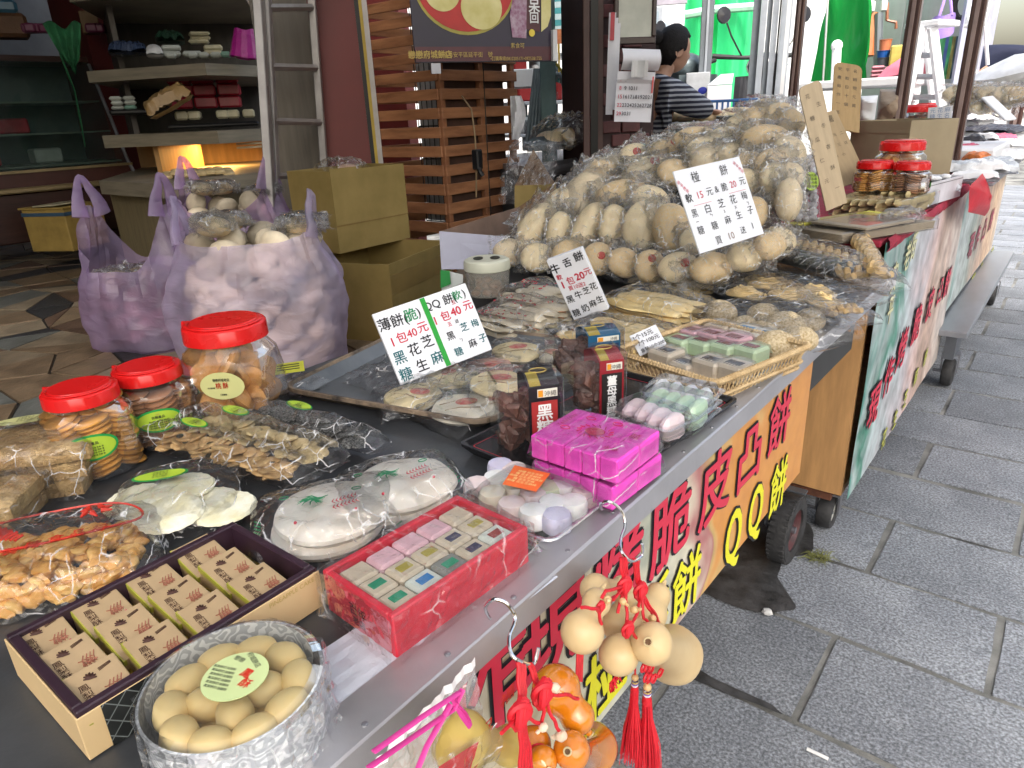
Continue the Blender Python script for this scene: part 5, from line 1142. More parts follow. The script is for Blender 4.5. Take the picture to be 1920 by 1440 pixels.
# stooping person, far away
pc = PD(1872, 98, 6.2); pp = thing('person', 'stooping figure in dark clothes and pale blue cap beyond the white mound', 'person', T(pc.x, pc.y, -.01)@RZ(atan2(_r0.y, _r0.x)))
zz = pc.z+.01
pv = [(-.25, 0, zz-.25), (-.12, 0, zz-.05), (.06, 0, zz), (.20, 0, zz-.06), (.28, 0, zz-.12), (.14, -.16, zz-.06), (.22, -.2, zz-.32), (.36, -.16, zz-.45), (.14, .16, zz-.06), (.24, .2, zz-.3), (.38, .15, zz-.45), (-.25, -.1, zz-.35), (-.18, -.1, (zz-.3)*.5), (-.25, -.1, .08), (-.25, .1, zz-.35), (-.18, .1, (zz-.3)*.5), (-.25, .1, .08)]
mb = MB(); vs, fs = skin(pv, [(0, 1), (1, 2), (2, 3), (3, 4), (2, 5), (5, 6), (6, 7), (2, 8), (8, 9), (9, 10), (0, 11), (11, 12), (12, 13), (0, 14), (14, 15), (15, 16)], [.13, .14, .13, .07, .05, .07, .045, .03, .07, .045, .03, .1, .07, .04, .1, .07, .04])
mb.add(vs, fs); mb.ball(1, T(.34, 0, zz-.13)@RY(.6)@S(.10, .08, .12), 16, 12); hand_at(mb, V((.40, -.16, zz-.5)), (.5, 0, -1)); hand_at(mb, V((.42, .15, zz-.5)), (.5, 0, -1)); mb.part('body', SKIN, pp, True)
mb = MB(); vs, fs = skin(pv[:11], [(0, 1), (1, 2), (2, 3), (2, 5), (5, 6), (6, 7), (2, 8), (8, 9), (9, 10), (3, 4)], [.15, .16, .15, .08, .04, .085, .06, .045, .085, .06, .045]); mb.add(vs, fs); mb.part('jacket', flat('navy_cloth', (.012, .016, .04), .8), pp, True)
mb = MB(); vs, fs = skin([pv[0], pv[11], pv[12], pv[13], pv[14], pv[15], pv[16]], [(0, 1), (1, 2), (2, 3), (0, 4), (4, 5), (5, 6)], [.14, .11, .08, .055, .11, .08, .055]); mb.add(vs, fs); mb.part('trousers', flat('dark_trousers'), pp, True)
mb = MB(); mb.ball(1, T(.36, 0, zz-.11)@RY(.6)@S(.11, .09, .11), 14, 8); mb.part('cap', flat('pale_blue_cap', (.15, .42, .55)), pp, True)
mb = MB(); mb.ball(1, T(.30, 0, zz-.10)@RY(.6)@S(.09, .085, .12), 14, 8); mb.part('hair', HAIR, pp, True)
# ================================================================== goods on the first cart
ZG = .7975
def rrl(w, d, r, z, n=4, cx=0, cy=0):
    P = []
    for (sx, sy, a0) in ((1, 1, 0), (-1, 1, pi/2), (-1, -1, pi), (1, -1, 1.5*pi)):
        for k in range(n+1):
            a = a0+pi/2*k/n; P.append(V((cx+sx*(w/2-r)+r*cos(a), cy+sy*(d/2-r)+r*sin(a), z)))
    return P
def loft(mb, loops, bottom=False, top=False):
    n = len(loops[0]); vs = [p for L in loops for p in L]; m = len(loops)
    fs = [(i*n+j, i*n+(j+1) % n, (i+1)*n+(j+1) % n, (i+1)*n+j) for i in range(m-1) for j in range(n)]
    if bottom: fs.append(tuple(range(n))[::-1])
    if top: fs.append(tuple((m-1)*n+j for j in range(n)))
    return mb.add(vs, fs)
def rect3(a, b, c, z):
    """rectangle on height z from three photo corners: a origin, b along x, c along y; returns frame at the centre, w, d"""
    A, B, C_ = Pz(*a, z), Pz(*b, z), Pz(*c, z); x = (B-A); w = x.length; x.normalize(); y = V((0, 0, 1)).cross(x); d = (C_-A)@y
    if d < 0: y = -y; d = -d
    M = Matrix(((x.x, y.x, 0, A.x), (x.y, y.y, 0, A.y), (0, 0, 1, 0), (0, 0, 0, 1)))
    if M.determinant() < 0: M = M@S(1, 1, 1)
    c0 = A+x*w/2+y*d/2; M = T(c0.x, c0.y, 0)@RZ(atan2(x.y, x.x)); return M, w, d
def quad4(c4, z):
    """centre frame, half sizes of a roughly rectangular footprint seen at 4 photo corners (bl, br, tr, tl)"""
    P = [Pz(*p, z) for p in c4]; c = sum(P, V((0, 0, 0)))/4; x = (P[1]+P[2]-P[0]-P[3])/2; y = (P[2]+P[3]-P[0]-P[1])/2
    return T(c.x, c.y, z)@RZ(atan2(x.y, x.x)), x.length/2, abs(y@V((-x.y, x.x, 0)).normalized())/2
def rect4(c, zlow, th=.004):
    """a real rectangle in space from its 4 photo corners (tl, tr, br, bl), its lowest corner at height zlow"""
    src = [(0, 1), (1, 1), (1, 0), (0, 0)]; A = []
    for (X, Y), (px, py) in zip(src, c):
        x = (px-960)/FPX; y = -(py-720)/FPX
        A.append([X, Y, 1, 0, 0, 0, -x*X, -x*Y, -x]); A.append([0, 0, 0, X, Y, 1, -y*X, -y*Y, -y])
    _, _, vt = np.linalg.svd(np.array(A, float)); Hm = vt[-1].reshape(3, 3)
    if Hm[2, 2] < 0: Hm = -Hm
    def tow(v): return _r*float(v[0]) + _u*float(v[1]) + _f*float(v[2])
    hx, hy, ho = tow(Hm[:, 0]), tow(Hm[:, 1]), tow(Hm[:, 2])
    cs = [ho, ho+hx, ho+hy, ho+hx+hy]; zmin = min(cs, key=lambda q: q.z/1)
    s = (zlow-H)/min(q.z for q in cs)
    hx *= s; hy *= s; ho = ho*s+EYE; w = hx.length; ax = hx.normalized(); ay = hy-ax*(hy@ax); h = hy.length
    return frame(ho, ax, ay), w, h
def fitrect(c, zlow): return rect4(c, zlow)

WHITEB = mat('white_board', (.72, .73, .78), .35, var=.03)
SHAD = mat('board_edge', (.20, .19, .2), .6)
def sign(name, label, c, zlow, lines, th=.006, board=WHITEB, cat='sign', edge=None, back=True):
    F, w, h = rect4(c, zlow)
    t = thing(name, label, cat, F)
    mb = MB(); mb.box(0, 0, -th, w, h, 0, b=.0008); mb.part('board', board, t)
    by = {}
    for (txt, x, y, s, m, *ex) in lines:
        mb = by.setdefault(m.name, (MB(), m))[0]; off = ex[0] if ex else .012; sx = ex[1] if len(ex) > 1 else 1; rot = ex[2] if len(ex) > 2 else 0
        mb.text(txt, s*h, T(x*w, (y-.37*s)*h, .0009)@T(0, .37*s*h, 0)@RZ(rot)@T(0, -.37*s*h, 0), off=off, sx=sx)
    for mb, m in by.values(): mb.part('lettering', m, t)
    return t, F, w, h

# ---- big worn baking tray
M_, w, d = rect3((524, 738), (915, 808), (680, 600), .808)
w *= 1.0; tr = thing('baking_tray', 'large worn steel baking tray holding flat round cakes and the green striped price board', 'tray', M_@T(0, 0, ZG))
TRW = w; TRD = d
TRAYM = mat('tray_steel', (.10, .11, .12), .4, metal=.55, var=.5, vs=7, bump=.3, bs=20, rv=.15, col2=(.20, .21, .22), detail=7)
RUST = mat('tray_rim', (.035, .028, .024), .6, vs=25, col2=(.30, .22, .15), bump=1, bs=60, detail=8)
mb = MB(); loft(mb, [rrl(w-.05, d-.05, .02, .002), rrl(w-.012, d-.012, .03, .018)], False); mb.add(rrl(w-.05, d-.05, .02, .002), [tuple(range(20))]); mb.part('pan', TRAYM, tr)
mb = MB(); loft(mb, [rrl(w-.012, d-.012, .03, .0182), rrl(w-.008, d-.008, .032, .0225), rrl(w, d, .034, .0225), rrl(w+.001, d+.001, .034, .016), rrl(w-.01, d-.01, .03, .014), rrl(w-.045, d-.045, .02, 0)], False); mb.part('rim', RUST, tr, True)

# ---- flat cakes lying on the tray, each in its own bag with a red stamp
CAKE = [mat('cake_cream', (.70, .58, .33), .5, var=.15, vs=25), mat('cake_pink', (.62, .36, .28), .5, var=.12, vs=25), mat('cake_pale', (.72, .66, .54), .5, var=.12, vs=25)]
STAMP = mat('red_stamp', (.50, .05, .05), .6, vs=90, col2=(.62, .35, .25), detail=3)
def cake(label, px, py, rx, m, zoff=0, film_=True, ang=0):
    c = Pz(px, py, .812+zoff); r = rx*((c-EYE)@_f)/FPX
    t = thing('wrapped_cake', label, 'cake', T(c.x, c.y, .801+zoff)@RZ(ang)@RX(.05), 'flat cakes on the big tray')
    mb = MB(); sdn = rnd.random()*9
    mb.lathe([(0, 0), (r*.85, .001), (r, .007), (r*.95, .013), (r*.5, .0155), (0, .016)], 26, fn=lambda p, a: p+V((cos(a), sin(a), 0))*.004*noise.noise(V((cos(a)*2+sdn, sin(a)*2, 0)))+V((0, 0, .002*noise.noise(p*40))))
    mb.part('cake', m, t, True)
    mb = MB(); mb.lathe([(0, 0), (.013, 0), (.0165, .0004), (0, .0009)], 14, T(r*.15, r*.2, .0158)@S(1, .7, 1)); mb.part('stamp', STAMP, t)
    mb = MB(); mb.tube([(-r*.6, -r*.25, .0155), (-r*.1, -r*.18, .0163), (r*.5, -r*.3, .0152)], .0009, 4); mb.tube([(-r*.7, r*.25, .0146), (-r*.2, r*.3, .0160)], .0009, 4); mb.part('cut', mat('cut_brown', (.30, .2, .1), .7), t)
    mb = MB(); pouch(mb, r*1.3, r*1.18, .021, seed=rnd.random()*9, crumple=.0035, nx=24, ny=20, power=.35, M=RZ(rnd.uniform(-1, 1))); mb.part('bag', CLEAR2, t)
    return t
cake('round cream cake with broad red stamp at the front left of the big tray', 775, 742, 56, CAKE[0], ang=.2)
cake('pale oval cake with outlined red stamp at the front rim of the big tray', 868, 764, 60, CAKE[2], ang=.9)
cake('cream cake under the lower edge of the green striped board', 848, 706, 52, CAKE[0], .006, ang=2)
cake('pink cake lying behind the cream ones on the big tray', 916, 690, 48, CAKE[1], .004, ang=.3)
cake('lower cream cake beside the black labelled box', 925, 733, 46, CAKE[0], ang=.4)
cake('cream cake with red stamp on top of another beside the black labelled box', 930, 716, 52, CAKE[0], .016, ang=.5)
cake('pale cream cake farthest back on the big tray', 968, 658, 46, CAKE[0], .01, ang=1)
cake('small white cake behind the pink one, next to the blue labelled box', 1030, 665, 28, CAKE[2], ang=0)
mb = MB(); pouch(mb, .11, .09, .02, seed=44, crumple=.009, nx=30, ny=24, power=.8); c = Pz(800, 700, .81); tag(mb.part('clear_bag', CLEAR2, M=T(c.x, c.y, .803)), 'empty crumpled clear bag under the foot of the green striped board', 'bag')
mb = MB(); pouch(mb, .05, .03, .008, seed=45, crumple=.005); c = Pz(555, 712, .81); tag(mb.part('clear_bag', CLEAR2, M=T(c.x, c.y, .803)), 'small torn clear bag at the left corner of the big tray', 'bag')
mb = MB(); M9, a9, b9 = quad4([(512, 706), (565, 694), (575, 678), (515, 682)], .824); mb.box(-a9, -b9, 0, a9, b9, .0006); mb.k = 1
for k in range(3): mb.box(-a9*.8, b9*(.45-.45*k), .0007, a9*.7, b9*(.6-.45*k), .0009)
tag(mb.part('yellow_slip', [mat('yellow_paper', (.62, .60, .05), .6), INK], M=M9@T(0, 0, .0)), 'bright yellow printed slip on the left rim of the big tray', 'slip')

# ---- price boards
BLK = INK
sign('price_board', 'white price board with a green centre stripe leaning over the big tray', [(680, 597), (857, 537), (923, 655), (752, 722)], .822,
     [('薄餅(', .155, .82, .185, BLK), ('脆', .345, .83, .185, GREEN_INK), (')', .43, .84, .17, BLK), ('1', .08, .57, .17, RED_INK), ('包', .18, .585, .16, RED_INK), ('40', .29, .60, .15, RED_INK), ('元', .41, .625, .16, RED_INK),
      ('黑', .09, .345, .19, TEAL_INK), ('花', .25, .38, .18, BLK), ('芝', .40, .42, .18, BLK), ('糖', .085, .11, .19, TEAL_INK), ('生', .265, .145, .18, BLK), ('麻', .43, .17, .18, TEAL_INK),
      ('QQ 餅(', .67, .865, .155, BLK), ('軟', .86, .875, .145, GREEN_INK), (')', .94, .88, .15, BLK), ('1', .555, .645, .16, RED_INK), ('包', .67, .66, .15, RED_INK), ('40', .79, .68, .16, RED_INK, .02), ('元', .93, .70, .15, RED_INK),
      ('五', .80, .80, .07, RED_INK), ('五', .68, .535, .07, RED_INK), ('送', .76, .54, .06, BLK), ('黑', .645, .38, .13, BLK), ('芝', .81, .43, .13, TEAL_INK), ('梅', .93, .43, .12, TEAL_INK), ('糖', .66, .14, .13, TEAL_INK), ('麻', .83, .18, .13, BLK), ('子', .95, .20, .13, TEAL_INK), ('ㄅ', .73, .28, .06, BLK)])
F1, w1, h1 = rect4([(680, 597), (857, 537), (923, 655), (752, 722)], .822)
pb = [o for o in bpy.data.objects if o.name == 'price_board'][0]
bx(w1*.485, .001, .0006, w1*.535, h1-.001, .0016).part('green_tape', flat('green_tape', (.005, .28, .02), .3), pb)
sign('price_board', 'large white price board standing on the pile of wrapped buns', [(1229, 337), (1357, 307), (1433, 438), (1313, 476)], .935,
     [('椪', .27, .88, .14, BLK, .0), ('餅', .70, .88, .14, BLK, .0), ('軟', .09, .655, .115, BLK), ('15', .25, .665, .12, RED_INK, .0), ('元', .40, .675, .11, BLK, .0), ('&', .51, .68, .11, BLK, .0), ('脆', .63, .68, .11, BLK, .0), ('20', .77, .69, .115, RED_INK, .0), ('元', .92, .70, .11, BLK, .0), ('＿＿＿', .25, .60, .1, RED_INK, .0), ('＿＿＿', .80, .635, .1, RED_INK, .0),
      ('黑', .10, .47, .11, BLK, .0), ('白', .30, .485, .12, BLK, .0), ('芝', .51, .50, .12, BLK, .0), ('花', .70, .51, .12, BLK, .0), ('梅', .88, .52, .11, BLK, .0), ('糖', .11, .26, .11, BLK, .0), ('糖', .32, .27, .11, BLK, .0), ('麻', .53, .29, .11, BLK, .0), ('生', .71, .31, .11, BLK, .0), ('子', .90, .33, .11, BLK, .0), ('ㄣ', .32, .40, .05, BLK), ('3', .52, .40, .05, BLK), ('ㄨ', .70, .41, .05, BLK), ('ㄅ', .90, .42, .05, BLK), ('ㄧ', .10, .365, .06, BLK),
      ('買', .31, .09, .11, BLK, .0), ('10', .50, .10, .12, flat('faded_ink', (.25, .18, .14)), .0), ('送', .70, .12, .10, BLK, .0), ('1', .86, .14, .11, BLK, .0), ('安平老街', .06, .80, .05, RED_INK, .0, 1, -.9), ('安平老街', .93, .87, .05, RED_INK, .0, 1, -.9)], th=.004)
sign('price_board', 'narrow white price board with lilac edge propped among the long biscuits', [(1026, 488), (1092, 464), (1141, 580), (1076, 600)], .815,
     [('牛', .13, .84, .16, BLK, .02), ('舌', .50, .87, .14, BLK, .02), ('餅', .84, .90, .15, BLK, .02), ('軟', .14, .70, .09, RED_INK, .02), ('1', .14, .575, .15, RED_INK, .03), ('包', .38, .60, .13, RED_INK), ('20', .66, .625, .15, RED_INK, .03), ('元', .90, .65, .12, RED_INK), ('買10送2', .48, .49, .08, RED_INK, .01), ('黑', .16, .33, .13, BLK), ('牛', .42, .355, .13, BLK), ('芝', .66, .38, .12, BLK), ('花', .88, .41, .12, BLK), ('糖', .16, .10, .13, BLK), ('奶', .44, .13, .13, BLK), ('麻', .68, .16, .12, BLK), ('生', .90, .19, .12, BLK)], th=.012)
_r4 = rect4
def rect4(c, z): 
    P0 = PD(1200, 668, (Pz(1200, 690, ZG)-EYE).xy.length); k = ((P0-EYE)@_f)/FPX
    return frame(P0, _r*cos(.42)+_u*sin(.42), (_u*cos(.42)-_r*sin(.42))*.9+_f*.35), 55*k, 46*k
nb = sign('small_price_note', 'little white handwritten note pegged to the wicker basket', [(1172, 633), (1222, 610), (1242, 650), (1200, 672)], .845,
     [('1个15元', .42, .80, .26, BLK, .01), ('7个100元', .52, .50, .24, BLK, .01), ('盒裝15个300元', .62, .18, .19, BLK, .01)], th=.001)
rect4 = _r4

# ---- serving tray and what stands on it
BLKT = mat('lacquer_black', (.012, .012, .014), .22, var=.2)
M_, w, d = rect3((1112, 932), (1385, 748), (872, 826), .812)
st = thing('serving_tray', 'long flat black serving tray with thin red line carrying clear boxes and pink packets', 'tray', M_@T(0, 0, ZG))
mb = MB(); loft(mb, [rrl(w-.02, d-.02, .006, 0), rrl(w, d, .008, .012), rrl(w, d, .008, .016), rrl(w-.008, d-.008, .006, .016), rrl(w-.018, d-.018, .004, .010)], True, True); mb.part('tray_body', BLKT, st)
mb = MB(); q1 = rrl(w-.024, d-.024, .004, .0102); q2 = rrl(w-.0265, d-.0265, .004, .0102); loft(mb, [q1, q2]); mb.part('red_line', flat('lacquer_red', (.4, .02, .03)), st)
ZS = ZG+.0105
PINK = mat('pink_film', (.80, .06, .52), .35, var=.1, vs=30, bump=.12, bs=60)
PINKD = flat('pink_ink', (.35, .01, .16))
def pink_pack(label, c4, zb, h):
    M_, w, d = quad4(c4, zb+h); w *= 2; d *= 2; t = thing('pink_packet', label, 'packet', M_@T(0, 0, -h), 'pink packets')
    nx, ny = 5, 2; cw, cd = w/nx, d/ny
    bm = bx(-cw/2+.0003, -cd/2+.0003, 0, cw/2-.0003, cd/2-.0003, h, b=.0018).mesh('cake_block', PINK)
    for i in range(nx):
        for j in range(ny): inst('cake_block', bm, t, T((i-(nx-1)/2)*cw, (j-(ny-1)/2)*cd, rnd.uniform(-.0006, .0006)))
    mb = MB(); M2 = T(0, 0, h+.0015)
    mb.lathe([(0, 0), (.012, 0), (0, .0004)], 14, M2@S(1, .8, 1))
    for k in range(16):
        a_ = k*pi/8; mb.tube([M2@V((.017*cos(a_), .012*sin(a_), 0)), M2@V((.022*cos(a_+.2), .017*sin(a_+.2), 0))], .0006, 4)
    mb.text('永泰', .009, M2@T(w*.32, -d*.32, 0)); mb.text('囍', .012, M2@T(w*.38, d*.1, 0)); mb.text('TAIWAN', .009, M2@T(-w*.36, d*.1, 0)@RZ(pi/2))
    for sx, sy in ((-.2, .3), (-.3, -.1), (.1, .33)): mb.tube([M2@V((w*sx+.006*cos(q), d*sy+.004*sin(q), 0)) for q in [x*.7 for x in range(10)]], .0005, 4)
    mb.part('red_print', flat('print_crimson', (.55, .01, .10)), t)
    mb = MB(); pouch(mb, w*.52, d*.56, h*.85, seed=zb*99, crumple=.0008, nx=30, ny=20, power=.12, ex=10, M=T(0, 0, .004)); mb.part('wrapper', CLEAR, t)
    return t
pink_pack('lower of the two bright pink packets on the serving tray', [(1004, 866), (1150, 912), (1242, 852), (1092, 800)], ZS, .028)
pink_pack('upper bright pink packet with the red sun print', [(996, 817), (1160, 866), (1237, 806), (1077, 764)], ZS+.0305, .028)

LEAFM = mat('dried_sugar', (.06, .025, .018), .35, var=.6, vs=30, bump=1, bs=60, col2=(.16, .07, .05))
def clear_box(label, px, py, wpx, hpx, ang, bandm, panm, txt, txm, logo=True, D=None, dep=.055, zb=ZS):
    A = Pz(px, py, zb); w = wpx*((A-EYE)@_f)/FPX; zt = zof(A.x, A.y, py-hpx); h = zt-zb
    t = thing('sugar_box', label, 'box', T(A.x, A.y, zb)@RZ(ang), 'clear boxes of sugar blocks')
    # contents: broken dark blocks
    bm = [ (lambda mb: ([mb.v.__setitem__(i, v+V((noise.noise(v*90+V((s, 0, 0))), noise.noise(v*90+V((0, s, 0))), noise.noise(v*90+V((0, 0, s)))))*.006) for i, v in enumerate(mb.v)], mb)[1])(bx(-.011, -.009, -.009, .011, .009, .009, b=.003)).mesh('sugar_block', LEAFM) for s in (1., 5., 9.)]
    for k in range(46):
        inst('sugar_block', rnd.choice(bm), t, T(rnd.uniform(.014, w-.014), rnd.uniform(.012, dep-.012), .012+(h*.80-.02)*(k/46))@RZ(rnd.random()*6)@RX(rnd.random()*3))
    mb = MB(); mb.box(0, 0, 0, w, dep, h, b=.002); mb.part('clear_shell', RIGID, t)
    mb = MB(); x0, x1 = w*.46, w*.92     # printed card band over the arched top
    prof = [(-.0012, h*.06), (-.0012, h*.90)] + [(-.0012+(dep+.0024)*k/8, h*.90+h*.10*sin(pi*k/8)) for k in range(1, 8)] + [(dep+.0012, h*.90), (dep+.0012, h*.1)]
    mb.grid(2, len(prof), lambda u, v: V((x0+(x1-x0)*u, *prof[round(v*(len(prof)-1))]))); mb.part('card_band', bandm, t)
    bx(x0+.003, -.0022, h*.10, x1-.003, -.0013, h*.72).part('label_panel', panm, t)
    mb = MB(); s = min(.021, (h*.6)/len(txt))
    for i, ch in enumerate(txt): mb.text(ch, s*1.05, Matrix(((1, 0, 0, (x0+x1)/2), (0, 0, -1, -.0026), (0, 1, 0, h*.70-s*(i+.95)), (0, 0, 0, 1))), off=.02)
    mb.part('lettering', txm, t)
    bx(x0+(x1-x0)*.28, -.0022, h*.77, x1-.003, -.0013, h*.87).part('logo_plate', flat('logo_white', (.7, .68, .6)), t)
    bx(x0+(x1-x0)*.30, -.003, h*.78, x0+(x1-x0)*.45, -.0023, h*.86).part('logo_mark', flat('logo_orange', (.7, .28, .02)), t)
    mb = MB(); mb.text('沖繩', h*.075, Matrix(((1, 0, 0, x1-.012), (0, 0, -1, -.0026), (0, 1, 0, h*.785), (0, 0, 0, 1)))); mb.part('lettering', INK, t)
    mb = MB(); q = [V((.011*cos(a), .008*sin(a), 0)) for a in [x*pi/8 for x in range(17)]]; mb.tube(q, .0007, 4, M=T((x0+x1)/2, dep*.5, h+.0006)); mb.part('seal_ring', GOLD, t)
    mb = MB(); mb.grid(2, 4, lambda u, v: V((x0+.002+(x1-x0)*.35*u, -.0008+dep*.42*v+.0005, h*.905+h*.10*sin(pi*.42*v)+.0008))); mb.part('gold_corner', flat('gold_label', (.35, .27, .05)), t)
    return t
YAW_ = atan2(_r0.y, _r0.x)
clear_box('clear sugar box with black band and red panel, nearest of the three boxes', 938, 868, 128, 148, YAW_+.22, mat('band_black', (.012, .012, .015), .3), mat('panel_red', (.34, .03, .03), .4), '黑糖', flat('white_ink'), zb=ZG)
clear_box('clear sugar box with red band and black panel behind the pink packets', 1078, 800, 105, 128, YAW_+.25, mat('band_red', (.25, .012, .02), .3), mat('panel_black', (.015, .012, .012), .4), '薑母黑糖', flat('white_ink'))
clear_box('clear sugar box with blue band, farthest of the three boxes', 1042, 722, 140, 92, YAW_+.25, mat('band_blue', (.012, .09, .19), .3), mat('panel_navy', (.01, .03, .08), .4), '桂圓', flat('white_ink'), zb=ZG)

# clamshells with four fluted sweets each
def clam(label, c4, col, zb, h=.03, n=4):
    M_, a, b = quad4(c4, zb+h*.9); t = thing('sweet_clamshell', label, 'box', T(M_.translation.x, M_.translation.y, zb)@RZ(M_.to_euler().z), 'clamshells of moulded sweets')
    m = mat('sweet_%s' % label.split()[0], col, .6, var=.06, vs=20, sss=.2)
    r = min(a/n, b)*.92; mb = MB()
    mb.lathe([(0, 0), (.8, 0), (1, .15), (.96, .45), (.62, .78), (.2, .98), (0, 1)], 9, S(a/n*1.0, b*.96, h*.86), fn=lambda p, q: V((p.x*(1+.06*cos(q*5)), p.y, p.z)))
    sm = mb.mesh('sweet', m)
    for i in range(n): inst('sweet', sm, t, T(-a+a*(2*i+1)/n, 0, .002)@RZ(.06*(i % 2)))
    mb = MB(); loft(mb, [rrl(2*a, 2*b, .006, 0), rrl(2*a+.008, 2*b+.008, .008, h*.5), rrl(2*a+.018, 2*b+.018, .008, h*.5), rrl(2*a+.018, 2*b+.018, .008, h*.53), rrl(2*a+.006, 2*b+.006, .008, h*.54), rrl(2*a, 2*b, .008, h*1.0)], True, True)
    mb.part('clear_shell', RIGID, t); return t
clam('white fluted sweets in a clear box behind the pink packets', [(1130, 790), (1205, 838), (1232, 812), (1160, 768)], (.80, .78, .80), ZS)
clam('pink fluted sweets in a clear box between the white and green ones', [(1165, 768), (1262, 808), (1285, 778), (1195, 742)], (.76, .62, .66), ZS)
clam('pink fluted sweets, upper box of the pink pair', [(1165, 758), (1262, 795), (1285, 765), (1195, 732)], (.76, .62, .66), ZS+.03, .024)
clam('green fluted sweets in a clear box near the wicker basket', [(1205, 758), (1305, 785), (1335, 750), (1235, 728)], (.50, .68, .50), ZS)
clam('green fluted sweets, upper box of the green pair', [(1205, 745), (1305, 772), (1335, 738), (1235, 716)], (.50, .68, .50), ZS+.03, .022)
clam('small white tapered sweets in the farthest clear box on the tray', [(1208, 722), (1325, 742), (1345, 722), (1245, 700)], (.74, .76, .82), ZS+.02, .022)

# ---- wicker basket of soaps / cakes
WICK = mat('wicker', (.42, .28, .13), .6, var=.3, vs=30, bump=.6, bs=120, col2=(.62, .46, .26))
M_, w, d = quad4([(1195, 672), (1385, 735), (1480, 638), (1278, 592)], .835); w *= 2; d *= 2; M_ = M_@T(0, 0, -.835)
bk = thing('wicker_basket', 'shallow rectangular wicker basket full of pastel blocks', 'basket', M_@T(0, 0, ZG))
BH = .038
for zz, ww in ((.002, -.016), (BH*.33, -.01), (BH, .0)):
    L = rrl(w+ww, d+ww, .012, zz); rr = .0032 if zz < BH else .0048
    mb = MB(); mb.tube(L+[L[0]], rr, 6); mb.part('rim' if zz == BH else 'hoop', WICK, bk, True)
    if zz == BH:
        # twisted binding on the rim
        per = L+[L[0]]; mb = MB(); tot = 0
        for a_, b_ in zip(per, per[1:]):
            n_ = max(1, int((b_-a_).length/.006))
            for i in range(n_):
                p = a_.lerp(b_, i/n_); q = a_.lerp(b_, (i+.7)/n_); nrm = (b_-a_).cross(V((0, 0, 1))).normalized()*.0055
                mb.tube([p-nrm, (p+q)/2+V((0, 0, .0052)), q+nrm], .0015, 4, cap=False)
        mb.part('binding', WICK, bk, kind='stuff')
L0_ = rrl(w-.016, d-.016, .012, .002, 4); L1_ = rrl(w, d, .012, BH, 4)
def perim(L, s):
    P = L+[L[0]]; ds = [(P[i+1]-P[i]).length for i in range(len(P)-1)]; tot = sum(ds); s = (s % 1)*tot
    for i, q in enumerate(ds):
        if s <= q: return P[i].lerp(P[i+1], s/max(q, 1e-9))
        s -= q
    return P[-1]
mb = MB(); n_ = 84
for i in range(n_):
    mb.tube([perim(L0_, i/n_), perim(L1_, (i+1.6)/n_)], .0011, 4, cap=False); mb.tube([perim(L0_, i/n_), perim(L1_, (i-1.6)/n_)], .0011, 4, cap=False)
mb.part('lattice', WICK, bk, kind='stuff')
bx(-w/2+.01, -d/2+.01, .001, w/2-.01, d/2-.01, .004).part('base', mat('basket_base', (.22, .14, .07), .8, bump=1), bk)
PB = {'t': (.62, .50, .38), 'p': (.72, .42, .48), 'g': (.52, .66, .44), 'w': (.74, .70, .62), 'c': (.60, .52, .42)}
WN = {'r': (.20, .015, .02), 'b': (.02, .20, .42), 'y': (.28, .20, .03), 'k': (.03, .02, .02)}
def pastel(label, px, py, c, win, z=ZG+.005, s=.0235, hh=.027, ang=None, grp='pastel cakes in the wicker basket', k=1):
    p = Pz(px, py, z+hh); t = thing('boxed_cake', label, 'cake', T(p.x, p.y, z)@RZ(BKA if ang is None else ang), grp)
    bx(-s, -s*.95, 0, s, s*.95, hh, b=.004).part('cake', mat('pastel_'+c, PB[c], .45, var=.06, vs=60, spec=.6, sss=.1), t)
    bx(-s*.55, -s*.30, hh-.001, s*.55, s*.34, hh+.0006).part('window', mat('win_'+win, WN[win], .35), t)
    mb = MB()
    for i in range(5): mb.tube([(-s*.4+i*s*.2, -s*.36, hh+.0006), (-s*.45+i*s*.22, -s*.6, hh+.0006)], .0005, 3)
    mb.part('brush_print', mat('win_k', WN['k'], .35), t)
    mb = MB(); pouch(mb, s*1.10, s*1.06, hh*.60, seed=px, crumple=.0012, nx=14, ny=14, power=.1, ex=9, M=T(0, 0, hh*.45)); mb.part('wrapper', RIGID, t); return t
BKA = M_.to_euler().z
for lab, px, py, c, wn_ in (('cream cake with mustard window at the back left of the basket', 1352, 607, 't', 'y'), ('white cake with blue window in the back row of the basket', 1400, 614, 'w', 'b'), ('white cake with blue window at the back right of the basket', 1440, 624, 'w', 'b'),
    ('pink cake with red window nearest the basket rim note', 1297, 616, 'p', 'r'), ('pink cake with red window in the middle of its row', 1335, 622, 'p', 'r'), ('pink cake with red window beside the white ones', 1378, 630, 'p', 'r'),
    ('green cake with red window, first from the note', 1275, 632, 'g', 'r'), ('green cake with red window, second from the note', 1317, 636, 'g', 'r'), ('green cake with red window, third from the note', 1360, 642, 'g', 'r'), ('green cake with red window, fourth and nearest the steel edge', 1408, 648, 'g', 'r'),
    ('speckled tan cake with dark window beside the white note', 1250, 655, 'c', 'k'), ('low tan cake with dark window sunk between its neighbours', 1284, 676, 'c', 'k'), ('tan cake with dark window in the front row middle', 1334, 672, 'c', 'k'), ('tan cake with dark window at the front corner of the basket', 1378, 680, 'c', 'k')):
    pastel(lab, px, py, c, wn_, z=ZG+(.012 if 'back' in lab or 'pink' in lab else .007) - (.01 if 'low' in lab else 0))
bx(-.02, -.015, 0, .02, .015, .004).part('green_slip', mat('pastel_g', PB['g']), bk, M=T(-.04, -.02, .006))

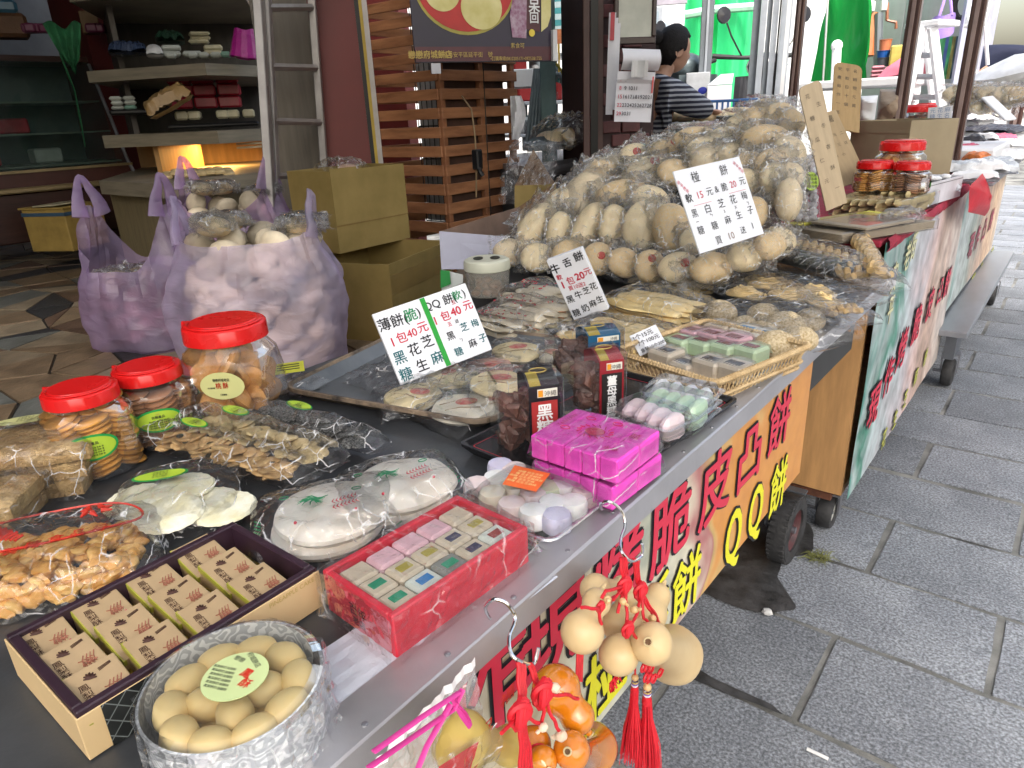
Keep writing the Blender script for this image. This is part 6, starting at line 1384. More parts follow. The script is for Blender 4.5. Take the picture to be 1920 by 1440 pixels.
# ---- gift box with red walls
M_, w, d = rect3((735, 1157), (990, 987), (570, 1087), .84)
rb = thing('red_gift_box', 'red walled gift box of fifteen windowed cakes sealed in cling wrap', 'gift box', M_@T(0, 0, ZG)); hh = .0425
REDB = mat('red_card', (.60, .02, .045), .35, var=.06, vs=30)
wt = .0065
for a_ in ((-w/2, -d/2, 0, w/2, -d/2+wt, hh), (-w/2, d/2-wt, 0, w/2, d/2, hh), (-w/2, -d/2+wt, 0, -w/2+wt, d/2-wt, hh), (w/2-wt, -d/2+wt, 0, w/2, d/2-wt, hh)): bx(*a_, b=.0012).part('wall', REDB, rb)
bx(-w/2+wt, -d/2+wt, 0, w/2-wt, d/2-wt, .008).part('base', REDB, rb)
mb = MB(); mb.text('百年', .012, Matrix(((0, 0, -1, -w/2-.0006), (-1, 0, 0, 0), (0, 1, 0, .018), (0, 0, 0, 1))), off=.01); mb.text('老店', .009, Matrix(((0, 0, -1, -w/2-.0006), (-1, 0, 0, 0), (0, 1, 0, .008), (0, 0, 0, 1))), off=.01); mb.part('lettering', INK, rb)
cw, cd = (w-2*wt-.002)/5, (d-2*wt-.002)/3
pal = [['c', 't', 't', 't', 't'], ['t', 't', 't', 'c', 't'], ['c', 'p', 'p', 'p', 'p']]
cols = {'t': (.58, .50, .38), 'c': (.62, .60, .48), 'p': (.70, .44, .50), 'g': (.22, .22, .20), 'w': (.62, .66, .60)}
lay = [[('t', 'gn'), ('w', 'bl'), ('g', 'gn'), ('t', 'nv'), ('w', 'rd')], [('t', 'gn'), ('t', 'ye'), ('t', 'ye'), ('t', 'nv'), ('t', 'ye')], [('t', None), ('p', None), ('p', None), ('p', None), ('t', None)]]
wc = {'gn': (.02, .28, .15), 'bl': (.03, .18, .45), 'nv': (.05, .05, .10), 'ye': (.38, .32, .06), 'rd': (.30, .05, .04)}
for j in range(3):
    for i in range(5):
        c_, wn_ = lay[j][i]; x = -w/2+wt+.001+cw*(i+.5); y = -d/2+wt+.001+cd*(j+.5)
        t = bx(-cw/2+.0006, -cd/2+.0006, 0, cw/2-.0006, cd/2-.0006, .030, b=.003).part('cake', mat('gift_'+c_, cols[c_], .4, var=.08, vs=50, spec=.6), rb, M=T(x, y, .008))
        if wn_:
            bx(-cw*.24, -cd*.17, .0295, cw*.24, cd*.17, .0308, b=.0005).part('window', mat('gw_'+wn_, wc[wn_], .3), t)
mb = MB(); 
def wrapf(u, v):
    x = (u*2-1)*(w/2+.004); y = (v*2-1)*(d/2+.004); e = max(abs(u*2-1), abs(v*2-1)); n = noise.noise(V((x*60, y*60, 2)))
    return V((x, y, hh+.0035+.0012*n - (.0 if e < .98 else .003)))
mb.grid(34, 22, wrapf)
for sgn, ax in ((-1, 0), (1, 0), (-1, 1), (1, 1)):
    def sd(u, v):
        L_ = (d if ax == 0 else w)/2+.004; K_ = (w if ax == 0 else d)/2+.0045; q = (u*2-1)*L_; z = (hh+.002)*v; f = .004*noise.noise(V((q*50, z*90, sgn+ax*3))) + .004*(1-v)
        return V((sgn*(K_+f), q, z)) if ax == 0 else V((q, sgn*(K_+f), z))
    mb.grid(24, 7, sd)
mb.grid(16, 5, lambda u, v: V((w/2+.004+.03*v, -d/2-.004+(d+.008)*u, .012-.01*v+.005*noise.noise(V((u*9, v*5, 3)))))); mb.part('cling_film', WRAP, rb)
mb = MB(); mb.grid(22, 14, lambda u, v: V((-w*.5-.10+(w+.1)*u, -d/2-.035+.09*v-.0*u, .0012+.0012*noise.noise(V((u*12, v*9, 4)))+.001))); mb.part('white_sheet', mat('sheet_white', (.55, .58, .66), .25, var=.06, bump=.6, bs=25), rb)

# ---- mochi box
M_, w, d = quad4([(852, 938), (1040, 1012), (1138, 925), (962, 860)], .822); w *= 2; d *= 2; M_ = M_@T(0, 0, -.822)
mc = thing('mochi_box', 'clear box of powdery pastel rice cakes with an orange label', 'box', M_@T(0, 0, ZG))
MOC = {'v': (.56, .54, .70), 'k': (.76, .64, .64), 'w': (.80, .80, .80), 'c': (.72, .66, .54), 'g': (.58, .70, .48)}
mb = MB(); mb.lathe([(0, 0), (.013, 0), (.0162, .003), (.0165, .015), (.0145, .0205), (.006, .0215), (0, .0212)], 20, fn=lambda p, a: V((p.x*(1+.025*cos(8*a)), p.y*(1+.025*cos(8*a)), p.z)))
iv = (M_@T(0, 0, ZG)).inverted(); mm_ = {k: MB.mesh(mb, 'rice_cake', mat('mochi_'+k, v, .8, var=.05, vs=60, bump=.3, bs=150, sss=.2), True) for k, v in MOC.items()}
for px, py, k in ((938, 872, 'v'), (895, 908, 'k'), (931, 896, 'w'), (924, 926, 'c'), (964, 880, 'k'), (966, 912, 'c'), (1000, 925, 'k'), (1028, 915, 'g'), (1056, 910, 'w'), (1098, 918, 'k'), (960, 946, 'k'), (1000, 960, 'w'), (1044, 968, 'v'), (1074, 942, 'w'), (1016, 893, 'c'), (1036, 943, 'w')):
    p = iv@Pz(px, py+6, ZG+.016); inst('rice_cake', mm_[k], mc, T(p.x, p.y, .003)@RZ(rnd.random())@S(.95, .95, 1))
mb = MB(); loft(mb, [rrl(w-.03, d-.03, .008, 0), rrl(w-.012, d-.012, .012, .018), rrl(w, d, .014, .019), rrl(w, d, .014, .0215), rrl(w-.014, d-.014, .014, .023), rrl(w-.034, d-.034, .014, .036)], True, True); mb.part('clear_shell', RIGID, mc)
mb = MB(); L = rrl(w+.001, d+.001, .014, .020); mb.tube(L+[L[0]], .0016, 6); L = rrl(w-.03, d-.03, .008, .002); mb.tube(L+[L[0]], .0016, 6); mb.part('shell_rim', film('rim_clear', base=.25, haze=.15, cb=.1, cs=20), mc, True)
P = [iv@Pz(*q, ZG+.0372) for q in ((942, 908), (1005, 922), (1032, 888), (965, 872))]; mb = MB(); mb.add([(p.x, p.y, .0372) for p in P], [(0, 1, 2, 3)]); lb = mb.part('orange_label', mat('orange_label', (.75, .13, .02), .4), mc)
cL = sum(P, V((0, 0, 0)))/4; mb = MB(); a_ = (P[1]-P[0]); A_ = atan2(a_.y, a_.x)
for k in range(5): mb.text('麻糬 花生芝麻抹茶'[k % 2:7+k % 3], .0048, T(cL.x, cL.y, .0377)@RZ(A_)@T(0, .010-.0055*k, 0))
mb.part('lettering', flat('label_pale', (.9, .7, .3)), mc)

# ---- open presentation box, twelve little printed boxes
M_, w, d = rect3((142, 1338), (592, 1063), (-2, 1196), .838)
gb = thing('presentation_box', 'open dark lined presentation box with cream outside holding small printed boxes', 'gift box', M_@T(0, 0, ZG)); hh = .0405; wt = .007
DLN = mat('dark_lining', (.028, .012, .022), .45, var=.2, vs=40); CRO = mat('cream_outside', (.62, .45, .24), .45, var=.05)
for a_, nm in (((-w/2, -d/2, 0, w/2, -d/2+wt, hh), 's'), ((-w/2, d/2-wt, 0, w/2, d/2, hh), 's'), ((-w/2, -d/2+wt, 0, -w/2+wt, d/2-wt, hh), 's'), ((w/2-wt, -d/2+wt, 0, w/2, d/2-wt, hh), 's')):
    bx(*a_, b=.001).part('wall', DLN, gb)
e_ = .0016
bx(-w/2-e_, -d/2-e_, -.0, w/2+e_, -d/2-.0002, hh-.004, b=.0004).part('outer_sleeve', CRO, gb); bx(-w/2-e_, -d/2, 0, -w/2-.0002, d/2+e_, hh-.004, b=.0004).part('outer_sleeve', CRO, gb)
bx(-w/2+wt, -d/2+wt, 0, w/2-wt, d/2-wt, .004).part('base', DLN, gb)
# patterned black panel on the front
def lozenge():
    m, nt, out = newmat('lozenge_print'); tc = _n(nt, 'TexCoord'); mp = _n(nt, 'Mapping', Vector=tc.outputs['Object'], Rotation=(0, pi/4, 0), Scale=(95, 1, 95))
    b = _n(nt, 'TexBrick', Vector=_n(nt, 'Mapping', Vector=mp.outputs[0], Rotation=(-pi/2, 0, 0)).outputs[0], Scale=1, Color1=(.012, .014, .014, 1), Color2=(.02, .022, .022, 1), Mortar=(.16, .18, .18, 1), Mortar_Size=.04)
    b.offset = 0; b.inputs['Brick Width'].default_value = 1; b.inputs['Row Height'].default_value = 1
    p = _n(nt, 'BsdfPrincipled', Base_Color=b.outputs[0], Roughness=.25); nt.links.new(p.outputs[0], out.inputs[0]); return m
bx(-w/2+.014, -d/2-e_-.0012, -.0, w*.08, -d/2-e_-.0002, hh-.004).part('pattern_panel', lozenge(), gb)
mb = MB(); mb.text('PINEAPPLE CAKE', .006, Matrix(((1, 0, 0, w*.36), (0, 0, -1, -d/2-e_-.0006), (0, 1, 0, .03), (0, 0, 0, 1)))); mb.part('lettering', GOLD, gb)
GOLDM = mat('gold_foil', (.42, .30, .05), .3, metal=.7, var=.25, vs=30, bump=.4, bs=60)
for i in range(4):
    bx(-.0215, -d/2+wt+.002, 0, .023, d/2-wt-.002, .012, b=.002).part('gold_tray', GOLDM, gb, M=T(-w/2+wt+(w-2*wt)*(i+.5)/4, 0, .0045))
iv = (M_@T(0, 0, ZG)).inverted()
KR = mat('kraft_gold', (.42, .30, .17), .42, var=.06, vs=40, metal=.15); BRN = flat('print_brown', (.05, .018, .012)); BRL = flat('print_twig', (.36, .14, .09)); LIM = mat('lime_trim', (.34, .33, .04), .4)
row = ['nearest', 'middle', 'far']
cols4 = [[(81, 1187), (131, 1227), (182, 1270)], [(187, 1133), (240, 1168), (292, 1201)], [(285, 1080), (338, 1110), (392, 1140)], [(373, 1028), (427, 1055), (485, 1085)]]
pc0 = None
nmz = ('first', 'second', 'third', 'fourth')
for ci, cc in enumerate(cols4):
    for ri, (px, py) in enumerate(cc):
        p = iv@Pz(px, py, .835); MM = gb.matrix_world@T(p.x, p.y, .0125+.0105)@RZ(0) if False else (M_@T(0, 0, ZG))@T(p.x, p.y, .0075)@RZ(rnd.uniform(-.04, .04))@RY(rnd.uniform(-.03, .03))@RX(.2+rnd.uniform(-.04, .04))
        lab = 'small printed pastry box, %s group from the cream corner, %s' % (nmz[ci], ('by the rear dark wall', 'in the middle', 'by the wall near the tin')[ri])
        if pc0 is None:
            t = thing('pastry_box', lab, 'box', MM, 'small pastry boxes in the presentation box'); pc0 = t; a, b, h = .0182, .0236, .026
            bx(-a, -b, 0, a, b, h, b=.0006).part('carton', KR, t)
            bx(-a-.0004, -b-.0004, h-.0055, -a+.0022, b+.0004, h-.0002).part('lime_trim', LIM, t)
            mb = MB(); zt = h+.0004
            for q in range(7):
                a_ = q*.55-.4; mb.tube([(-.003, .012, zt), (-.003+.0042*cos(a_), .012+.005*sin(a_), zt)], [.0016, .0006], 4)
            mb.part('leaf_print', BRN, t)
            mb = MB()
            for q in range(11):
                x0 = .002+.0009*q; y0 = -.004-.001*(q % 3); a_ = 1.6*sin(q*2.1); mb.tube([(x0, y0-.004, zt), (x0+.002*cos(a_), y0+.002, zt), (x0+.005*cos(a_+.6), y0+.006*sin(a_+1.2), zt)], .00045, 3)
            mb.part('twig_print', BRL, t)
            mb = MB(); mb.text('鳳', .0075, T(-.0095, .0035, zt)); mb.text('梨', .0075, T(-.0095, -.004, zt)); mb.text('酥', .0075, T(-.0095, -.0115, zt))
            for q in range(3): mb.tube([(.004, .014+.0012*q, zt), (.013, .016+.0009*q, zt)], .0003, 3)
            mb.part('lettering', BRN, t)
            mb = MB()
            for q, (x_, y_) in enumerate(((-.013, -.018), (.003, -.019), (.012, -.012))): mb.ball(.0009, T(x_, y_, zt), 6, 4)
            mb.part('flower_print', flat('print_rose', (.5, .04, .12)), t)
        else: copy_tree(pc0, MM, lab)

# ---- round tin with clear lid
c = Pz(436, 1275, .848); R_ = .0600
tn = thing('cookie_tin', 'round silver scrolled tin with clear lid, full of pale oval cookies', 'tin', T(c.x, c.y, ZG)@RZ(YAW_)); hh = .05
def scroll():
    m, nt, out = newmat('scroll_print'); tc = _n(nt, 'TexCoord'); 
    n = _n(nt, 'TexNoise', Vector=tc.outputs['Object'], Scale=60, Detail=1, Distortion=4)
    w_ = _n(nt, 'TexWave', Vector=tc.outputs['Object'], Scale=24, Distortion=26, _wave_type='RINGS'); w_.inputs['Detail'].default_value = 1.5; w_.inputs['Detail Scale'].default_value = 2.5
    a = _n(nt, 'Math', _operation='GREATER_THAN', i0=w_.outputs[0], i1=.62)
    mx = _n(nt, 'MixRGB', Fac=a.outputs[0], Color1=(.50, .53, .57, 1), Color2=(.82, .85, .88, 1))
    p = _n(nt, 'BsdfPrincipled', Base_Color=mx.outputs[0], Roughness=.3, Metallic=.15); nt.links.new(p.outputs[0], out.inputs[0]); return m
mb = MB(); mb.lathe([(0, 0), (R_*.97, 0), (R_*.98, .002), (R_*.98, hh*.93), (R_*1.0, hh*.95), (R_*1.0, hh), (R_*.97, hh), (R_*.965, .006), (0, .004)], 56); mb.part('tin_body', scroll(), tn, True)
COOK = mat('pale_cookie', (.78, .56, .22), .55, var=.1, vs=18, sss=.12, col2=(.78, .65, .34))
mb = MB(); mb.lathe([(0, -.012), (.7, -.010), (.98, -.002), (1, .002), (.86, .012), (.5, .017), (0, .0185)], 24, S(.0172, .0125, .75), fn=lambda p, a: p+V((0, 0, .0004*noise.noise(p*3))))
cm_ = mb.mesh('cookie', COOK, True); iv = (T(c.x, c.y, ZG)@RZ(YAW_)).inverted()
ck = [(338, 1290, -.3), (355, 1340, .2), (378, 1380, .5), (460, 1352, .2), (533, 1320, .9), (568, 1265, .5), (555, 1225, .2), (508, 1195, .4), (435, 1200, .2), (360, 1235, .1), (405, 1310, .9), (470, 1262, .9), (398, 1268, 1.2), (515, 1255, 1.0), (455, 1305, -.2)]
ckp = []
for r_q, n_q in ((.0412, 10), (.0172, 4)):
    for k in range(n_q): a_ = 2*pi*k/n_q+.3; ckp.append((r_q*cos(a_), r_q*sin(a_), a_+pi/2 if n_q > 5 else a_))
for x, y, a_ in ckp: inst('cookie', cm_, tn, T(x, y, hh-.016)@RZ(a_+rnd.uniform(-.3, .3))@RX(rnd.uniform(-.12, .12))@S(.98, 1.0, 1))
for x, y, a_ in ckp: inst('cookie', cm_, tn, T(x*.9, y*.9, .018)@RZ(a_+1))
mb = MB(); mb.lathe([(0, .003), (R_*.9, .0025), (R_*1.01, 0), (R_*1.02, -.006)], 48, T(0, 0, hh+.001)); mb.part('clear_lid', film('lid_film', base=.02, haze=.02, cb=.06, cs=10, k=.9, rough=.03, mx=.6), tn, True)
LBL = mat('label_celadon', (.52, .62, .30), .5, var=.04)
mb = MB(); mb.lathe([(0, 0), (.022, 0), (.022, .0006), (0, .0006)], 36, T(.003, -.001, hh+.0045)); lb = mb.part('round_label', LBL, tn)
mb = MB(); mb.text('鳳', .0085, T(.009, -.002, hh+.0054)@RZ(-.5), off=.02); mb.text('酥', .0085, T(.011, -.011, hh+.0054)@RZ(-.5), off=.02); mb.part('lettering', flat('label_red', (.6, .04, .02)), tn)
mb = MB(); mb.text('府城餅店', .0046, T(.010, .012, hh+.0054)@RZ(-.9)); mb.text('戀戀', .0046, T(.0, .013, hh+.0054)@RZ(-.5))
for k in range(6): mb.text('鳳梨酥奶油麵粉', .0026, T(-.007, .006-.0036*k, hh+.0054)@RZ(-.3))
mb.part('lettering', INK, tn)
mb = MB()
mb.lathe([(R_*1.03, hh+.001), (R_*1.04, hh*.8), (R_*1.035, hh*.4), (R_*1.05, .01), (R_*1.12, .002)], 60, fn=lambda p, a: p+V((cos(a), sin(a), 0))*(.004*noise.noise(V((cos(a)*6, sin(a)*6, p.z*60)))+.002*sin(a*23))); mb.part('outer_wrap', WRAP, tn)

# ---- white wrapped pastries
GP = flat('print_green', (.01, .26, .10)); RP = flat('print_red', (.55, .03, .06))
def white_pastry(label, px, py, rx, seed, disc=2, ang=0):
    c = Pz(px, py, .815); r = rx*((c-EYE)@_f)/FPX; t = thing('pastry_bag', label, 'pastry', T(c.x, c.y, ZG)@RZ(ang)@S(1, 1.0, 1), 'bags of white round pastries')
    for k in range(disc):
        mb = MB(); mb.lathe([(0, 0), (r*.93, 0), (r, .006), (r*.98, .010), (r*.8, .015), (0, .017)], 36, fn=lambda p, a: p*1.0+V((cos(a), sin(a), 0))*.004*noise.noise(V((cos(a)*1.5+seed, sin(a)*1.5, k)))+V((0, 0, .0015*noise.noise(p*25+V((seed, 0, 0))))))
        mb.part('pastry', mat('white_pastry', (.84, .82, .76), .6, var=.04, vs=12, sss=.1, col2=(.78, .70, .60)) if k < 9 else None, t, True, M=T(.006*k, .004*k, .0125*k))
    zt = .0125*disc+.0095
    mb = MB()
    for q in range(12):
        a_ = 2.3+q*.35; x = -.01+.004*cos(q); mb.tube([(x, .012, zt), (x+.008*cos(a_), .012+.008*sin(a_), zt+.0002), (x+.015*cos(a_+.3), .012+.013*sin(a_+.3), zt)], [.0009, .0008, .0003], 4)
    mb.tube([(-.04+.005*cos(a_), .025+.003*sin(a_), zt) for a_ in [x*.7 for x in range(10)]], .0007, 4); mb.tube([(.035+.005*cos(a_), .018+.003*sin(a_), zt) for a_ in [x*.7 for x in range(10)]], .0007, 4)
    mb.part('green_print', GP, t)
    mb = MB()
    for s_ in (0, 1):
        for q in range(7):
            x = .008+.004*q; y = -.002-.012*s_+.001*q; mb.tube([(x, y, zt), (x+.002, y+.005, zt)], [.0008, .0003], 4); mb.tube([(x, y, zt), (x+.003, y-.004, zt)], [.0008, .0003], 4)
    mb.ball(.0018, T(.03, -.026, zt), 6, 4); mb.ball(.0018, T(-.03, -.03, zt), 6, 4); mb.part('red_print', RP, t)
    mb = MB(); pouch(mb, r*1.28, r*1.12, .0125*disc+.012, seed=seed, crumple=.004, nx=40, ny=32, power=.32, edge=.3, cf=26); mb.part('bag', CLEAR2, t)
    mb = MB(); 
    for sx in (-1, 1):
        for q in range(9): mb.tube([(sx*r*1.12, -r*.5+q*r*.12, .008), (sx*r*1.22, -r*.45+q*r*.12, .010)], .0012, 4)
    mb.part('edge_print', GP, t); return t
white_pastry('stack of white flat pastries in printed film nearest the red box', 612, 968, 108, 3, 2, YAW_+.3)
white_pastry('stack of white flat pastries in printed film behind the mochi box', 752, 915, 98, 5, 2, YAW_+.5)
# ================================================================== jars
LIDR = mat('red_lid', (.62, .012, .012), .28, var=.05, spec=.5, rv=.1); LIMEL = mat('label_lime', (.36, .52, .04), .45, var=.03); GRB = mat('label_green', (.01, .28, .06), .45)
BIS = mat('biscuit_gold', (.46, .22, .045), .55, var=.25, vs=25, bump=.3, bs=80); BISD = mat('biscuit_brown', (.22, .10, .045), .5, var=.25, vs=25); BISX = mat('biscuit_peach', (.44, .21, .055), .6, var=.3, vs=20, bump=.8, bs=50)
_d = MB(); _d.lathe([(0, 0), (.9, 0), (1, .12), (1, .2), (.85, .32), (0, .34)], 16, S(.021, .021, .017)); DISC = {k: _d.mesh('biscuit', k, True) for k in (BIS, BISD)}
def jar(label, bpx, ltop, wlid, z0=ZG, kind='disc', m=BIS, square=0, lab='lime', labang=0, dense=True, bodyk=1.22, text=None, labz=.5):
    A = Pz(*bpx, z0); k = ((A-EYE)@_f)/FPX; zt = zof(A.x, A.y, ltop); Hh = zt-z0; rl = wlid*k/2*.97; R_ = rl*bodyk; hl = rl*.50
    t = thing('cookie_jar', label, 'jar', T(A.x, A.y, z0)@RZ(YAW_), 'red lidded jars')
    hb = Hh-hl
    ex = 4.5 if square else 2.0
    def sq(p, a):
        c_, s_ = cos(a), sin(a); q = (abs(c_)**ex+abs(s_)**ex)**(-1/ex); f = q if square else 1+.02*cos(a*12); f = 1+(f-1)*min(1, max(0, (hb*.88-p.z)/(hb*.15))); return V((p.x*f, p.y*f, p.z))
    s_ = .84 if square else 1
    if square: R_ *= .86
    # lid: ribbed skirt, raised disc, folded handle
    mb = MB(); mb.lathe([(0, hb+hl*1.0), (rl*.80, hb+hl*1.0), (rl*.83, hb+hl*.90), (rl*.88, hb+hl*.87), (rl*.97, hb+hl*.86), (rl*1.01, hb+hl*.78), (rl*1.02, hb+.002), (rl*.97, hb+.001)], 48, fn=lambda p, a: p*1.0 if p.z > hb+hl*.8 else V((p.x*(1+.006*cos(a*40)), p.y*(1+.006*cos(a*40)), p.z)))
    ld_ = mb.part('lid', LIDR, t, True)
    mb = MB(); mb.tube([(rl*.9*cos(a), rl*.9*sin(a), hb+hl*.93) for a in [pi+x*pi/14 for x in range(15)]], rl*.05, 6, flat=.6); mb.tube([(-rl*1.0, 0, hb+hl*.95), (-rl*1.03, 0, hb+hl*.6)], rl*.06, 6); mb.part('handle', LIDR, ld_, True)
    mb = MB(); mb.lathe([(rl*.93, hb+.002), (rl*.93, hb*.97), (R_*.98, hb*.87), (R_*1.0, hb*.82), (R_*1.0, hb*.55), (R_*.975, hb*.52), (R_*.975, hb*.48), (R_, hb*.45), (R_, hb*.08), (R_*.9, 0), (0, .002)], 40, fn=sq); mb.part('clear_body', RIGID, t, True)
    # contents
    if kind == 'disc':
        dr = .021; rr = R_-dr*1.02; step = .0062; n_c = 6; s2 = min(1, R_/.05)
        cols_ = [(0, 0)]+[(rr*cos(a), rr*sin(a)) for a in [2*pi*q/n_c+.2 for q in range(n_c)]]
        for (x, y) in cols_:
            zz = .004; tx, ty = rnd.uniform(-.25, .25), rnd.uniform(-.25, .25)
            while zz < hb*.86:
                inst('biscuit', DISC[m], t, T(x+rnd.uniform(-.002, .002), y+rnd.uniform(-.002, .002), zz)@RX(tx+rnd.uniform(-.05, .05))@RY(ty))
                zz += step+rnd.uniform(0, .001)
    else:
        ms = []
        for q in range(3):
            mb = MB(); mb.ball(1, S(R_*.52, R_*.46, R_*.17), 16, 8)
            for i, v in enumerate(mb.v): mb.v[i] = v*(1+.16*noise.noise(v*70+V((q*9, 0, 0))))
            ms.append(mb.mesh('biscuit', m, True))
        for q in range(26):
            a = q*2.4; rr = R_*.48 if q % 3 else R_*.1
            inst('biscuit', ms[q % 3], t, T(rr*cos(a), rr*sin(a), R_*.2+(hb*.86-R_*.3)*q/26)@RZ(a)@RX(1.57+rnd.uniform(-.7, .7)))
    # oval label curved on the body, facing the lane
    if lab:
        lw, lh = R_*(1.15 if lab == 'lime' else 1.2), hb*(.30 if lab == 'lime' else .26); zc = hb*labz
        m0 = GRB if lab == 'lime' else mat('label_olive', (.50, .50, .22), .4, var=.03)
        def cyl(mb, rad):
            for i, v in enumerate(mb.v):
                if square: mb.v[i] = V((v.x*.80+R_*.12, -(rad*.985)+.018*(v.x/R_)**4*R_ , v.z))
                else: a = v.x/rad-pi/2+.25+labang; mb.v[i] = V((rad*cos(a), rad*sin(a), v.z))
            return mb
        mb = MB(); mb.grid(20, 2, lambda u, v: V((lw*.5*cos(pi*u)*-1, 0, zc+lh*.62*sin(pi*u)*(1 if v else -1)))); cyl(mb, R_+.0012).part('label', m0, t, True)
        if lab == 'lime':
            mb = MB(); mb.grid(20, 2, lambda u, v: V((lw*.45*cos(pi*u)*-1, 0, zc+lh*.52*sin(pi*u)*(1 if v else -1)))); cyl(mb, R_+.0018).part('label_field', LIMEL, t, True)
        mb = MB()
        def tx(s, x, z, h): mb.text(s, h, Matrix(((1, 0, 0, x), (0, 0, -1, 0), (0, 1, 0, z), (0, 0, 0, 1))), off=.015)
        if lab == 'lime':
            tx('自製產品', 0, zc+lh*.16, lh*.16)
            for q in range(4): tx('成分麵粉 糖 奶油 芝麻 蛋', 0, zc-lh*.02-lh*.12*q, lh*.085)
        else:
            tx('戀戀府城老店', 0, zc+lh*.22, lh*.15); tx('成分麵粉糖', -lw*.25, zc-lh*.1, lh*.08); tx('訂購專線', 0, zc-lh*.42, lh*.09)
        cyl(mb, R_+.0024).part('lettering', INK, t)
        mb = MB()
        if lab != 'lime': tx('桃 酥', 0, zc-lh*.08, lh*.30)
        else: tx('名產', 0, zc+lh*.34, lh*.10)
        cyl(mb, R_+.0026).part('lettering', flat('label_red') if lab != 'lime' else GOLD, t)
    return t
jar('red lidded jar of golden button biscuits, nearest the picture edge', (190, 873), 722, 126, labang=.25, bodyk=1.25, labz=.52)
jar('red lidded jar of brown button biscuits, between the golden and the tall jar', (306, 818), 682, 118, m=BISD, labang=.25, bodyk=1.2, labz=.5)
jar('tall square red lidded jar of broken peach coloured cookies with olive label', (455, 782), 598, 146, kind='chunk', m=BISX, square=1, lab='olive', bodyk=1.3, labz=.60)

# ================================================================== flat bags on the near end
def orient(F, a, b, name, label, cat, group=None):
    return thing(name, label, cat, F, group), a, b
def lumps(t, a, b, h, n, m, size, seed, part='piece', flatk=.5, long=1.0, rough=.2):
    ms = []
    for q in range(4):
        mb = MB(); mb.ball(1, S(size*long, size, size*flatk), 12, 8)
        for i, v in enumerate(mb.v): mb.v[i] = v*(1+rough*noise.noise(v*(1.2/size)+V((q*7+seed, 0, 0))))
        ms.append(mb.mesh(part, m, True))
    r2 = random.Random(seed)
    for q in range(n):
        x, y = r2.uniform(-a, a), r2.uniform(-b, b); e = max(0, 1-(abs(x)/a)**3)*max(0, 1-(abs(y)/b)**3)
        inst(part, ms[q % 4], t, T(x, y, size*flatk*.8+r2.random()*h*e**.6)@RZ(r2.random()*6)@RX(r2.uniform(-.5, .5)))
OLBL = mat('label_olive', (.50, .50, .22), .4)
def oval_label(t, x, y, z, rx, ry, m0=GRB, m1=LIMEL, ang=0, ed=True, tilt=0):
    M = T(x, y, z)@RZ(ang)@RX(tilt)
    mb = MB(); mb.lathe([(0, 0), (1, 0), (1, .0005), (0, .0005)], 28, M@S(rx, ry, 1)); mb.part('label', m0, t)
    if ed: mb = MB(); mb.lathe([(0, 0), (1, 0), (1, .0004), (0, .0004)], 28, M@T(0, 0, .0007)@S(rx*.9, ry*.86, 1)); mb.part('label_field', m1, t)
    mb = MB(); 
    for q in range(4): mb.text('自製產品 成分麵粉'[q:6+q], ry*.26, M@T(0, ry*(.42-.32*q), .0014))
    mb.part('lettering', INK, t)
# white round crackers
CRK = mat('white_cracker', (.76, .70, .42), .55, vs=35, col2=(.86, .86, .74), bump=.4, bs=90); 
M_, a, b = quad4([(262, 1012), (492, 950), (400, 880), (200, 905)], ZG+.01)
t = thing('cracker_bag', 'bag of big round white crackers with a bright green oval label', 'bag', T(M_.translation.x, M_.translation.y, ZG)@M_.to_euler().to_matrix().to_4x4())
iv = t.matrix_world.inverted() if False else (T(M_.translation.x, M_.translation.y, ZG)@M_.to_euler().to_matrix().to_4x4()).inverted()
_c = MB(); _c.lathe([(0, 0), (.9, .0005), (1, .003), (.93, .0062), (.6, .0072), (0, .0068)], 44, S(.034, .034, 1), fn=lambda p, a: p*(1+(.022*cos(a*26) if p.xy.length > .5 else 0))); crk = _c.mesh('cracker', CRK, True)
for i, (px, py) in enumerate(((250, 920), (268, 930), (284, 940), (300, 950), (322, 965), (370, 925), (392, 935), (420, 948), (345, 915))):
    p = iv@Pz(px, py, ZG+.02); inst('cracker', crk, t, T(p.x, p.y, .004+.0035*i if i < 5 else .004+.0045*(i-5))@RZ(i)@RX(rnd.uniform(-.1, .1))@RY(rnd.uniform(-.1, .1)))
mb = MB(); pouch(mb, a*1.12, b*1.1, .030, seed=61, crumple=.003, nx=40, ny=28, power=.3, edge=.3); mb.part('bag', CLEAR, t)
p = iv@Pz(302, 897, ZG+.03); oval_label(t, p.x, p.y, .034, .030, .012, ang=(iv.to_euler().z+YAW_+.28))
mb = MB()
for q in range(5): p = iv@Pz(430+rnd.uniform(-10, 10), 968+rnd.uniform(-5, 5), ZG+.012); mb.ball(.003, T(p.x, p.y, .016)@S(1.5, 1, .4), 6, 4)
mb.part('green_print', GP, t)
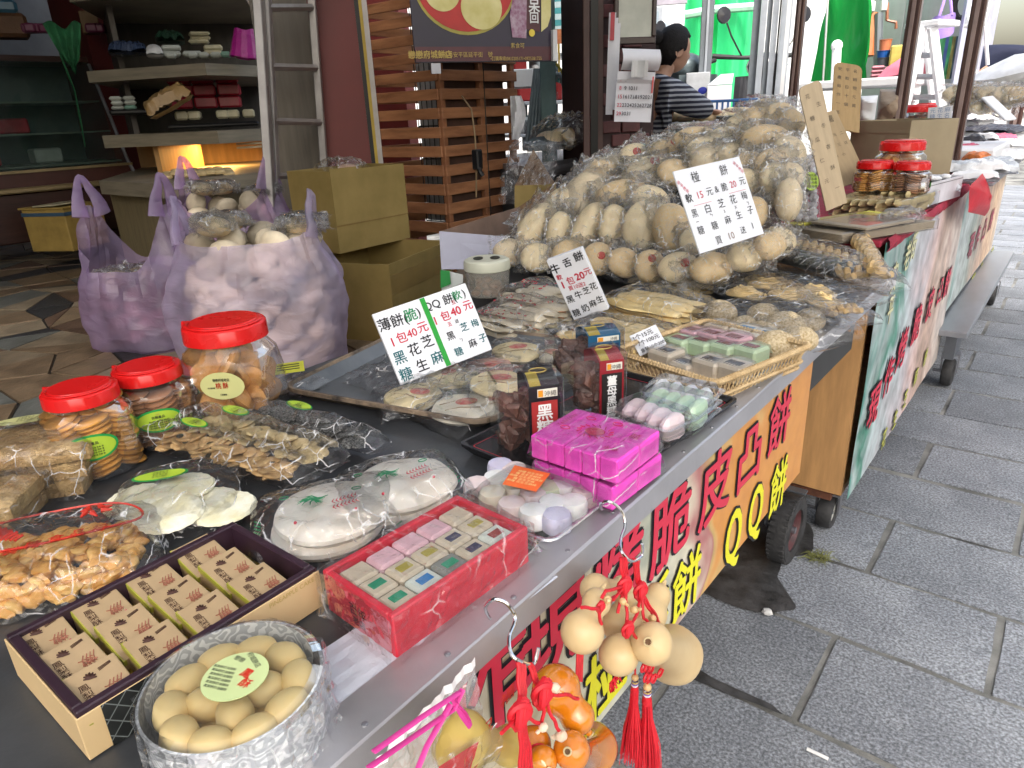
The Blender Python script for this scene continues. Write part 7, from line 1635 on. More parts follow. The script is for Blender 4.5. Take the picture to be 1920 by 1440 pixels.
# three long cracker bags lying slantwise over one another
def long_bag(label, c4, z0, h, m, n, size, seed, lp, dark=None, tilt=0.0, long=1.6, flatk=.4):
    M_, a, b = quad4(c4, z0+h*.3); W = T(M_.translation.x, M_.translation.y, z0)@RZ(M_.to_euler().z)@RY(tilt); t = thing('cracker_bag', label, 'bag', W, 'long cracker bags by the tray')
    lumps(t, a*.80, b*.72, h*.55, n, m, size, seed, 'cracker', flatk, long)
    if dark: lumps(t, a*.80, b*.72, h*.55, n//3, dark, size*.6, seed+5, 'seaweed', .3, 1.2)
    mb = MB(); pouch(mb, a*1.08, b*1.02, h, seed=seed, crumple=.0035, nx=46, ny=20, power=.4, edge=.2); mb.part('bag', CLEAR, t)
    mb = MB()
    for s_ in range(26): mb.box(-a*1.06, -b*.9+s_*b*.07, h*.05, -a*.97, -b*.9+s_*b*.07+.0012, h*.05+.0025)
    mb.part('crimp', film('crimp_clear', base=.3, haze=.2), t)
    oval_label(t, lp[0]*a, lp[1]*b, h*1.02+.002, .026, .010, ang=lp[2]); return t
WAL = mat('walnut_crisp', (.26, .14, .05), .6, var=.35, vs=30, bump=.8, bs=60, col2=(.55, .38, .18)); NORI = mat('nori_dark', (.03, .03, .02), .6); SES = mat('black_sesame', (.012, .013, .014), .55, vs=400, col2=(.22, .22, .21), detail=1, bump=1, bs=260)
long_bag('bag of brown oat crisps with black seaweed, lowest and nearest of three long bags', [(262, 820), (560, 905), (575, 868), (300, 800)], ZG+.014, .036, WAL, 120, .0085, 71, (-.35, .3, -.1), NORI)
long_bag('bag of pale crumbly crisps, middle of three long bags', [(330, 790), (610, 868), (640, 840), (370, 775)], ZG+.030, .034, mat('olive_crisp', (.30, .22, .10), .6, var=.35, vs=30, bump=.8, bs=60, col2=(.50, .40, .22)), 110, .008, 72, (-.25, .2, -.1), None)
long_bag('bag of black sesame slabs, farthest of three long bags', [(425, 770), (690, 832), (725, 826), (480, 752)], ZG+.016, .026, SES, 60, .013, 73, (-.1, .4, -.1), None, long=1.5, flatk=.22)
# big slabs of tan flaky cake
SLB = mat('flaky_cake', (.30, .17, .06), .7, vs=30, bump=2.5, bs=90, col2=(.58, .40, .18), detail=9)
def slab_bag(label, px, py, w, d, n, ang, seed, lbl=True, z0=ZG):
    c = Pz(px, py, z0+.0); W = T(c.x, c.y, z0)@RZ(ang); t = thing('cake_bag', label, 'bag', W)
    for k in range(n):
        mb = MB(); mb.grid(18, 14, lambda u, v: V((w*(u-.5), d*(v-.5), .0)) + V((.0015*noise.noise(V((u*30, v*30, k))), .0015*noise.noise(V((v*30, k, u*30))), .020+.0032*noise.noise(V((u*22, v*22, seed+k)))-.006*(max(abs(u-.5), abs(v-.5))*2)**8)))
        mb.grid(2, 2, lambda u, v: V((w*(u-.5), d*(v-.5), 0)))
        for sx in (-1, 1):
            mb.grid(14, 4, lambda u, v: V((sx*w*.5+.0025*noise.noise(V((u*20, v*9, sx+k))), d*(u-.5), .0005+.0155*v))); mb.grid(14, 4, lambda u, v: V((w*(u-.5), sx*d*.5+.0025*noise.noise(V((u*20, v*9, sx+k+5))), .0005+.0155*v)))
        mb.part('cake_slab', SLB, t, M=T(.004*k, .003*k, .002+.0195*k)@RZ(.05*k))
    h = .02*n+.008
    mb = MB(); pouch(mb, w*.62, d*.60, h, seed=seed, crumple=.004, nx=36, ny=28, power=.16, ex=6, edge=.2); mb.part('bag', CLEAR, t)
    if lbl: oval_label(t, -w*.12, d*.36, h+.004, .034, .013, OLBL, OLBL, ang=0.1, ed=False)
    return t
slab_bag('bag of square tan flaky cake slabs with olive oval label', 82, 905, .125, .105, 3, YAW_+.22, 81)
slab_bag('second bag of tan flaky cakes cut by the left picture edge', -30, 985, .10, .08, 2, YAW_+.1, 83, False)
# orange puffed snack with red print
ORG = mat('orange_puff', (.58, .25, .04), .6, vs=25, bump=.6, bs=60, col2=(.74, .50, .17))
c = Pz(95, 1075, ZG); t = thing('snack_bag', 'bag of orange puffed snack with red printed band and characters', 'bag', T(c.x, c.y, ZG)@RZ(YAW_+.35))
lumps(t, .080, .058, .022, 230, ORG, .0085, 91, 'puff', .6, 1.3, .5)
mb = MB(); pouch(mb, .108, .078, .042, seed=92, crumple=.004, nx=44, ny=32, power=.42, edge=.25); mb.part('bag', CLEAR2, t)
def onbag(x, y): return .042*(max(0, 1-abs(x/.108)**3)*max(0, 1-abs(y/.078)**3))**.42+.004
mb = MB(); RPr = mat('sheer_red', (.55, .03, .015), .4, alpha=.8)
for q in range(16):
    x0 = -.085+.0045*q; mb.tube([(x0+.002*s_, .018+.0045*s_-.0001*q*q, onbag(x0, .02+.0045*s_)) for s_ in range(int(7-abs(q-7)*.5))], .0016, 4)
ring = [(.088*cos(a), .018+.040*sin(a)) for a in [x*2*pi/40 for x in range(41)]]
mb.tube([(x, y, onbag(x, y)) for x, y in ring], .0013, 4)
for q in range(6):
    a = q*1.1; mb.tube([(.045+.008*cos(a), .03+.006*sin(a), onbag(.045, .03)+.001), (.045+.016*cos(a+.5), .03+.012*sin(a+.5), onbag(.05, .035))], [.003, .001], 5)
for q, ch in enumerate('泉製糖食品行'):
    x, y = -.035+.018*q, -.032+.003*q; mb.text(ch, .014, T(x, y, onbag(x, y)+.001), off=.02)
mb.part('red_print', RPr, t)

# ================================================================== far half of the cart
STK = mat('long_biscuit', (.74, .52, .20), .5, vs=14, col2=(.82, .64, .32), var=.1); STR = mat('biscuit_redline', (.50, .16, .06), .5); STG = mat('grey_biscuit', (.55, .47, .33), .5, vs=14, col2=(.64, .56, .42))
def stick_bag(label, c4, z0, layers, per, m, seed, h=None, redprint=False, bend=.1, group='bags of long flat biscuits'):
    M_, a, b = quad4(c4, z0+.012*layers); h = h or .011*layers+.006; W = T(M_.translation.x, M_.translation.y, z0)@RZ(M_.to_euler().z)
    t = thing('biscuit_bag', label, 'bag', W, group); r2 = random.Random(seed)
    ms = []
    for q in range(4):
        mb = MB(); bnd = r2.uniform(-bend, bend)*a
        wv = b/per*.95
        pts = [(a*.93*(k/8*2-1), bnd*(1-(k/8*2-1)**2)+r2.uniform(-.001, .001), .0018*sin(k*1.3+q)) for k in range(9)]
        mb.tube(pts, [wv*.55]+[wv]*7+[wv*.5], 8, flat=.34); ms.append((mb.mesh('biscuit', m, True), wv))
        mb = MB(); mb.tube([(p[0], p[1]-wv*.93, p[2]) for p in pts], .0009, 4); ms[-1] += (mb.mesh('edge', STR, True),)
    for L_ in range(layers):
        for q in range(per):
            me, wv, ed_ = r2.choice(ms); MM = T(r2.uniform(-.006, .006), -b+b*(2*q+1)/per+r2.uniform(-.003, .003), .006+.0095*L_)@RZ(r2.uniform(-.04, .04))@RX(r2.uniform(-.2, .2)+math.pi/2*0)
            o = inst('biscuit', me, t, MM)
            if r2.random() < .35: inst('toasted_edge', ed_, o)
    mb = MB(); pouch(mb, a*1.1, b*1.12, h+.006, seed=seed, crumple=.003, nx=40, ny=20, power=.25, ex=5, edge=.2); mb.part('bag', CLEAR, t)
    if redprint:
        mb = MB()
        for q in range(26): x, y = r2.uniform(-a*.8, a*.8), r2.uniform(-b*.6, b*.6); mb.tube([(x, y, h+.006), (x+r2.uniform(-.006, .006), y+r2.uniform(-.004, .004), h+.0065)], .0011, 4)
        mb.part('red_print', RP, t)
    return t
stick_bag('bag of long golden biscuits with toasted edges, nearest to the little note', [(1052, 628), (1218, 655), (1255, 612), (1110, 580)], ZG, 3, 3, STK, 101)
stick_bag('bag of long golden biscuits behind, right of the lilac edged board', [(1145, 560), (1290, 590), (1322, 555), (1175, 525)], ZG, 4, 3, STK, 102)
stick_bag('thin bag of long biscuits right under the wrapped buns', [(1170, 525), (1320, 545), (1340, 528), (1200, 510)], ZG, 2, 2, STK, 103)
stick_bag('red printed bag of grey green long biscuits, nearest of the three', [(890, 600), (975, 622), (1000, 590), (905, 572)], ZG, 3, 3, STG, 104, redprint=True)
stick_bag('red printed bag of grey green long biscuits in the middle', [(920, 580), (1040, 598), (1052, 562), (945, 545)], ZG, 4, 3, STG, 105, redprint=True)
stick_bag('red printed bag of long biscuits next to the white lidded tub', [(955, 548), (1040, 560), (1048, 528), (985, 515)], ZG, 5, 3, STG, 106, redprint=True)
M_, a, b = quad4([(972, 622), (1035, 632), (1045, 606), (990, 598)], ZG+.008); tag(bx(-a, -b, 0, a, b, .010, b=.003).part('milky_tray', mat('milky_lid', (.55, .57, .60), .3), M=T(M_.translation.x, M_.translation.y, ZG)@RZ(M_.to_euler().z)), 'milky white rectangular plastic lid lying between the biscuit bags', 'lid')
# tub with vented lid
A = Pz(916, 552, ZG); k = ((A-EYE)@_f)/FPX; R_ = 43*k; zt = zof(A.x, A.y, 484); hh = zt-ZG
t = thing('plastic_tub', 'clear tub with cream vented lid and dark toffee inside', 'tub', T(A.x, A.y, ZG)@RZ(YAW_))
CRL = mat('cream_lid', (.52, .52, .42), .4, var=.05)
mb = MB(); mb.lathe([(0, hh), (R_*.85, hh), (R_*.97, hh*.96), (R_, hh*.90), (R_, hh*.72), (R_*.96, hh*.70)], 36); mb.part('lid', CRL, t, True)
mb = MB()
for sx in (-1, 1): mb.lathe([(0, 0), (1, 0), (0, .0006)], 16, T(sx*R_*.36, 0, hh+.0006)@S(R_*.22, R_*.42, 1))
mb.part('vent', flat('vent_dark', (.03, .03, .02)), t)
mb = MB(); mb.lathe([(0, .001), (R_*.86, .001), (R_*.92, .004), (R_*.96, hh*.70)], 36); mb.part('clear_body', film('milky_wall', base=.03, haze=.35, cb=.1, cs=12, hcol=(.5, .48, .42)), t, True)
lumps(t, R_*.55, R_*.55, hh*.4, 26, mat('toffee', (.22, .10, .05), .4, var=.4), .012, 111, 'toffee', .7, 1.1)
# coils, sesame balls, twists, long packs at the right
NOO = mat('coil_biscuit', (.80, .58, .27), .5, vs=20, var=.12)
M_, a, b = quad4([(1350, 560), (1590, 600), (1600, 560), (1420, 512)], ZG+.03)
t = thing('coil_bag', 'bag of coiled ring shaped biscuits lying over the sesame balls', 'bag', T(M_.translation.x, M_.translation.y, ZG+.035)@RZ(M_.to_euler().z-.05))
iv = (T(M_.translation.x, M_.translation.y, ZG+.035)@RZ(M_.to_euler().z-.05)).inverted()
def coil(rx, ry, n, seed):
    mb = MB(); r2 = random.Random(seed)
    for q in range(n):
        sx, sy = rx*(1-.13*q), ry*(1-.16*q); o = V((r2.uniform(-.002, .002), r2.uniform(-.002, .002), .0028*q))
        mb.tube([o+V((sx*cos(a_), sy*sin(a_), .0015*sin(a_*3+q))) for a_ in [x*2*pi/26 for x in range(27)]], .0031, 6)
    return mb
for i, (px, py) in enumerate(((1398, 540), (1478, 545), (1440, 528), (1545, 560), (1530, 545))):
    p = iv@Pz(px, py, ZG+.05); coil(.042, .028, 6, i).part('coil', NOO, t, True, M=T(p.x, p.y, .002+.002*i)@RZ(rnd.uniform(-.4, .4)))
mb = MB(); pouch(mb, a*1.15, b*1.15, .022, seed=121, crumple=.003, nx=44, ny=24, power=.35, edge=.2); mb.part('bag', CLEAR2, t)
SEB = mat('sesame_coat', (.52, .37, .18), .65, vs=260, col2=(.82, .68, .46), detail=1, bump=1.5, bs=240)
M_, a, b = quad4([(1310, 600), (1500, 660), (1555, 600), (1400, 560)], ZG+.02)
t = thing('sesame_bag', 'clear bag of round sesame coated balls beside the wicker basket', 'bag', T(M_.translation.x, M_.translation.y, ZG)@RZ(M_.to_euler().z))
iv = (T(M_.translation.x, M_.translation.y, ZG)@RZ(M_.to_euler().z)).inverted()
for i, (px, py, r) in enumerate(((1350, 580, 1.15), (1432, 580, 1.0), (1395, 600, .9), (1475, 605, 1.2), (1455, 640, 1.15), (1520, 590, 1.0), (1430, 615, 1.0), (1500, 625, 1.0))):
    p = iv@Pz(px, py, ZG+.03); mb = MB(); mb.ball(.027*r, S(1.15, 1, .85), 24, 16)
    for k_, v in enumerate(mb.v): mb.v[k_] = v*(1+.05*noise.noise(v*80)+.03*noise.noise(v*400))
    mb.part('sesame_ball', SEB, t, True, M=T(p.x, p.y, .019*r)@RZ(i))
mb = MB(); pouch(mb, a*1.2, b*1.15, .046, seed=122, crumple=.004, nx=44, ny=26, power=.3, edge=.2); mb.part('bag', CLEAR, t)
M_, a, b = quad4([(1478, 655), (1505, 655), (1560, 600), (1540, 596)], ZG+.001); tag(bx(-a, -b, 0, a, b, .002).part('cardboard_sheet', CARD, M=T(M_.translation.x, M_.translation.y, ZG+.0005)@RZ(M_.to_euler().z)), 'bare cardboard sheet under the sesame and coil bags', 'cardboard')
def twist_bag(label, c4, z0, n, m, r, seed, L=None, tw=9, cat='bag', h=.03, braided=True):
    M_, a, b = quad4(c4, z0+h*.6); W = T(M_.translation.x, M_.translation.y, z0)@RZ(M_.to_euler().z); t = thing('twist_bag', label, cat, W); r2 = random.Random(seed)
    for q in range(n):
        y = -b*.8+1.6*b*(q+.5)/n; mb = MB()
        for s_ in (0, 1):
            mb.tube([(a*.9*(k/30*2-1), r*.55*cos(k/30*tw*pi+s_*pi), r*.55*sin(k/30*tw*pi+s_*pi)) for k in range(31)], r*.62, 6)
        mb.part('twist', m, t, True, M=T(0, y, r*1.2+(h-.3*h)*.35*(1-(y/b)**2))@RZ(r2.uniform(-.05, .05)))
    mb = MB(); pouch(mb, a*1.12, b*1.15, h, seed=seed, crumple=.003, nx=44, ny=22, power=.35, edge=.2); mb.part('bag', CLEAR, t); return t
TWM = mat('twist_gold', (.60, .36, .12), .45, vs=30, col2=(.78, .55, .24), var=.1, bump=.6, bs=120)
twist_bag('bag of thin twisted golden sticks between the coils and the black sesame pack', [(1395, 525), (1590, 598), (1612, 575), (1430, 505)], ZG+.022, 5, TWM, .009, 131)
twist_bag('bag of thick braided golden sticks at the steel edge by the banner', [(1478, 468), (1618, 532), (1655, 500), (1510, 440)], ZG+.045, 4, TWM, .0125, 132, tw=9, h=.045)
twist_bag('bag of long braided sticks leaning against the banner stall', [(1590, 445), (1640, 520), (1662, 505), (1612, 425)], ZG+.06, 2, TWM, .013, 134, tw=7, h=.04)
M_, a, b = quad4([(1430, 500), (1605, 545), (1625, 520), (1450, 475)], ZG+.045)
t = thing('sesame_pack', 'long pack of glossy black sesame rolls above the twisted sticks', 'bag', T(M_.translation.x, M_.translation.y, ZG+.05)@RZ(M_.to_euler().z))
for q in range(2): mb = MB(); mb.tube([(a*.92*(k/8*2-1), 0, 0) for k in range(9)], [.009]+[.017]*7+[.009], 10); mb.part('roll', mat('black_roll', (.02, .022, .02), .4, vs=200, col2=(.09, .10, .08), bump=.8, bs=200), t, True, M=T(0, (-.5+q)*.024, .016))
mb = MB(); pouch(mb, a*1.12, b*1.2, .032, seed=141, crumple=.003, nx=40, ny=18, power=.35, edge=.15); mb.part('bag', CLEAR, t)
mb = MB(); mb.box(-1.02, 1.30, .7975, -.66, 1.855, .812, b=.003); tag(mb.part('black_tray', flat('black_plastic')), 'black tray under the front row of wrapped buns', 'tray')

# ================================================================== the pile of wrapped buns
def pile_pt(px, py, lift=0):
    d = ray(px, py); y0, sl = 1.40, .60; z0 = .845
    t = (z0 + lift - H - sl*y0)/(d.z - sl*d.y); p = EYE+d*t
    return p
bag_vars = []; bag_varh = []
for s_ in range(6):
    mb = MB(); pouch(mb, 1.2, 1.1, .66, seed=s_*1.7+.3, crumple=.06, nx=30, ny=24, power=.42, cf=2.6, ex=3.2, edge=1.0, curl=.8)
    if s_ in (1, 3):      # gathered tail of the bag
        mb.grid(14, 8, lambda u, v: V((1.15+.55*v, (u-.5)*(1.5+.5*v), .14*sin(u*11+s_)+.30*v*noise.noise(V((u*5, v*4, s_))))))
    bag_vars.append(mb.mesh('wrap', BUNW)); bag_varh.append(mb.mesh('wrap', BUNH))
bun_vars = []
for s_ in range(5):
    mb = MB(); mb.ball(1, None, 22, 16)
    for i, v in enumerate(mb.v):
        f = 1+.05*noise.noise(v*1.6+V((s_*4, 0, 0))) - .02*max(0, 1-abs(v.z+.15)*8)
        mb.v[i] = V((v.x*f, v.y*f, (v.z*.60 if v.z > 0 else v.z*.50)*f))
    bun_vars.append(mb.mesh('bun', BUN[s_ % 3], True))
stm = MB(); stm.lathe([(0, 0), (.20, 0), (.22, .02), (.24, 0)], 20); stm.text('囍', .34, T(0, -.13, .03), off=.02); stm = stm.mesh('stamp', flat('stamp_red', (.5, .06, .04)))
def wrapped(label, px, py, rx, ry, ang, stamp=False, p=None, k_=None, thick=None, group='wrapped puffed buns in the pile'):
    P = p or pile_pt(px, py); k = ((P-EYE)@_f)/FPX; a = radians(ang)
    e1 = _r*cos(a)+_u*sin(a); e2 = _u*cos(a)-_r*sin(a); ra, rb = rx*k*1.15, ry*k*1.15
    # flat side roughly towards the lane; the thin axis is whichever photo axis is shorter
    n = (-_f + V((0, 0, .25)) + V((rnd.uniform(-.25, .25), rnd.uniform(-.25, .25), 0))).normalized()
    e1 = (e1-n*(e1@n)).normalized(); e2 = n.cross(e1)
    sz = max(ra, rb)*.95
    Mo = Matrix(((e1.x, e2.x, n.x, P.x), (e1.y, e2.y, n.y, P.y), (e1.z, e2.z, n.z, P.z), (0, 0, 0, 1)))
    t = thing('wrapped_bun', label, 'bun', Mo, group)
    o = inst('bun', rnd.choice(bun_vars), t, S(ra, rb, sz))
    inst('wrap', rnd.choice(bag_varh if py < 345 else bag_vars), t, RZ(rnd.choice((0, pi/2, pi, -pi/2, .5))*0+rnd.choice((0, pi)))@S(ra*1.02, rb*1.05, sz*1.12))
    if stamp: inst('stamp', stm, t, T(ra*.25, 0, sz*.60)@S(sz))
    return t
ORD = ['first', 'second', 'third', 'fourth', 'fifth', 'sixth', 'seventh', 'eighth', 'ninth', 'tenth', 'eleventh', 'twelfth', 'thirteenth']
rowsP = [
 ('bottom pile row from the lilac box', [(955, 474, 27, 24, 0, 0), (1008, 484, 29, 26, 0, 0), (1066, 478, 28, 26, 0, 0), (1121, 486, 27, 29, 0, 1), (1170, 493, 26, 28, 70, 0), (1218, 499, 29, 25, 80, 1), (1272, 502, 34, 26, 10, 1), (1335, 504, 40, 27, 15, 0), (1395, 484, 30, 24, 0, 0), (1442, 462, 30, 24, 20, 0)]),
 ('second pile row from the lilac box', [(1004, 428, 48, 25, 60, 0), (1048, 436, 36, 22, 80, 0), (1103, 428, 48, 24, 65, 0), (1150, 424, 38, 27, 80, 0), (1204, 424, 44, 32, 78, 0), (1262, 432, 46, 34, 100, 0), (1310, 455, 32, 30, 0, 0), (1412, 400, 30, 24, 80, 0), (1478, 375, 38, 22, 85, 0)]),
 ('third pile row from the lilac box', [(1050, 388, 44, 26, 50, 0), (1095, 368, 44, 34, 60, 0), (1165, 366, 44, 25, 12, 0), (1218, 378, 30, 34, 80, 0), (1395, 345, 30, 26, 0, 0), (1452, 335, 30, 26, 60, 0), (1478, 330, 26, 24, 0, 0)]),
 ('fourth pile row from the counter', [(1128, 330, 38, 26, 30, 0), (1200, 332, 32, 24, 0, 0), (1185, 298, 30, 24, 40, 1), (1215, 318, 34, 22, 15, 1), (1265, 325, 30, 24, 0, 0), (1330, 300, 34, 24, 10, 0), (1408, 312, 26, 28, 60, 0), (1450, 312, 32, 30, 0, 0)]),
 ('fifth pile row from the counter', [(1155, 312, 24, 20, 20, 0), (1252, 280, 30, 20, 10, 1), (1325, 283, 36, 24, 8, 0), (1372, 292, 26, 22, 0, 0), (1435, 262, 42, 24, 0, 0), (1480, 285, 28, 28, 0, 0)]),
 ('topmost pile row from the woman', [(1232, 286, 26, 16, 30, 0), (1304, 264, 40, 22, 0, 0), (1360, 260, 30, 20, 10, 0), (1392, 240, 30, 22, 0, 0), (1424, 226, 34, 24, 0, 0), (1462, 218, 30, 24, 10, 0), (1440, 206, 28, 18, 0, 0), (1484, 232, 22, 24, 0, 0)])]
for nm, L in rowsP:
    for i, (px, py, rx, ry, a, s_) in enumerate(L): wrapped('puffed bun in clear bag, %s in %s' % (ORD[i], nm), px, py, rx, ry, a, s_)
# buns deeper in the heap that show only in the gaps
r3 = random.Random(4); seen_ = set()
for i in range(60):
    nm, L = r3.choice(rowsP[:4]); j_ = r3.randrange(len(L)); px, py, rx, ry, a, s_ = L[j_]
    if (nm, j_) in seen_: continue
    seen_.add((nm, j_)); P = pile_pt(px+r3.uniform(-26, 26), py+r3.uniform(-16, 16), -.055)
    if P.z < .85: continue
    wrapped('inner wrapped bun glimpsed behind the %s bun of %s' % (ORD[j_], nm), px, py, 28, 22, r3.uniform(0, 180), 0, p=P, group='inner buns of the pile')
# dark support under the heap
t = thing('heap_tray', 'dark stepped trays carrying the heap of buns', 'tray', T(0, 0, 0))
for k in range(3): bx(-1.22, 1.50+.17*k, .80 if k < 2 else .874, -.60-.02*k, 1.66+.17*k, .80+.088*(k+.25) if k > 1 else .83+.04*k, b=.004).part('tray', flat('black_plastic'), t)
bx(-1.20, 1.3, .6, -1.022, 2.6, .80).part('side_rest', mat('frame_dark'), t)
# ================================================================== goods on the higher stall and beyond
Z2G = .8735
def slip(label, bl, D, wpx, hpx, deg, col, txt, rnd_top=True, cat='cardboard sign', lean=.25):
    P = PD(*bl, D); k = ((P-EYE)@_f)/FPX; a = radians(deg); ax = _r*cos(a)+_u*sin(a); ay = (_u*cos(a)-_r*sin(a))+_f*lean
    w, h = wpx*k, hpx*k*sqrt(1+lean*lean)*.97; t = thing('cardboard_slip', label, cat, frame(P, ax, ay), 'handwritten cardboard slips')
    r = w*.22; poly = [(0, 0), (w, 0), (w, h-r)]+[(w-r+r*cos(q), h-r+r*sin(q)) for q in (.5, 1.1, 1.57)]+[(r+r*cos(q), h-r+r*sin(q)) for q in (1.57, 2.1, 2.6)]+[(0, h-r)]
    mb = MB(); mb.prism(poly if rnd_top else [(0, 0), (w, 0), (w, h), (0, h)], -.004, 0); mb.part('board', mat('slip_'+col, {'pale': (.46, .36, .24), 'tan': (.38, .28, .16), 'brown': (.36, .24, .11)}[col], .8, var=.08, vs=9, stretch=(8, 1, 1)), t)
    mb = MB()
    for (s, x, y, sz) in txt: mb.text(s, sz*w, T(x*w, y*h, .0006))
    mb.part('lettering', flat('pencil_ink', (.10, .08, .06)), t); return t
slip('long pale cardboard slip with rounded top, leaning beside the pile', (1550, 396), 1.93, 42, 222, 23, 'pale', [(c_, .3+.4*(i % 2), .90-.085*i, .22) for i, c_ in enumerate('花生糖冬瓜杏仁酥元一')], lean=-.35)
slip('broad tan cardboard slip with columns of writing, behind the pale one', (1572, 352), 2.6, 58, 156, 16.5, 'tan', [('花蓮薯', .4, .86, .28)]+[(c_, .15+.23*(i % 4), .66-.14*(i // 4), .13) for i, c_ in enumerate('一包元二十個三送五大小')], False)
slip('brown cardboard slip standing highest, written in three columns', (1558, 240), 3.0, 54, 148, -9.5, 'brown', [(c_, .2+.28*(i % 3), .88-.13*(i // 3), .16) for i, c_ in enumerate('安平名產軟餅每日現作十元一個買送')])
slip('short brown cardboard slip stuck upright in front of the buns', (1415, 424), 2.0, 30, 98, -6, 'tan', [(c_, .5, .82-.2*i, .4) for i, c_ in enumerate('八斤十元')], False)
# bamboo skewer
mb = MB(); mb.tube([PD(1445, 318, 2.02), PD(1456, 238, 2.08)], .0014, 5); tag(mb.part('bamboo_skewer', mat('bamboo', (.45, .28, .08), .5)), 'thin bamboo skewer standing in a wrapped bun', 'skewer')
# bag of grey sugared plums, standing
P = PD(1510, 432, 2.02); k = ((P-EYE)@_f)/FPX; F = frame(P, _r*.998, _u+_f*.12); t = thing('candy_bag', 'upright clear bag of grey sugared plums with lime oval label', 'bag', F)
PLM = mat('sugared_plum', (.30, .27, .30), .7, vs=90, col2=(.62, .60, .64), bump=1.2, bs=150); ms = []
for q in range(3):
    mb = MB(); mb.ball(.0125, None, 12, 9)
    for i, v in enumerate(mb.v): mb.v[i] = v*(1+.15*noise.noise(v*160+V((q*5, 0, 0))))
    ms.append(mb.mesh('plum', PLM, True))
for r_ in range(11):
    for c_ in range(3): inst('plum', ms[(r_+c_) % 3], t, T((c_-1)*.020+rnd.uniform(-.003, .003), .012+.0185*r_, rnd.uniform(0, .01))@RZ(rnd.random()*6))
mb = MB(); pouch(mb, .036, .118, .022, seed=201, crumple=.004, nx=20, ny=40, power=.3, M=T(0, .112, 0)); mb.part('bag', CLEAR2, t)
mb = MB(); mb.lathe([(0, 0), (1, 0), (1, .0006), (0, .0006)], 26, T(.010, .125, .027)@S(.020, .026, 1)); mb.part('label', LIMEL, t)
mb = MB()
for q in range(4): mb.text('自製名產', .008, T(.010, .138-.010*q, .0282))
mb.part('lettering', INK, t)
# open cardboard box behind the jars
M2, w2, h2 = pfr(1592, 1702, 227, 325, 3.2, 3.0); t = thing('cardboard_box', 'plain cardboard box behind the red lidded jars on the higher stall', 'box', M2); open_box(t, w2, .22, h2, mat('pale_card', (.30, .24, .15), .8, var=.06))
bx(-.002, -.003, h2*.78, w2+.002, -.0008, h2*.99).part('flap', mat('pale_card'), t)
M2, w2, h2 = pfr(1650, 1690, 168, 235, 3.5); mb = MB(); pouch(mb, w2*.6, h2*.5, .06, seed=205, crumple=.02, cf=14); tag(mb.part('kraft_bag', mat('kraft_film', (.32, .24, .17), .5, bump=1, bs=20), M=M2@T(w2/2, 0, h2*.5)@RX(pi/2)), 'crumpled brownish bag standing in the cardboard box', 'bag')
M2, w2, h2 = pfr(1612, 1640, 180, 230, 3.3); mb = MB(); pouch(mb, w2*.6, h2*.5, .06, seed=206, crumple=.02, cf=14); tag(mb.part('white_bag', flat('bright_white'), M=M2@T(w2/2, 0, h2*.5)@RX(pi/2)), 'white crumpled bag left of the brownish one in the box', 'bag')
# stock in front: flat clear boxes, biscuit tub, jars
def clear_flat(label, c4, z, h, fill, m, n=6, mt=None):
    M_, a, b = quad4(c4, z); W = T(M_.translation.x, M_.translation.y, z)@RZ(M_.to_euler().z); t = thing('clear_box', label, 'box', W)
    if fill == 'sheets':
        for q in range(n): bx(-a*.94, -b*.94, .002+q*(h-.006)/n, a*.94, b*.94, .002+(q+.86)*(h-.006)/n, b=.001).part('wafer', m, t, M=RZ(rnd.uniform(-.01, .01)))
    else:
        nx, ny, nz = fill; mb = MB(); mb.lathe([(0, 0), (.8, 0), (1, .3), (.9, .8), (0, 1)], 12, S(a/nx*1.12, b/ny*1.15, h/nz*.95)); me = mb.mesh('biscuit', m, True)
        for i in range(nx):
            for j in range(ny):
                for k_ in range(nz): inst('biscuit', me, t, T(-a*.94+a*1.88*(i+.5)/nx, -b*.94+b*1.88*(j+.5)/ny, .002+k_*h/nz*.97)@RX(rnd.uniform(-.2, .2)))
    mb = MB(); loft(mb, [rrl(2*a, 2*b, .006, 0), rrl(2*a, 2*b, .006, h), rrl(2*a-.006, 2*b-.006, .004, h+.002)], True, True); mb.part('clear_shell', mt or RIGID, t); return t, a, b
WAF = mat('pale_wafer', (.42, .35, .26), .6, var=.12, vs=9)
t, a, b = clear_flat('lower flat clear box of pale wafers at the corner of the higher stall', [(1510, 452), (1640, 466), (1700, 424), (1585, 405)], Z2G, .026, 'sheets', WAF)
bx(-a, -b*.9, .0285, -a*.45, b*.9, .030).part('yellow_card', mat('yellow_card', (.55, .50, .05), .6, var=.2, vs=40), t)
mb = MB(); mb.text('芝麻餅', .012, T(-a*.72, 0, .0305)@RZ(1.57)); mb.part('lettering', INK, t)
PAB = mat('pale_biscuit2', (.50, .40, .20), .6, var=.15, vs=25)
t, a, b = clear_flat('long clear tub of pale round biscuits under the two red lidded jars', [(1570, 403), (1704, 412), (1742, 385), (1615, 378)], Z2G+.0, .048, (8, 2, 2), PAB)
clear_flat('thin clear lid box of wafers stacked on the flat wafer box', [(1540, 425), (1655, 438), (1690, 415), (1580, 402)], Z2G+.0285, .012, 'sheets', WAF, 2)
mb = MB(); pouch(mb, .06, .035, .02, seed=211, crumple=.008); c = Pz(1690, 420, Z2G+.02); tag(mb.part('clear_wrapper', CLEAR2, M=T(c.x, c.y, Z2G+.034)@RZ(1.2)), 'crumpled clear wrapper lying on the stall edge by the wafers', 'wrapper')
ZJ = Z2G+.0505
def jar2(label, px, bpy, ltop, wl, z0, m, kind='disc', lab='lime', **k): return jar(label, (px, bpy), ltop, wl, z0=z0, kind=kind, m=m, lab=lab, bodyk=1.12, **k)
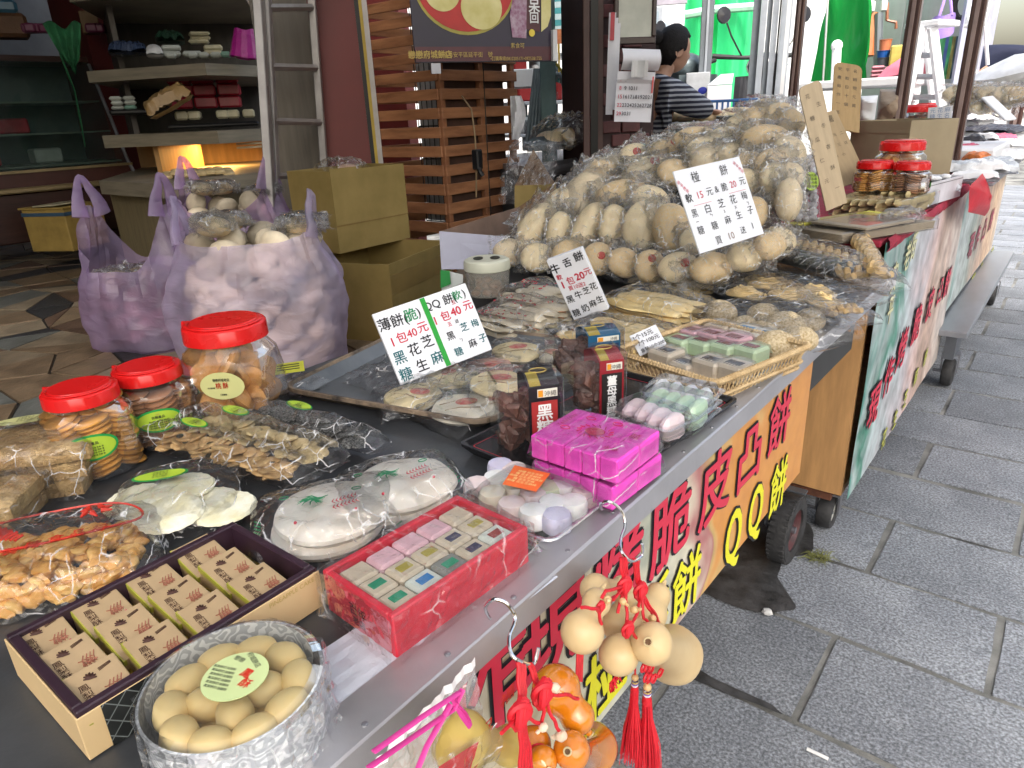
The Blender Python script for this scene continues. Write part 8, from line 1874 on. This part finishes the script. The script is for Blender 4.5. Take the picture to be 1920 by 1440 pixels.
jar2('red lidded jar of flat golden biscuits on the long tub, beside the cardboard slips', 1634, 358, 300, 64, ZJ, BIS, lab=None)
jar2('red lidded jar of dark biscuits on the long tub, at the stall edge', 1702, 360, 302, 64, ZJ, BISD, labang=1.1, labz=.35)
jar2('larger red lidded jar behind the pair on the long tub', 1680, 352, 262, 78, Z2G+.05, BISX, kind='chunk', lab=None)
P = PD(1716, 262, 4.3); k = ((P-EYE)@_f)/FPX
jar('distant red lidded jar of dark brown sweets with lime label', (1716, 262), 196, 55, z0=P.z, kind='disc', m=BISD, bodyk=1.05, labz=.62, labang=-.2)
P2 = PD(1732, 258, 4.6); jar('second distant red lidded jar just behind the dark one', (1731, 256), 193, 40, z0=P2.z, kind='disc', m=BISD, bodyk=1.05, labang=1.2)
t = tag(bx(P.x-.3, P.y-.15, .906, P.x+.25, P.y+.5, min(P.z, P2.z)-.004, b=.01).part('white_crate', flat('bright_white')), 'white crate raising the distant red lidded jars', 'crate')
# white tray at the edge
M2, w2, h2 = pfr(1738, 1800, 345, 388, 2.55, 2.85); t = thing('white_tray', 'shallow white tray with black inner rim and white sweets, at the stall edge', 'tray', M2); open_box(t, w2, .20, h2, mat('tray_white', (.62, .60, .64), .4), flat('black_plastic'))
bx(.004, -.001, h2*.88, w2-.004, .2, h2*.9).part('inner_rim', flat('black_plastic'), t)
lumps(t, .001, .001, .001, 1, flat('bright_white'), .012, 5)
ms = MB().ball(.016, S(1.2, 1, .6), 10, 7).mesh('sweet', flat('bright_white'), True)
for q in range(16): inst('sweet', ms, t, T(rnd.uniform(.02, w2-.02), rnd.uniform(.03, .17), h2*.92+rnd.random()*.012)@RZ(rnd.random()*3))
# spread of pale packets on the steel cart
PKC = {'white': flat('bright_white'), 'clear wrapped': mat('grey_film_pack', (.50, .52, .55), .2, var=.3, vs=20, bump=.6, bs=40), 'pink': mat('pink_pack', (.60, .12, .20), .3, var=.3, vs=30), 'cream': mat('cream_pack', (.66, .58, .44), .4, var=.2, vs=20), 'dark': mat('dark_pack', (.04, .04, .05), .3), 'orange': mat('orange_pack2', (.60, .18, .05), .35, var=.3, vs=30)}
spots = [('clear wrapped', 1760, 330, 70, 26), ('clear wrapped', 1800, 300, 90, 24), ('white', 1770, 300, 60, 22), ('cream', 1752, 282, 60, 20), ('white', 1830, 318, 80, 24), ('orange', 1832, 285, 40, 18), ('pink', 1812, 270, 44, 16), ('white', 1850, 300, 70, 20), ('clear wrapped', 1868, 300, 60, 26), ('white', 1890, 280, 60, 18),
    ('pink', 1778, 262, 34, 12), ('dark', 1826, 252, 40, 16), ('white', 1850, 250, 40, 16), ('pink', 1880, 252, 44, 12), ('white', 1900, 262, 50, 14), ('dark', 1856, 235, 90, 10), ('white', 1830, 215, 60, 12), ('cream', 1858, 205, 50, 14), ('white', 1895, 200, 60, 14), ('clear wrapped', 1885, 310, 44, 20), ('white', 1765, 258, 40, 16), ('dark', 1900, 240, 50, 8)]
cnt = {}
for kk, px, py, w_, h_ in spots:
    D = 2.75+max(0, (335-py))*.019; 
    if px > 1850: D += .25
    P = PD(px, py, D); k = ((P-EYE)@_f)/FPX; a, b = w_*k*.5, w_*k*.42; cnt[kk] = cnt.get(kk, 0)+1
    z0 = max(.908, P.z-h_*k*.8); 
    mb = MB(); pouch(mb, a, b, max(.012, h_*k*.6), seed=px*.1, crumple=.008, nx=18, ny=14, power=.3, cf=24)
    o = mb.part('flat_packet', PKC[kk], M=T(P.x, P.y, z0)@RZ(rnd.uniform(-.6, .6))@RX(rnd.uniform(-.1, .2)))
    tag(o, 'flat %s packet, %s of its colour going back along the steel cart' % (kk, ORD[cnt[kk]-1]), 'packet', 'packets on the steel cart')
    if z0 > .93: tag(bx(-a*.8, -b*.8, .907-z0, a*.8, b*.8, -.001, b=.004).part('under_box', PKC['white'], o), '', 'x'); c_ = o.children[0]; del c_['category']; del c_['label']; c_.name = 'box_below'
slab_c = PD(1748, 262, 3.9); M2, w2, h2 = pfr(1740, 1785, 202, 252, 3.7); t = thing('price_card', 'white card with columns of small writing beside the distant jars', 'sign', M2@RY(-.06)); bx(0, 0, 0, w2, .004, h2).part('board', flat('bright_white'), t)
mb = MB()
for i in range(3):
    for j in range(4): mb.text('元糖糕餅花生酥芝麻名產包'[i*4+j], .022, Matrix(((1, 0, 0, w2*(.2+.3*i)), (0, 0, -1, -.001), (0, 1, 0, h2*(.8-.22*j)), (0, 0, 0, 1))))
mb.part('lettering', mat('blueprint_ink', (.25, .33, .5), .5), t)
for i, (px, py, rx, lab) in enumerate(((1790, 178, 20, 'first'), (1822, 182, 24, 'second'), (1852, 178, 22, 'third'), (1880, 182, 26, 'fourth'), (1905, 178, 20, 'last'), (1806, 195, 20, 'front left'), (1838, 198, 22, 'front middle'), (1872, 196, 22, 'front right'))):
    wrapped('pale wrapped loaf before the white mound, %s of the row' % lab, px, py, rx, rx*.7, 0, 0, p=PD(px, py, 4.0), group='wrapped loaves by the white mound')
t = tag(bx(-.9, 3.7, .906, -.32, 4.6, .98, b=.01).part('white_shelf', flat('bright_white')), 'white box shelf carrying the loaves and cloth mound', 'shelf')
P = PD(1885, 212, 4.2); mb = MB(); beam(mb, PD(1850, 182, 3.6), PD(1895, 225, 3.5), .05, .01); tag(mb.part('white_board', flat('bright_white')), 'white board leaning slantwise over the loaves', 'board')
# red bag hanging at the joint
mb = MB(); pts = [Px(1842, 325, -.285), Px(1855, 368, -.285), Px(1847, 405, -.285), Px(1816, 398, -.285), Px(1818, 350, -.285)]
c = sum(pts, V((0, 0, 0)))/5; ring = []
for i in range(5):
    for q in range(5): ring.append(pts[i].lerp(pts[(i+1) % 5], q/5))
mb.grid(25, 6, lambda u, v: c.lerp(ring[int(round(u*25)) % 25], v)+V((.03*(1-v*v)+.006*noise.noise(V((u*9, v*5, 0))), 0, 0)), cu=True)
tag(mb.part('red_bag', mat('red_bagcloth', (.50, .008, .02), .5, var=.15, vs=9, bump=.5, bs=20), smooth=True), 'limp red bag hanging from the steel edge where the two stalls meet', 'bag')

# ================================================================== lilac carrier bags on the shop floor
def lilac(name, dens, col=(.50, .42, .62)):
    m, nt, out = newmat(name); tc = _n(nt, 'TexCoord')
    n1 = _n(nt, 'TexNoise', Vector=_n(nt, 'Mapping', Vector=tc.outputs['Object'], Scale=(5, 5, 11)).outputs[0], Scale=2.2, Detail=5, Distortion=1.2)
    n2 = _n(nt, 'TexNoise', Vector=tc.outputs['Object'], Scale=7, Detail=2)
    cr = _n(nt, 'ValToRGB', Fac=n2.outputs[0]); cr.color_ramp.elements[0].position = .35; cr.color_ramp.elements[1].position = .65
    cr.color_ramp.elements[0].color = rgba([c*.75 for c in col]); cr.color_ramp.elements[1].color = rgba([min(1, c*1.15) for c in col])
    bp = _n(nt, 'Bump', Height=n1.outputs[0], Strength=.7, Distance=.02)
    d = _n(nt, 'BsdfDiffuse', Color=cr.outputs[0], Normal=bp.outputs[0]); tl = _n(nt, 'BsdfTranslucent', Color=cr.outputs[0], Normal=bp.outputs[0]); gl = _n(nt, 'BsdfGlossy', Roughness=.3, Normal=bp.outputs[0]); tr = _n(nt, 'BsdfTransparent', Color=rgba([min(1, c*1.6) for c in col]))
    a = _n(nt, 'MixShader', i0=.4, i1=d.outputs[0], i2=tl.outputs[0]); b = _n(nt, 'MixShader', i0=.10, i1=a.outputs[0], i2=gl.outputs[0]); c = _n(nt, 'MixShader', i0=dens, i1=tr.outputs[0], i2=b.outputs[0])
    nt.links.new(c.outputs[0], out.inputs[0]); return m
LILA = lilac('lilac_film', .46, (.60, .48, .72)); LILB = lilac('pale_lilac_film', .42, (.64, .58, .78))
def carrier(label, bl, br, pyrim, pytop, z0, m, dep=.30, seed=0, nb=34, fill=.62, dim=(.28, .17, .13), sag=.28):
    A, B = Pz(*bl, z0), Pz(*br, z0); d_ = B-A; w = d_.length; M = T(A.x, A.y, z0)@RZ(atan2(d_.y, d_.x))@T(w/2, dep/2, 0); c = M.translation
    h1 = zof(c.x, c.y, pyrim)-z0; h2 = zof(c.x, c.y, pytop)-z0; t = thing('carrier_bag', label, 'bag', M, 'lilac carrier bags full of buns')
    def surf(u, v):
        a = 2*pi*u; ca, sa = cos(a), sin(a); q = (abs(ca)**3.2+abs(sa)**3.2)**(-1/3.2)
        top = h1*(1-sag*.5)+(h2*.86-h1*(1-sag*.5))*max(0, (abs(ca)-.45)/.55)**1.6
        z = top*v; bul = 1+.10*sin(min(1, v*1.15)*pi)-.06*(v < .03); pin = 1-.45*max(0, (z-h1*.72)/(h2-h1*.72+1e-6))**1.0
        fx = w/2*q*ca*bul*(pin if abs(ca) < .45 else 1-.30*max(0, (z-h1*.7)/(h2-h1*.7))); fy = dep/2*q*sa*bul*max(.10, pin)
        n = .012*noise.noise(V((ca*2.5+seed, sa*2.5, z*5)))+.004*noise.noise(V((ca*5, sa*5+seed, z*22)))+.008*noise.noise(V((a*8, 0, z*2+seed)))*(1 if z > h1*.6 else .3)
        return V((fx+ca*n*2, fy+sa*n*2, max(.002, z)))
    mb = MB(); mb.grid(84, 46, surf, cu=True); n0 = len(mb.v); mb.part('bag_film', m, t, True)
    for sx in (-1, 1):
        mb = MB(); pts = []
        for k_ in range(13):
            a = pi*k_/12; pts.append(V((sx*w*.40+sx*.01*sin(a)+.012*noise.noise(V((k_*.4, seed, sx))), dep*.17*cos(a)*(1-.3*sin(a)), h2*.80+(h2*.22)*sin(a))))
        mb.tube(pts, [.040, .032, .025, .020, .016, .014, .013, .014, .016, .020, .025, .032, .040], 10, flat=.4, cap=False); mb.part('handle', m, t, True)
    rr = random.Random(seed+3); bm = []
    for q in range(3):
        mb = MB(); mb.ball(.052, S(1, 1, .62), 14, 10); bm.append(mb.mesh('bun', mat('bag_bun_%d_%d' % (q, seed), tuple(c_*(.7+.3*q) for c_ in dim), .6, var=.2, vs=12), True))
    for q in range(nb):
        zz = .05+(h1*fill)*(q/nb); a = q*2.4; r = 1 if q % 4 else .4
        inst('bun', rr.choice(bm), t, T(w*.35*cos(a)*r, dep*.30*sin(a)*r, zz)@RX(rr.uniform(-1.2, 1.2))@RY(rr.uniform(-.8, .8)))
    for q in range(10):
        M9 = T(w*.34*cos(q*2.1), dep*.25*sin(q*2.1), h1*fill+.075+.01*(q % 3))@RX(rr.uniform(-.5, .5))@RZ(q)
        inst('bun', bun_vars[q % 5], t, M9@S(.050, .046, .050)); inst('wrap', bag_vars[q % 6], t, M9@S(.054, .050, .056))
    return t
carrier('tall lilac carrier bag with both handles up, standing clear on the slate floor', (160, 662), (332, 668), 470, 338, FZ, LILA, .30, 1, fill=.45, dim=(.20, .10, .09))
carrier('large pale lilac carrier bag bursting with wrapped buns, behind the tall jar', (342, 760), (640, 735), 430, 375, FZ, LILB, .36, 5, nb=90, fill=.84, dim=(.52, .44, .32), sag=.10)
carrier('third lilac carrier bag with pointed handles, half hidden behind the other two', (335, 560), (520, 570), 365, 300, FZ, LILA, .30, 9, nb=40, fill=.86, dim=(.52, .44, .32))

# ================================================================== gourds hanging from hooks on the steel edge
GNAT = mat('gourd_natural', (.56, .40, .20), .38, var=.07, vs=10, col2=(.64, .49, .27), bump=.08, bs=30, spec=.5); GYEL = mat('gourd_olive', (.46, .33, .08), .4, var=.15, vs=10, bump=.1, bs=30)
GORG = mat('gourd_lacquer', (.56, .15, .006), .14, vs=12, col2=(.66, .26, .012), coat=1, bump=.06, bs=40); CORD = mat('red_cord', (.55, .008, .02), .55, var=.1, vs=200); HOLE = mat('gourd_hole', (.10, .05, .02), .8); HOLR = mat('gourd_rim', (.50, .40, .22), .7)
def gourd(label, big, rb, small, rs, X, m, dX=0, hole=False, stem=True, band=True, cat='gourd', group=None):
    """big and small: photo centres of the two bulbs, radii in photo pixels; dX pushes the small bulb towards the lane"""
    A = Px(*big, X); B = Px(*small, X+dX); k = ((A-EYE)@_f)/FPX; ra, rs_ = rb*k, rs*k; ax = (B-A); L_ = ax.length; ax.normalize()
    F = ax.to_track_quat('Z', 'Y').to_matrix().to_4x4(); F.translation = A; t = thing('bottle_gourd', label, cat, F, group)
    L_ = max(L_, (ra+rs_)*.55); pr = []
    for i in range(13):
        th = -pi/2+(pi*.84)*i/12; pr.append((ra*cos(th)*(1 if i else 0), ra*sin(th)))
    zw = pr[-1][1]; th0 = -pi/2+.5
    for i in range(11):
        th = th0+(pi/2-.35-th0)*i/10; pr.append((rs_*cos(th), L_+rs_*sin(th)))
    zt = L_+rs_
    pr = [p for i, p in enumerate(pr) if i < 12 or p[1] > zw+.001]
    pr += [(rs_*.20, zt+rs_*.03), (rs_*.17, zt+rs_*.22)] + ([(rs_*.13, zt+rs_*.22), (rs_*.11, zt+rs_*.05)] if hole else [(rs_*.10, zt+rs_*.42), (0, zt+rs_*.46)])
    for i in range(2):                # soften the waist
        pr = [pr[0]]+[(((pr[j-1][0]+2*pr[j][0]+pr[j+1][0])/4) if 9 < j < 15 else pr[j][0], ((pr[j-1][1]+2*pr[j][1]+pr[j+1][1])/4) if 9 < j < 15 else pr[j][1]) for j in range(1, len(pr)-1)]+[pr[-1]]
    mb = MB(); mb.lathe(pr, 32, fn=lambda p, a: p+V((cos(a), sin(a), 0))*ra*.03*noise.noise(V((cos(a)*1.5, sin(a)*1.5, p.z*20+rb)))); mb.part('shell', m, t, True)
    if hole: mb = MB(); mb.lathe([(0, 0), (rs_*.15, .0005)], 14, T(0, 0, zt+rs_*.20)); mb.part('opening', HOLE, t); mb = MB(); mb.tube([(rs_*.19*cos(a), rs_*.19*sin(a), zt+rs_*.22) for a in [x*pi/8 for x in range(17)]], rs_*.05, 6); mb.part('rim', HOLR, t, True)
    if band:
        zb = (zw+L_-rs_*.8)/2; rw = min(ra, rs_)*.62; mb = MB(); mb.tube([(rw*cos(a)*1.02, rw*sin(a)*1.02, zb+.0012*sin(a*2)) for a in [x*pi/12 for x in range(25)]], .0016, 6); mb.part('waist_cord', CORD, t, True)
    return t
XG = -.262
G1 = 'natural gourds on the upper hook'; G2 = 'gourds on the lower hook'
gourd('cream gourd at the back, high on the left of the natural bunch', (1117, 1105), 30, (1165, 1098), 20, XG-.022, GNAT, group=G1)
gourd('cream gourd hidden in the middle of the natural bunch', (1160, 1168), 34, (1175, 1120), 22, XG-.022, GNAT, group=G1)
gourd('cream gourd behind on the right of the natural bunch, stem up', (1215, 1150), 36, (1232, 1118), 26, XG-.022, GNAT, group=G1)
gourd('smooth tan gourd, the leftmost of the natural bunch', (1092, 1184), 41, (1118, 1130), 28, XG, GNAT, group=G1)
gourd('smooth cream gourd in front, lowest of the natural bunch', (1160, 1228), 38, (1190, 1178), 20, XG+.006, GNAT, .0, group=G1)
gourd('largest pale gourd with its open neck towards the lane', (1262, 1227), 55, (1222, 1207), 32, XG-.004, GNAT, .035, hole=True, group=G1)
gourd('olive yellow gourd lying sideways behind the clear bag', (866, 1392), 58, (955, 1398), 42, XG-.01, GYEL, group=G2)
gourd('large orange lacquered gourd at the top of the lower bunch', (1043, 1292), 46, (1082, 1344), 33, XG-.012, GORG, .02, hole=True, group=G2)
gourd('large orange lacquered gourd at the lower right with open neck', (1112, 1402), 46, (1072, 1408), 30, XG-.004, GORG, .026, hole=True, group=G2)
gourd('small orange lacquered gourd between the two large ones', (1000, 1396), 34, (1018, 1426), 26, XG-.012, GORG, .02, hole=True, group=G2)
def shook(label, pts):
    mb = MB(); P = [Px(px, py, X) for px, py, X in pts]; Q = []
    for i in range(len(P)-1):
        for t in range(5):
            p0, p1, p2, p3 = P[max(i-1, 0)], P[i], P[i+1], P[min(i+2, len(P)-1)]; s = t/5
            Q.append(.5*((2*p1)+(p2-p0)*s+(2*p0-5*p1+4*p2-p3)*s*s+(3*p1-p0-3*p2+p3)*s**3))
    mb.tube(Q+[P[-1]], .0016, 8); return tag(mb.part('steel_hook', mat('chrome_wire', (.62, .62, .64), .15, metal=1), smooth=True), label, 'hook', 'wire hooks on the steel edge')
shook('bent wire hook on the steel edge carrying the natural gourds', [(1128, 955, -.318), (1127, 944, -.310), (1145, 941, -.299), (1165, 958, -.290), (1172, 985, -.284), (1164, 1012, -.278), (1166, 1035, -.268), (1184, 1052, -.262), (1203, 1042, -.262), (1204, 1020, -.262)])
shook('bent wire hook on the steel edge carrying the orange gourds', [(919, 1160, -.318), (910, 1140, -.312), (925, 1124, -.300), (950, 1132, -.291), (966, 1160, -.285), (955, 1195, -.278), (958, 1225, -.268), (975, 1240, -.262), (1000, 1245, -.262), (1010, 1215, -.262)])
def cords(name, label, lines, X, r=.0015):
    t = thing('gourd_hanger', label, 'cord', T(0, 0, 0), 'red cords of the gourds')
    for L_ in lines:
        pts = [Px(px, py, X+dx) for px, py, dx in L_]; Q = []
        for a_, b_ in zip(pts, pts[1:]):
            for s in range(5): Q.append(a_.lerp(b_, s/5)+V((0, .0008*sin(s*1.3), 0)))
        mb = MB(); mb.tube(Q+[pts[-1]], r, 6); mb.part('strand', CORD, t, True)
    return t
def knot(t, px, py, X, s=1):
    P = Px(px, py, X); mb = MB()
    for q in range(4): mb.tube([P+V((.004*s*cos(a+q)*.6, .0045*s*cos(a), .005*s*sin(a+q*.8))) for a in [x*pi/6 for x in range(13)]], .0019*s, 6)
    mb.part('knot', CORD, t, True)
t = cords('red_cord', 'bundle of red cords knotted on the upper hook over the natural gourds', [[(1168+d, 1046, 0), (1172+d*1.2, 1075, .003), (1170-d*.5, 1100, .008)] for d in (-5, -2, 1, 4)]+[[(1190+d, 1048, 0), (1198+d, 1095, .003), (1203, 1110, .006)] for d in (-3, 0, 3)] +
    [[(1170, 1100, .008), (1135, 1108, .012), (1128, 1122, .012)], [(1170, 1100, .008), (1150, 1125, .012)], [(1170, 1100, .008), (1158, 1150, .012)], [(1172, 1100, .008), (1175, 1142, .014), (1176, 1178, .018)], [(1203, 1110, .006), (1195, 1150, .014), (1178, 1182, .02)], [(1203, 1110, .006), (1207, 1160, .014), (1222, 1172, .02)], [(1203, 1112, .006), (1225, 1145, .014), (1240, 1175, .014)], [(1203, 1112, .006), (1215, 1140, .012), (1232, 1165, .012)], [(1180, 1180, .022), (1196, 1198, .022)], [(1090, 1139, .012), (1120, 1141, .016), (1128, 1170, .016)]], XG)
knot(t, 1171, 1098, XG+.008, 1.2); knot(t, 1201, 1108, XG+.008, 1.2); knot(t, 1177, 1180, XG+.02); knot(t, 1126, 1138, XG+.014, .7)
t = cords('red_cord', 'bundle of red cords knotted on the lower hook over the orange gourds', [[(975+d, 1242, 0), (978+d, 1290, .008), (976+d*.5, 1335, .014), (982+d*1.2, 1390, .018), (985+d*2, 1450, .018)] for d in (-5, -2, 1, 4, 7)]+[[(992+d, 1244, 0), (1010+d, 1285, .008), (1018+d, 1300, .012)] for d in (-3, 0, 3)]+
    [[(1018, 1300, .014), (1020, 1330, .022), (1016, 1358, .022)], [(1020, 1302, .014), (1035, 1345, .024), (1050, 1372, .026)], [(1022, 1304, .014), (1060, 1302, .02), (1084, 1310, .02)], [(970, 1345, .016), (940, 1375, .02)], [(985, 1345, .018), (1012, 1356, .022)]], XG)
knot(t, 1018, 1300, XG+.016, 1.5); knot(t, 975, 1338, XG+.018, 1.5)
WB = mat('turned_bead', (.62, .42, .20), .4); 
for i, (px, py, r, dx, lab) in enumerate(((1138, 1124, 9, .014, 'round wooden toggle at the left under the upper knot'), (1168, 1128, 7, .016, 'turned wooden toggle lying across the natural gourds'), (1189, 1143, 8, .016, 'round wooden bead between the natural gourds'), (1223, 1160, 8, .016, 'turned wooden toggle above the open necked gourd'), (1019, 1364, 9, .026, 'pale wooden toggle on the orange gourds, upper one'), (1052, 1380, 11, .028, 'pale wooden toggle on the orange gourds, lower one'), (1041, 1290, 10, .022, 'wooden peg on the top orange gourd'))):
    P = Px(px, py, XG+dx); k = ((P-EYE)@_f)/FPX; mb = MB(); R_ = r*k; a = .9+i
    mb.lathe([(0, -R_), (R_*.7, -R_*.8), (R_, 0), (R_*.7, R_*.8), (R_*.3, R_), (R_*.45, R_*1.4), (R_*.35, R_*1.9), (0, R_*2.0)], 14, T(*P)@RX(a)@RY(a*.7)); tag(mb.part('wooden_toggle', WB if i < 4 else mat('pale_peg', (.62, .48, .36), .5), smooth=True), lab, 'toggle', 'wooden toggles on the cords')
def tassel(label, top, bot, wtop, wbot, X, n=150):
    P = Px(*top, X); B = Px(*bot, X); k = ((P-EYE)@_f)/FPX; t = thing('red_tassel', label, 'tassel', T(*P), 'red silk tassels')
    rt, rb_ = wtop*k/2, wbot*k/2; Ls = B-P; r9 = random.Random(int(top[0])); mb = MB()
    for q in range(n):
        a = r9.random()*6.28; r = sqrt(r9.random()); e = V((cos(a), sin(a), 0)); f2 = r9.uniform(.93, 1.03)
        mb.tube([e*rt*r, Ls*.25+e*(rt*1.25)*r, Ls*.6*f2+e*rb_*r*.9+V((.001*sin(q), .001*cos(q*2), 0)), Ls*f2+e*rb_*r*1.05+V((.002*sin(q), .002*cos(q*3), 0))], [.0008, .0007, .0006, .0004], 3, cap=False)
    mb.part('threads', CORD, t, kind='stuff')
    mb = MB(); mb.lathe([(0, .004), (rt*.9, .003), (rt*1.15, -.004), (rt*1.1, -.008)], 14); mb.part('cap', CORD, t, True)
    for j, (m9, z9) in enumerate(((mat('thread_white', (.6, .6, .7), .5), .0045), (mat('thread_violet', (.18, .10, .35), .5), .0065), (GOLD, .0085))): mb = MB(); mb.lathe([(rt*.9, z9-.001), (rt*1.0, z9), (rt*.9, z9+.001)], 14); mb.part('wound_band', m9, t)
    mb = MB(); mb.ball(rt*1.0, T(0, 0, .014), 12, 8); mb.part('bead', WB, t, True)
    mb = MB(); mb.tube([(0, 0, .012), (0, 0, .045)], .001, 5); mb.part('cord', CORD, t); return t
tassel('long red tassel hanging in front, nearest the lane', (1213, 1308), (1216, 1448), 16, 52, XG+.012)
tassel('slightly shorter red tassel behind and left of the front one', (1190, 1290), (1182, 1420), 14, 44, XG, 130)
t = thing('red_knot', 'red mystic knot between the large gourd and the tassels', 'knot', T(0, 0, 0))
for q in range(6):
    P = Px(1212+(q % 3)*6-6, 1252+(q // 3)*16, XG+.016); mb = MB(); mb.tube([P+V((.001*q % 2, .0042*cos(a), .0042*sin(a))) for a in [x*pi/6 for x in range(13)]], .0013, 5); mb.part('loop', CORD, t, True)
P = Px(1238, 1261, XG+.016); mb = MB(); mb.tube([P+V((0, .006*cos(a), .004*sin(a))) for a in [x*pi/8 for x in range(17)]], .0013, 5); mb.part('loop', CORD, t, True)
mb = MB()
for d in (-5, -2, 1, 4): mb.tube([Px(1088+d, 1225, XG-.02), Px(1086+d, 1278, XG-.015)], .0014, 5)
tag(mb.part('red_ribbon', CORD, smooth=True), 'short red ribbon hanging behind the smooth tan gourd', 'ribbon')
mb = MB(); P = Px(1152, 1270, XG-.004)
for q in range(40): mb.tube([P+V((0, rnd.uniform(-.010, .010), 0)), P+V((rnd.uniform(-.004, .004), rnd.uniform(-.011, .011), -.011))], .0006, 3)
o = tag(mb.part('red_fringe', CORD), 'tuft of red fringe below the lowest natural gourd', 'fringe'); o['kind'] = 'stuff'

# clear bag tied with magenta ribbon at the bottom edge
P0 = Px(770, 1400, -.262); t = thing('printed_clear_bag', 'clear bag with white edge and red writing tied with magenta ribbon', 'bag', T(0, 0, 0))
F = frame(Px(700, 1470, -.285), Px(860, 1300, -.285)-Px(700, 1470, -.285), V((.15, 0, 1)))
def cb_(u, v): q = F@V((.0+.100*u, -.13+.145*v, 0)); return q+V((.018*sin(v*pi)*(1-abs(u-.5))+.004*noise.noise(V((u*14, v*14, 0))), 0, .002*noise.noise(V((u*20, v*9, 3)))))
mb = MB(); mb.grid(34, 30, cb_); mb.part('bag_front', film('clear_white', base=.10, haze=.30, k=.6, cs=40, mx=.5, hcol=(.8, .8, .85)), t)
mb = MB(); mb.grid(20, 2, lambda u, v: cb_(u, 1)+V((.002, 0, .008*v))); mb.part('white_edge', flat('bright_white'), t)
MAG = flat('magenta_ribbon', (.60, .05, .28), .4)
for L_ in (((868, 1292), (850, 1330), (770, 1385), (690, 1440)), ((862, 1298), (790, 1345), (700, 1410)), ((845, 1320), (800, 1400), (780, 1450)), ((850, 1310), (866, 1340), (882, 1362)), ((850, 1312), (872, 1335), (880, 1350))):
    mb = MB(); mb.tube([Px(px, py, -.255) for px, py in L_], .0022, 6, flat=.35); mb.part('ribbon', MAG, t, True)
mb = MB(); 
for i, ch in enumerate('安平祝福'): mb.text(ch, .018, F@T(.03+.026*i, -.045+.01*i, .026), off=.01)
mb.part('lettering', flat('label_red'), t)
t2 = thing('clear_bag', 'second clear bag with red print hanging under the olive gourd', 'bag', T(0, 0, 0))
mb = MB(); F2 = frame(Px(800, 1480, -.25), Px(890, 1420, -.25)-Px(800, 1480, -.25), V((.1, 0, 1))); mb.grid(14, 12, lambda u, v: F2@V((.07*u, -.03+.05*v, .006*sin(v*3)+.003*noise.noise(V((u*9, v*9, 1)))))); mb.part('bag_front', CLEAR2, t2)
mb = MB(); mb.grid(8, 6, lambda u, v: F2@V((.01+.04*u, -.02+.03*v, -.002))); mb.part('red_print', LIDR, t2)
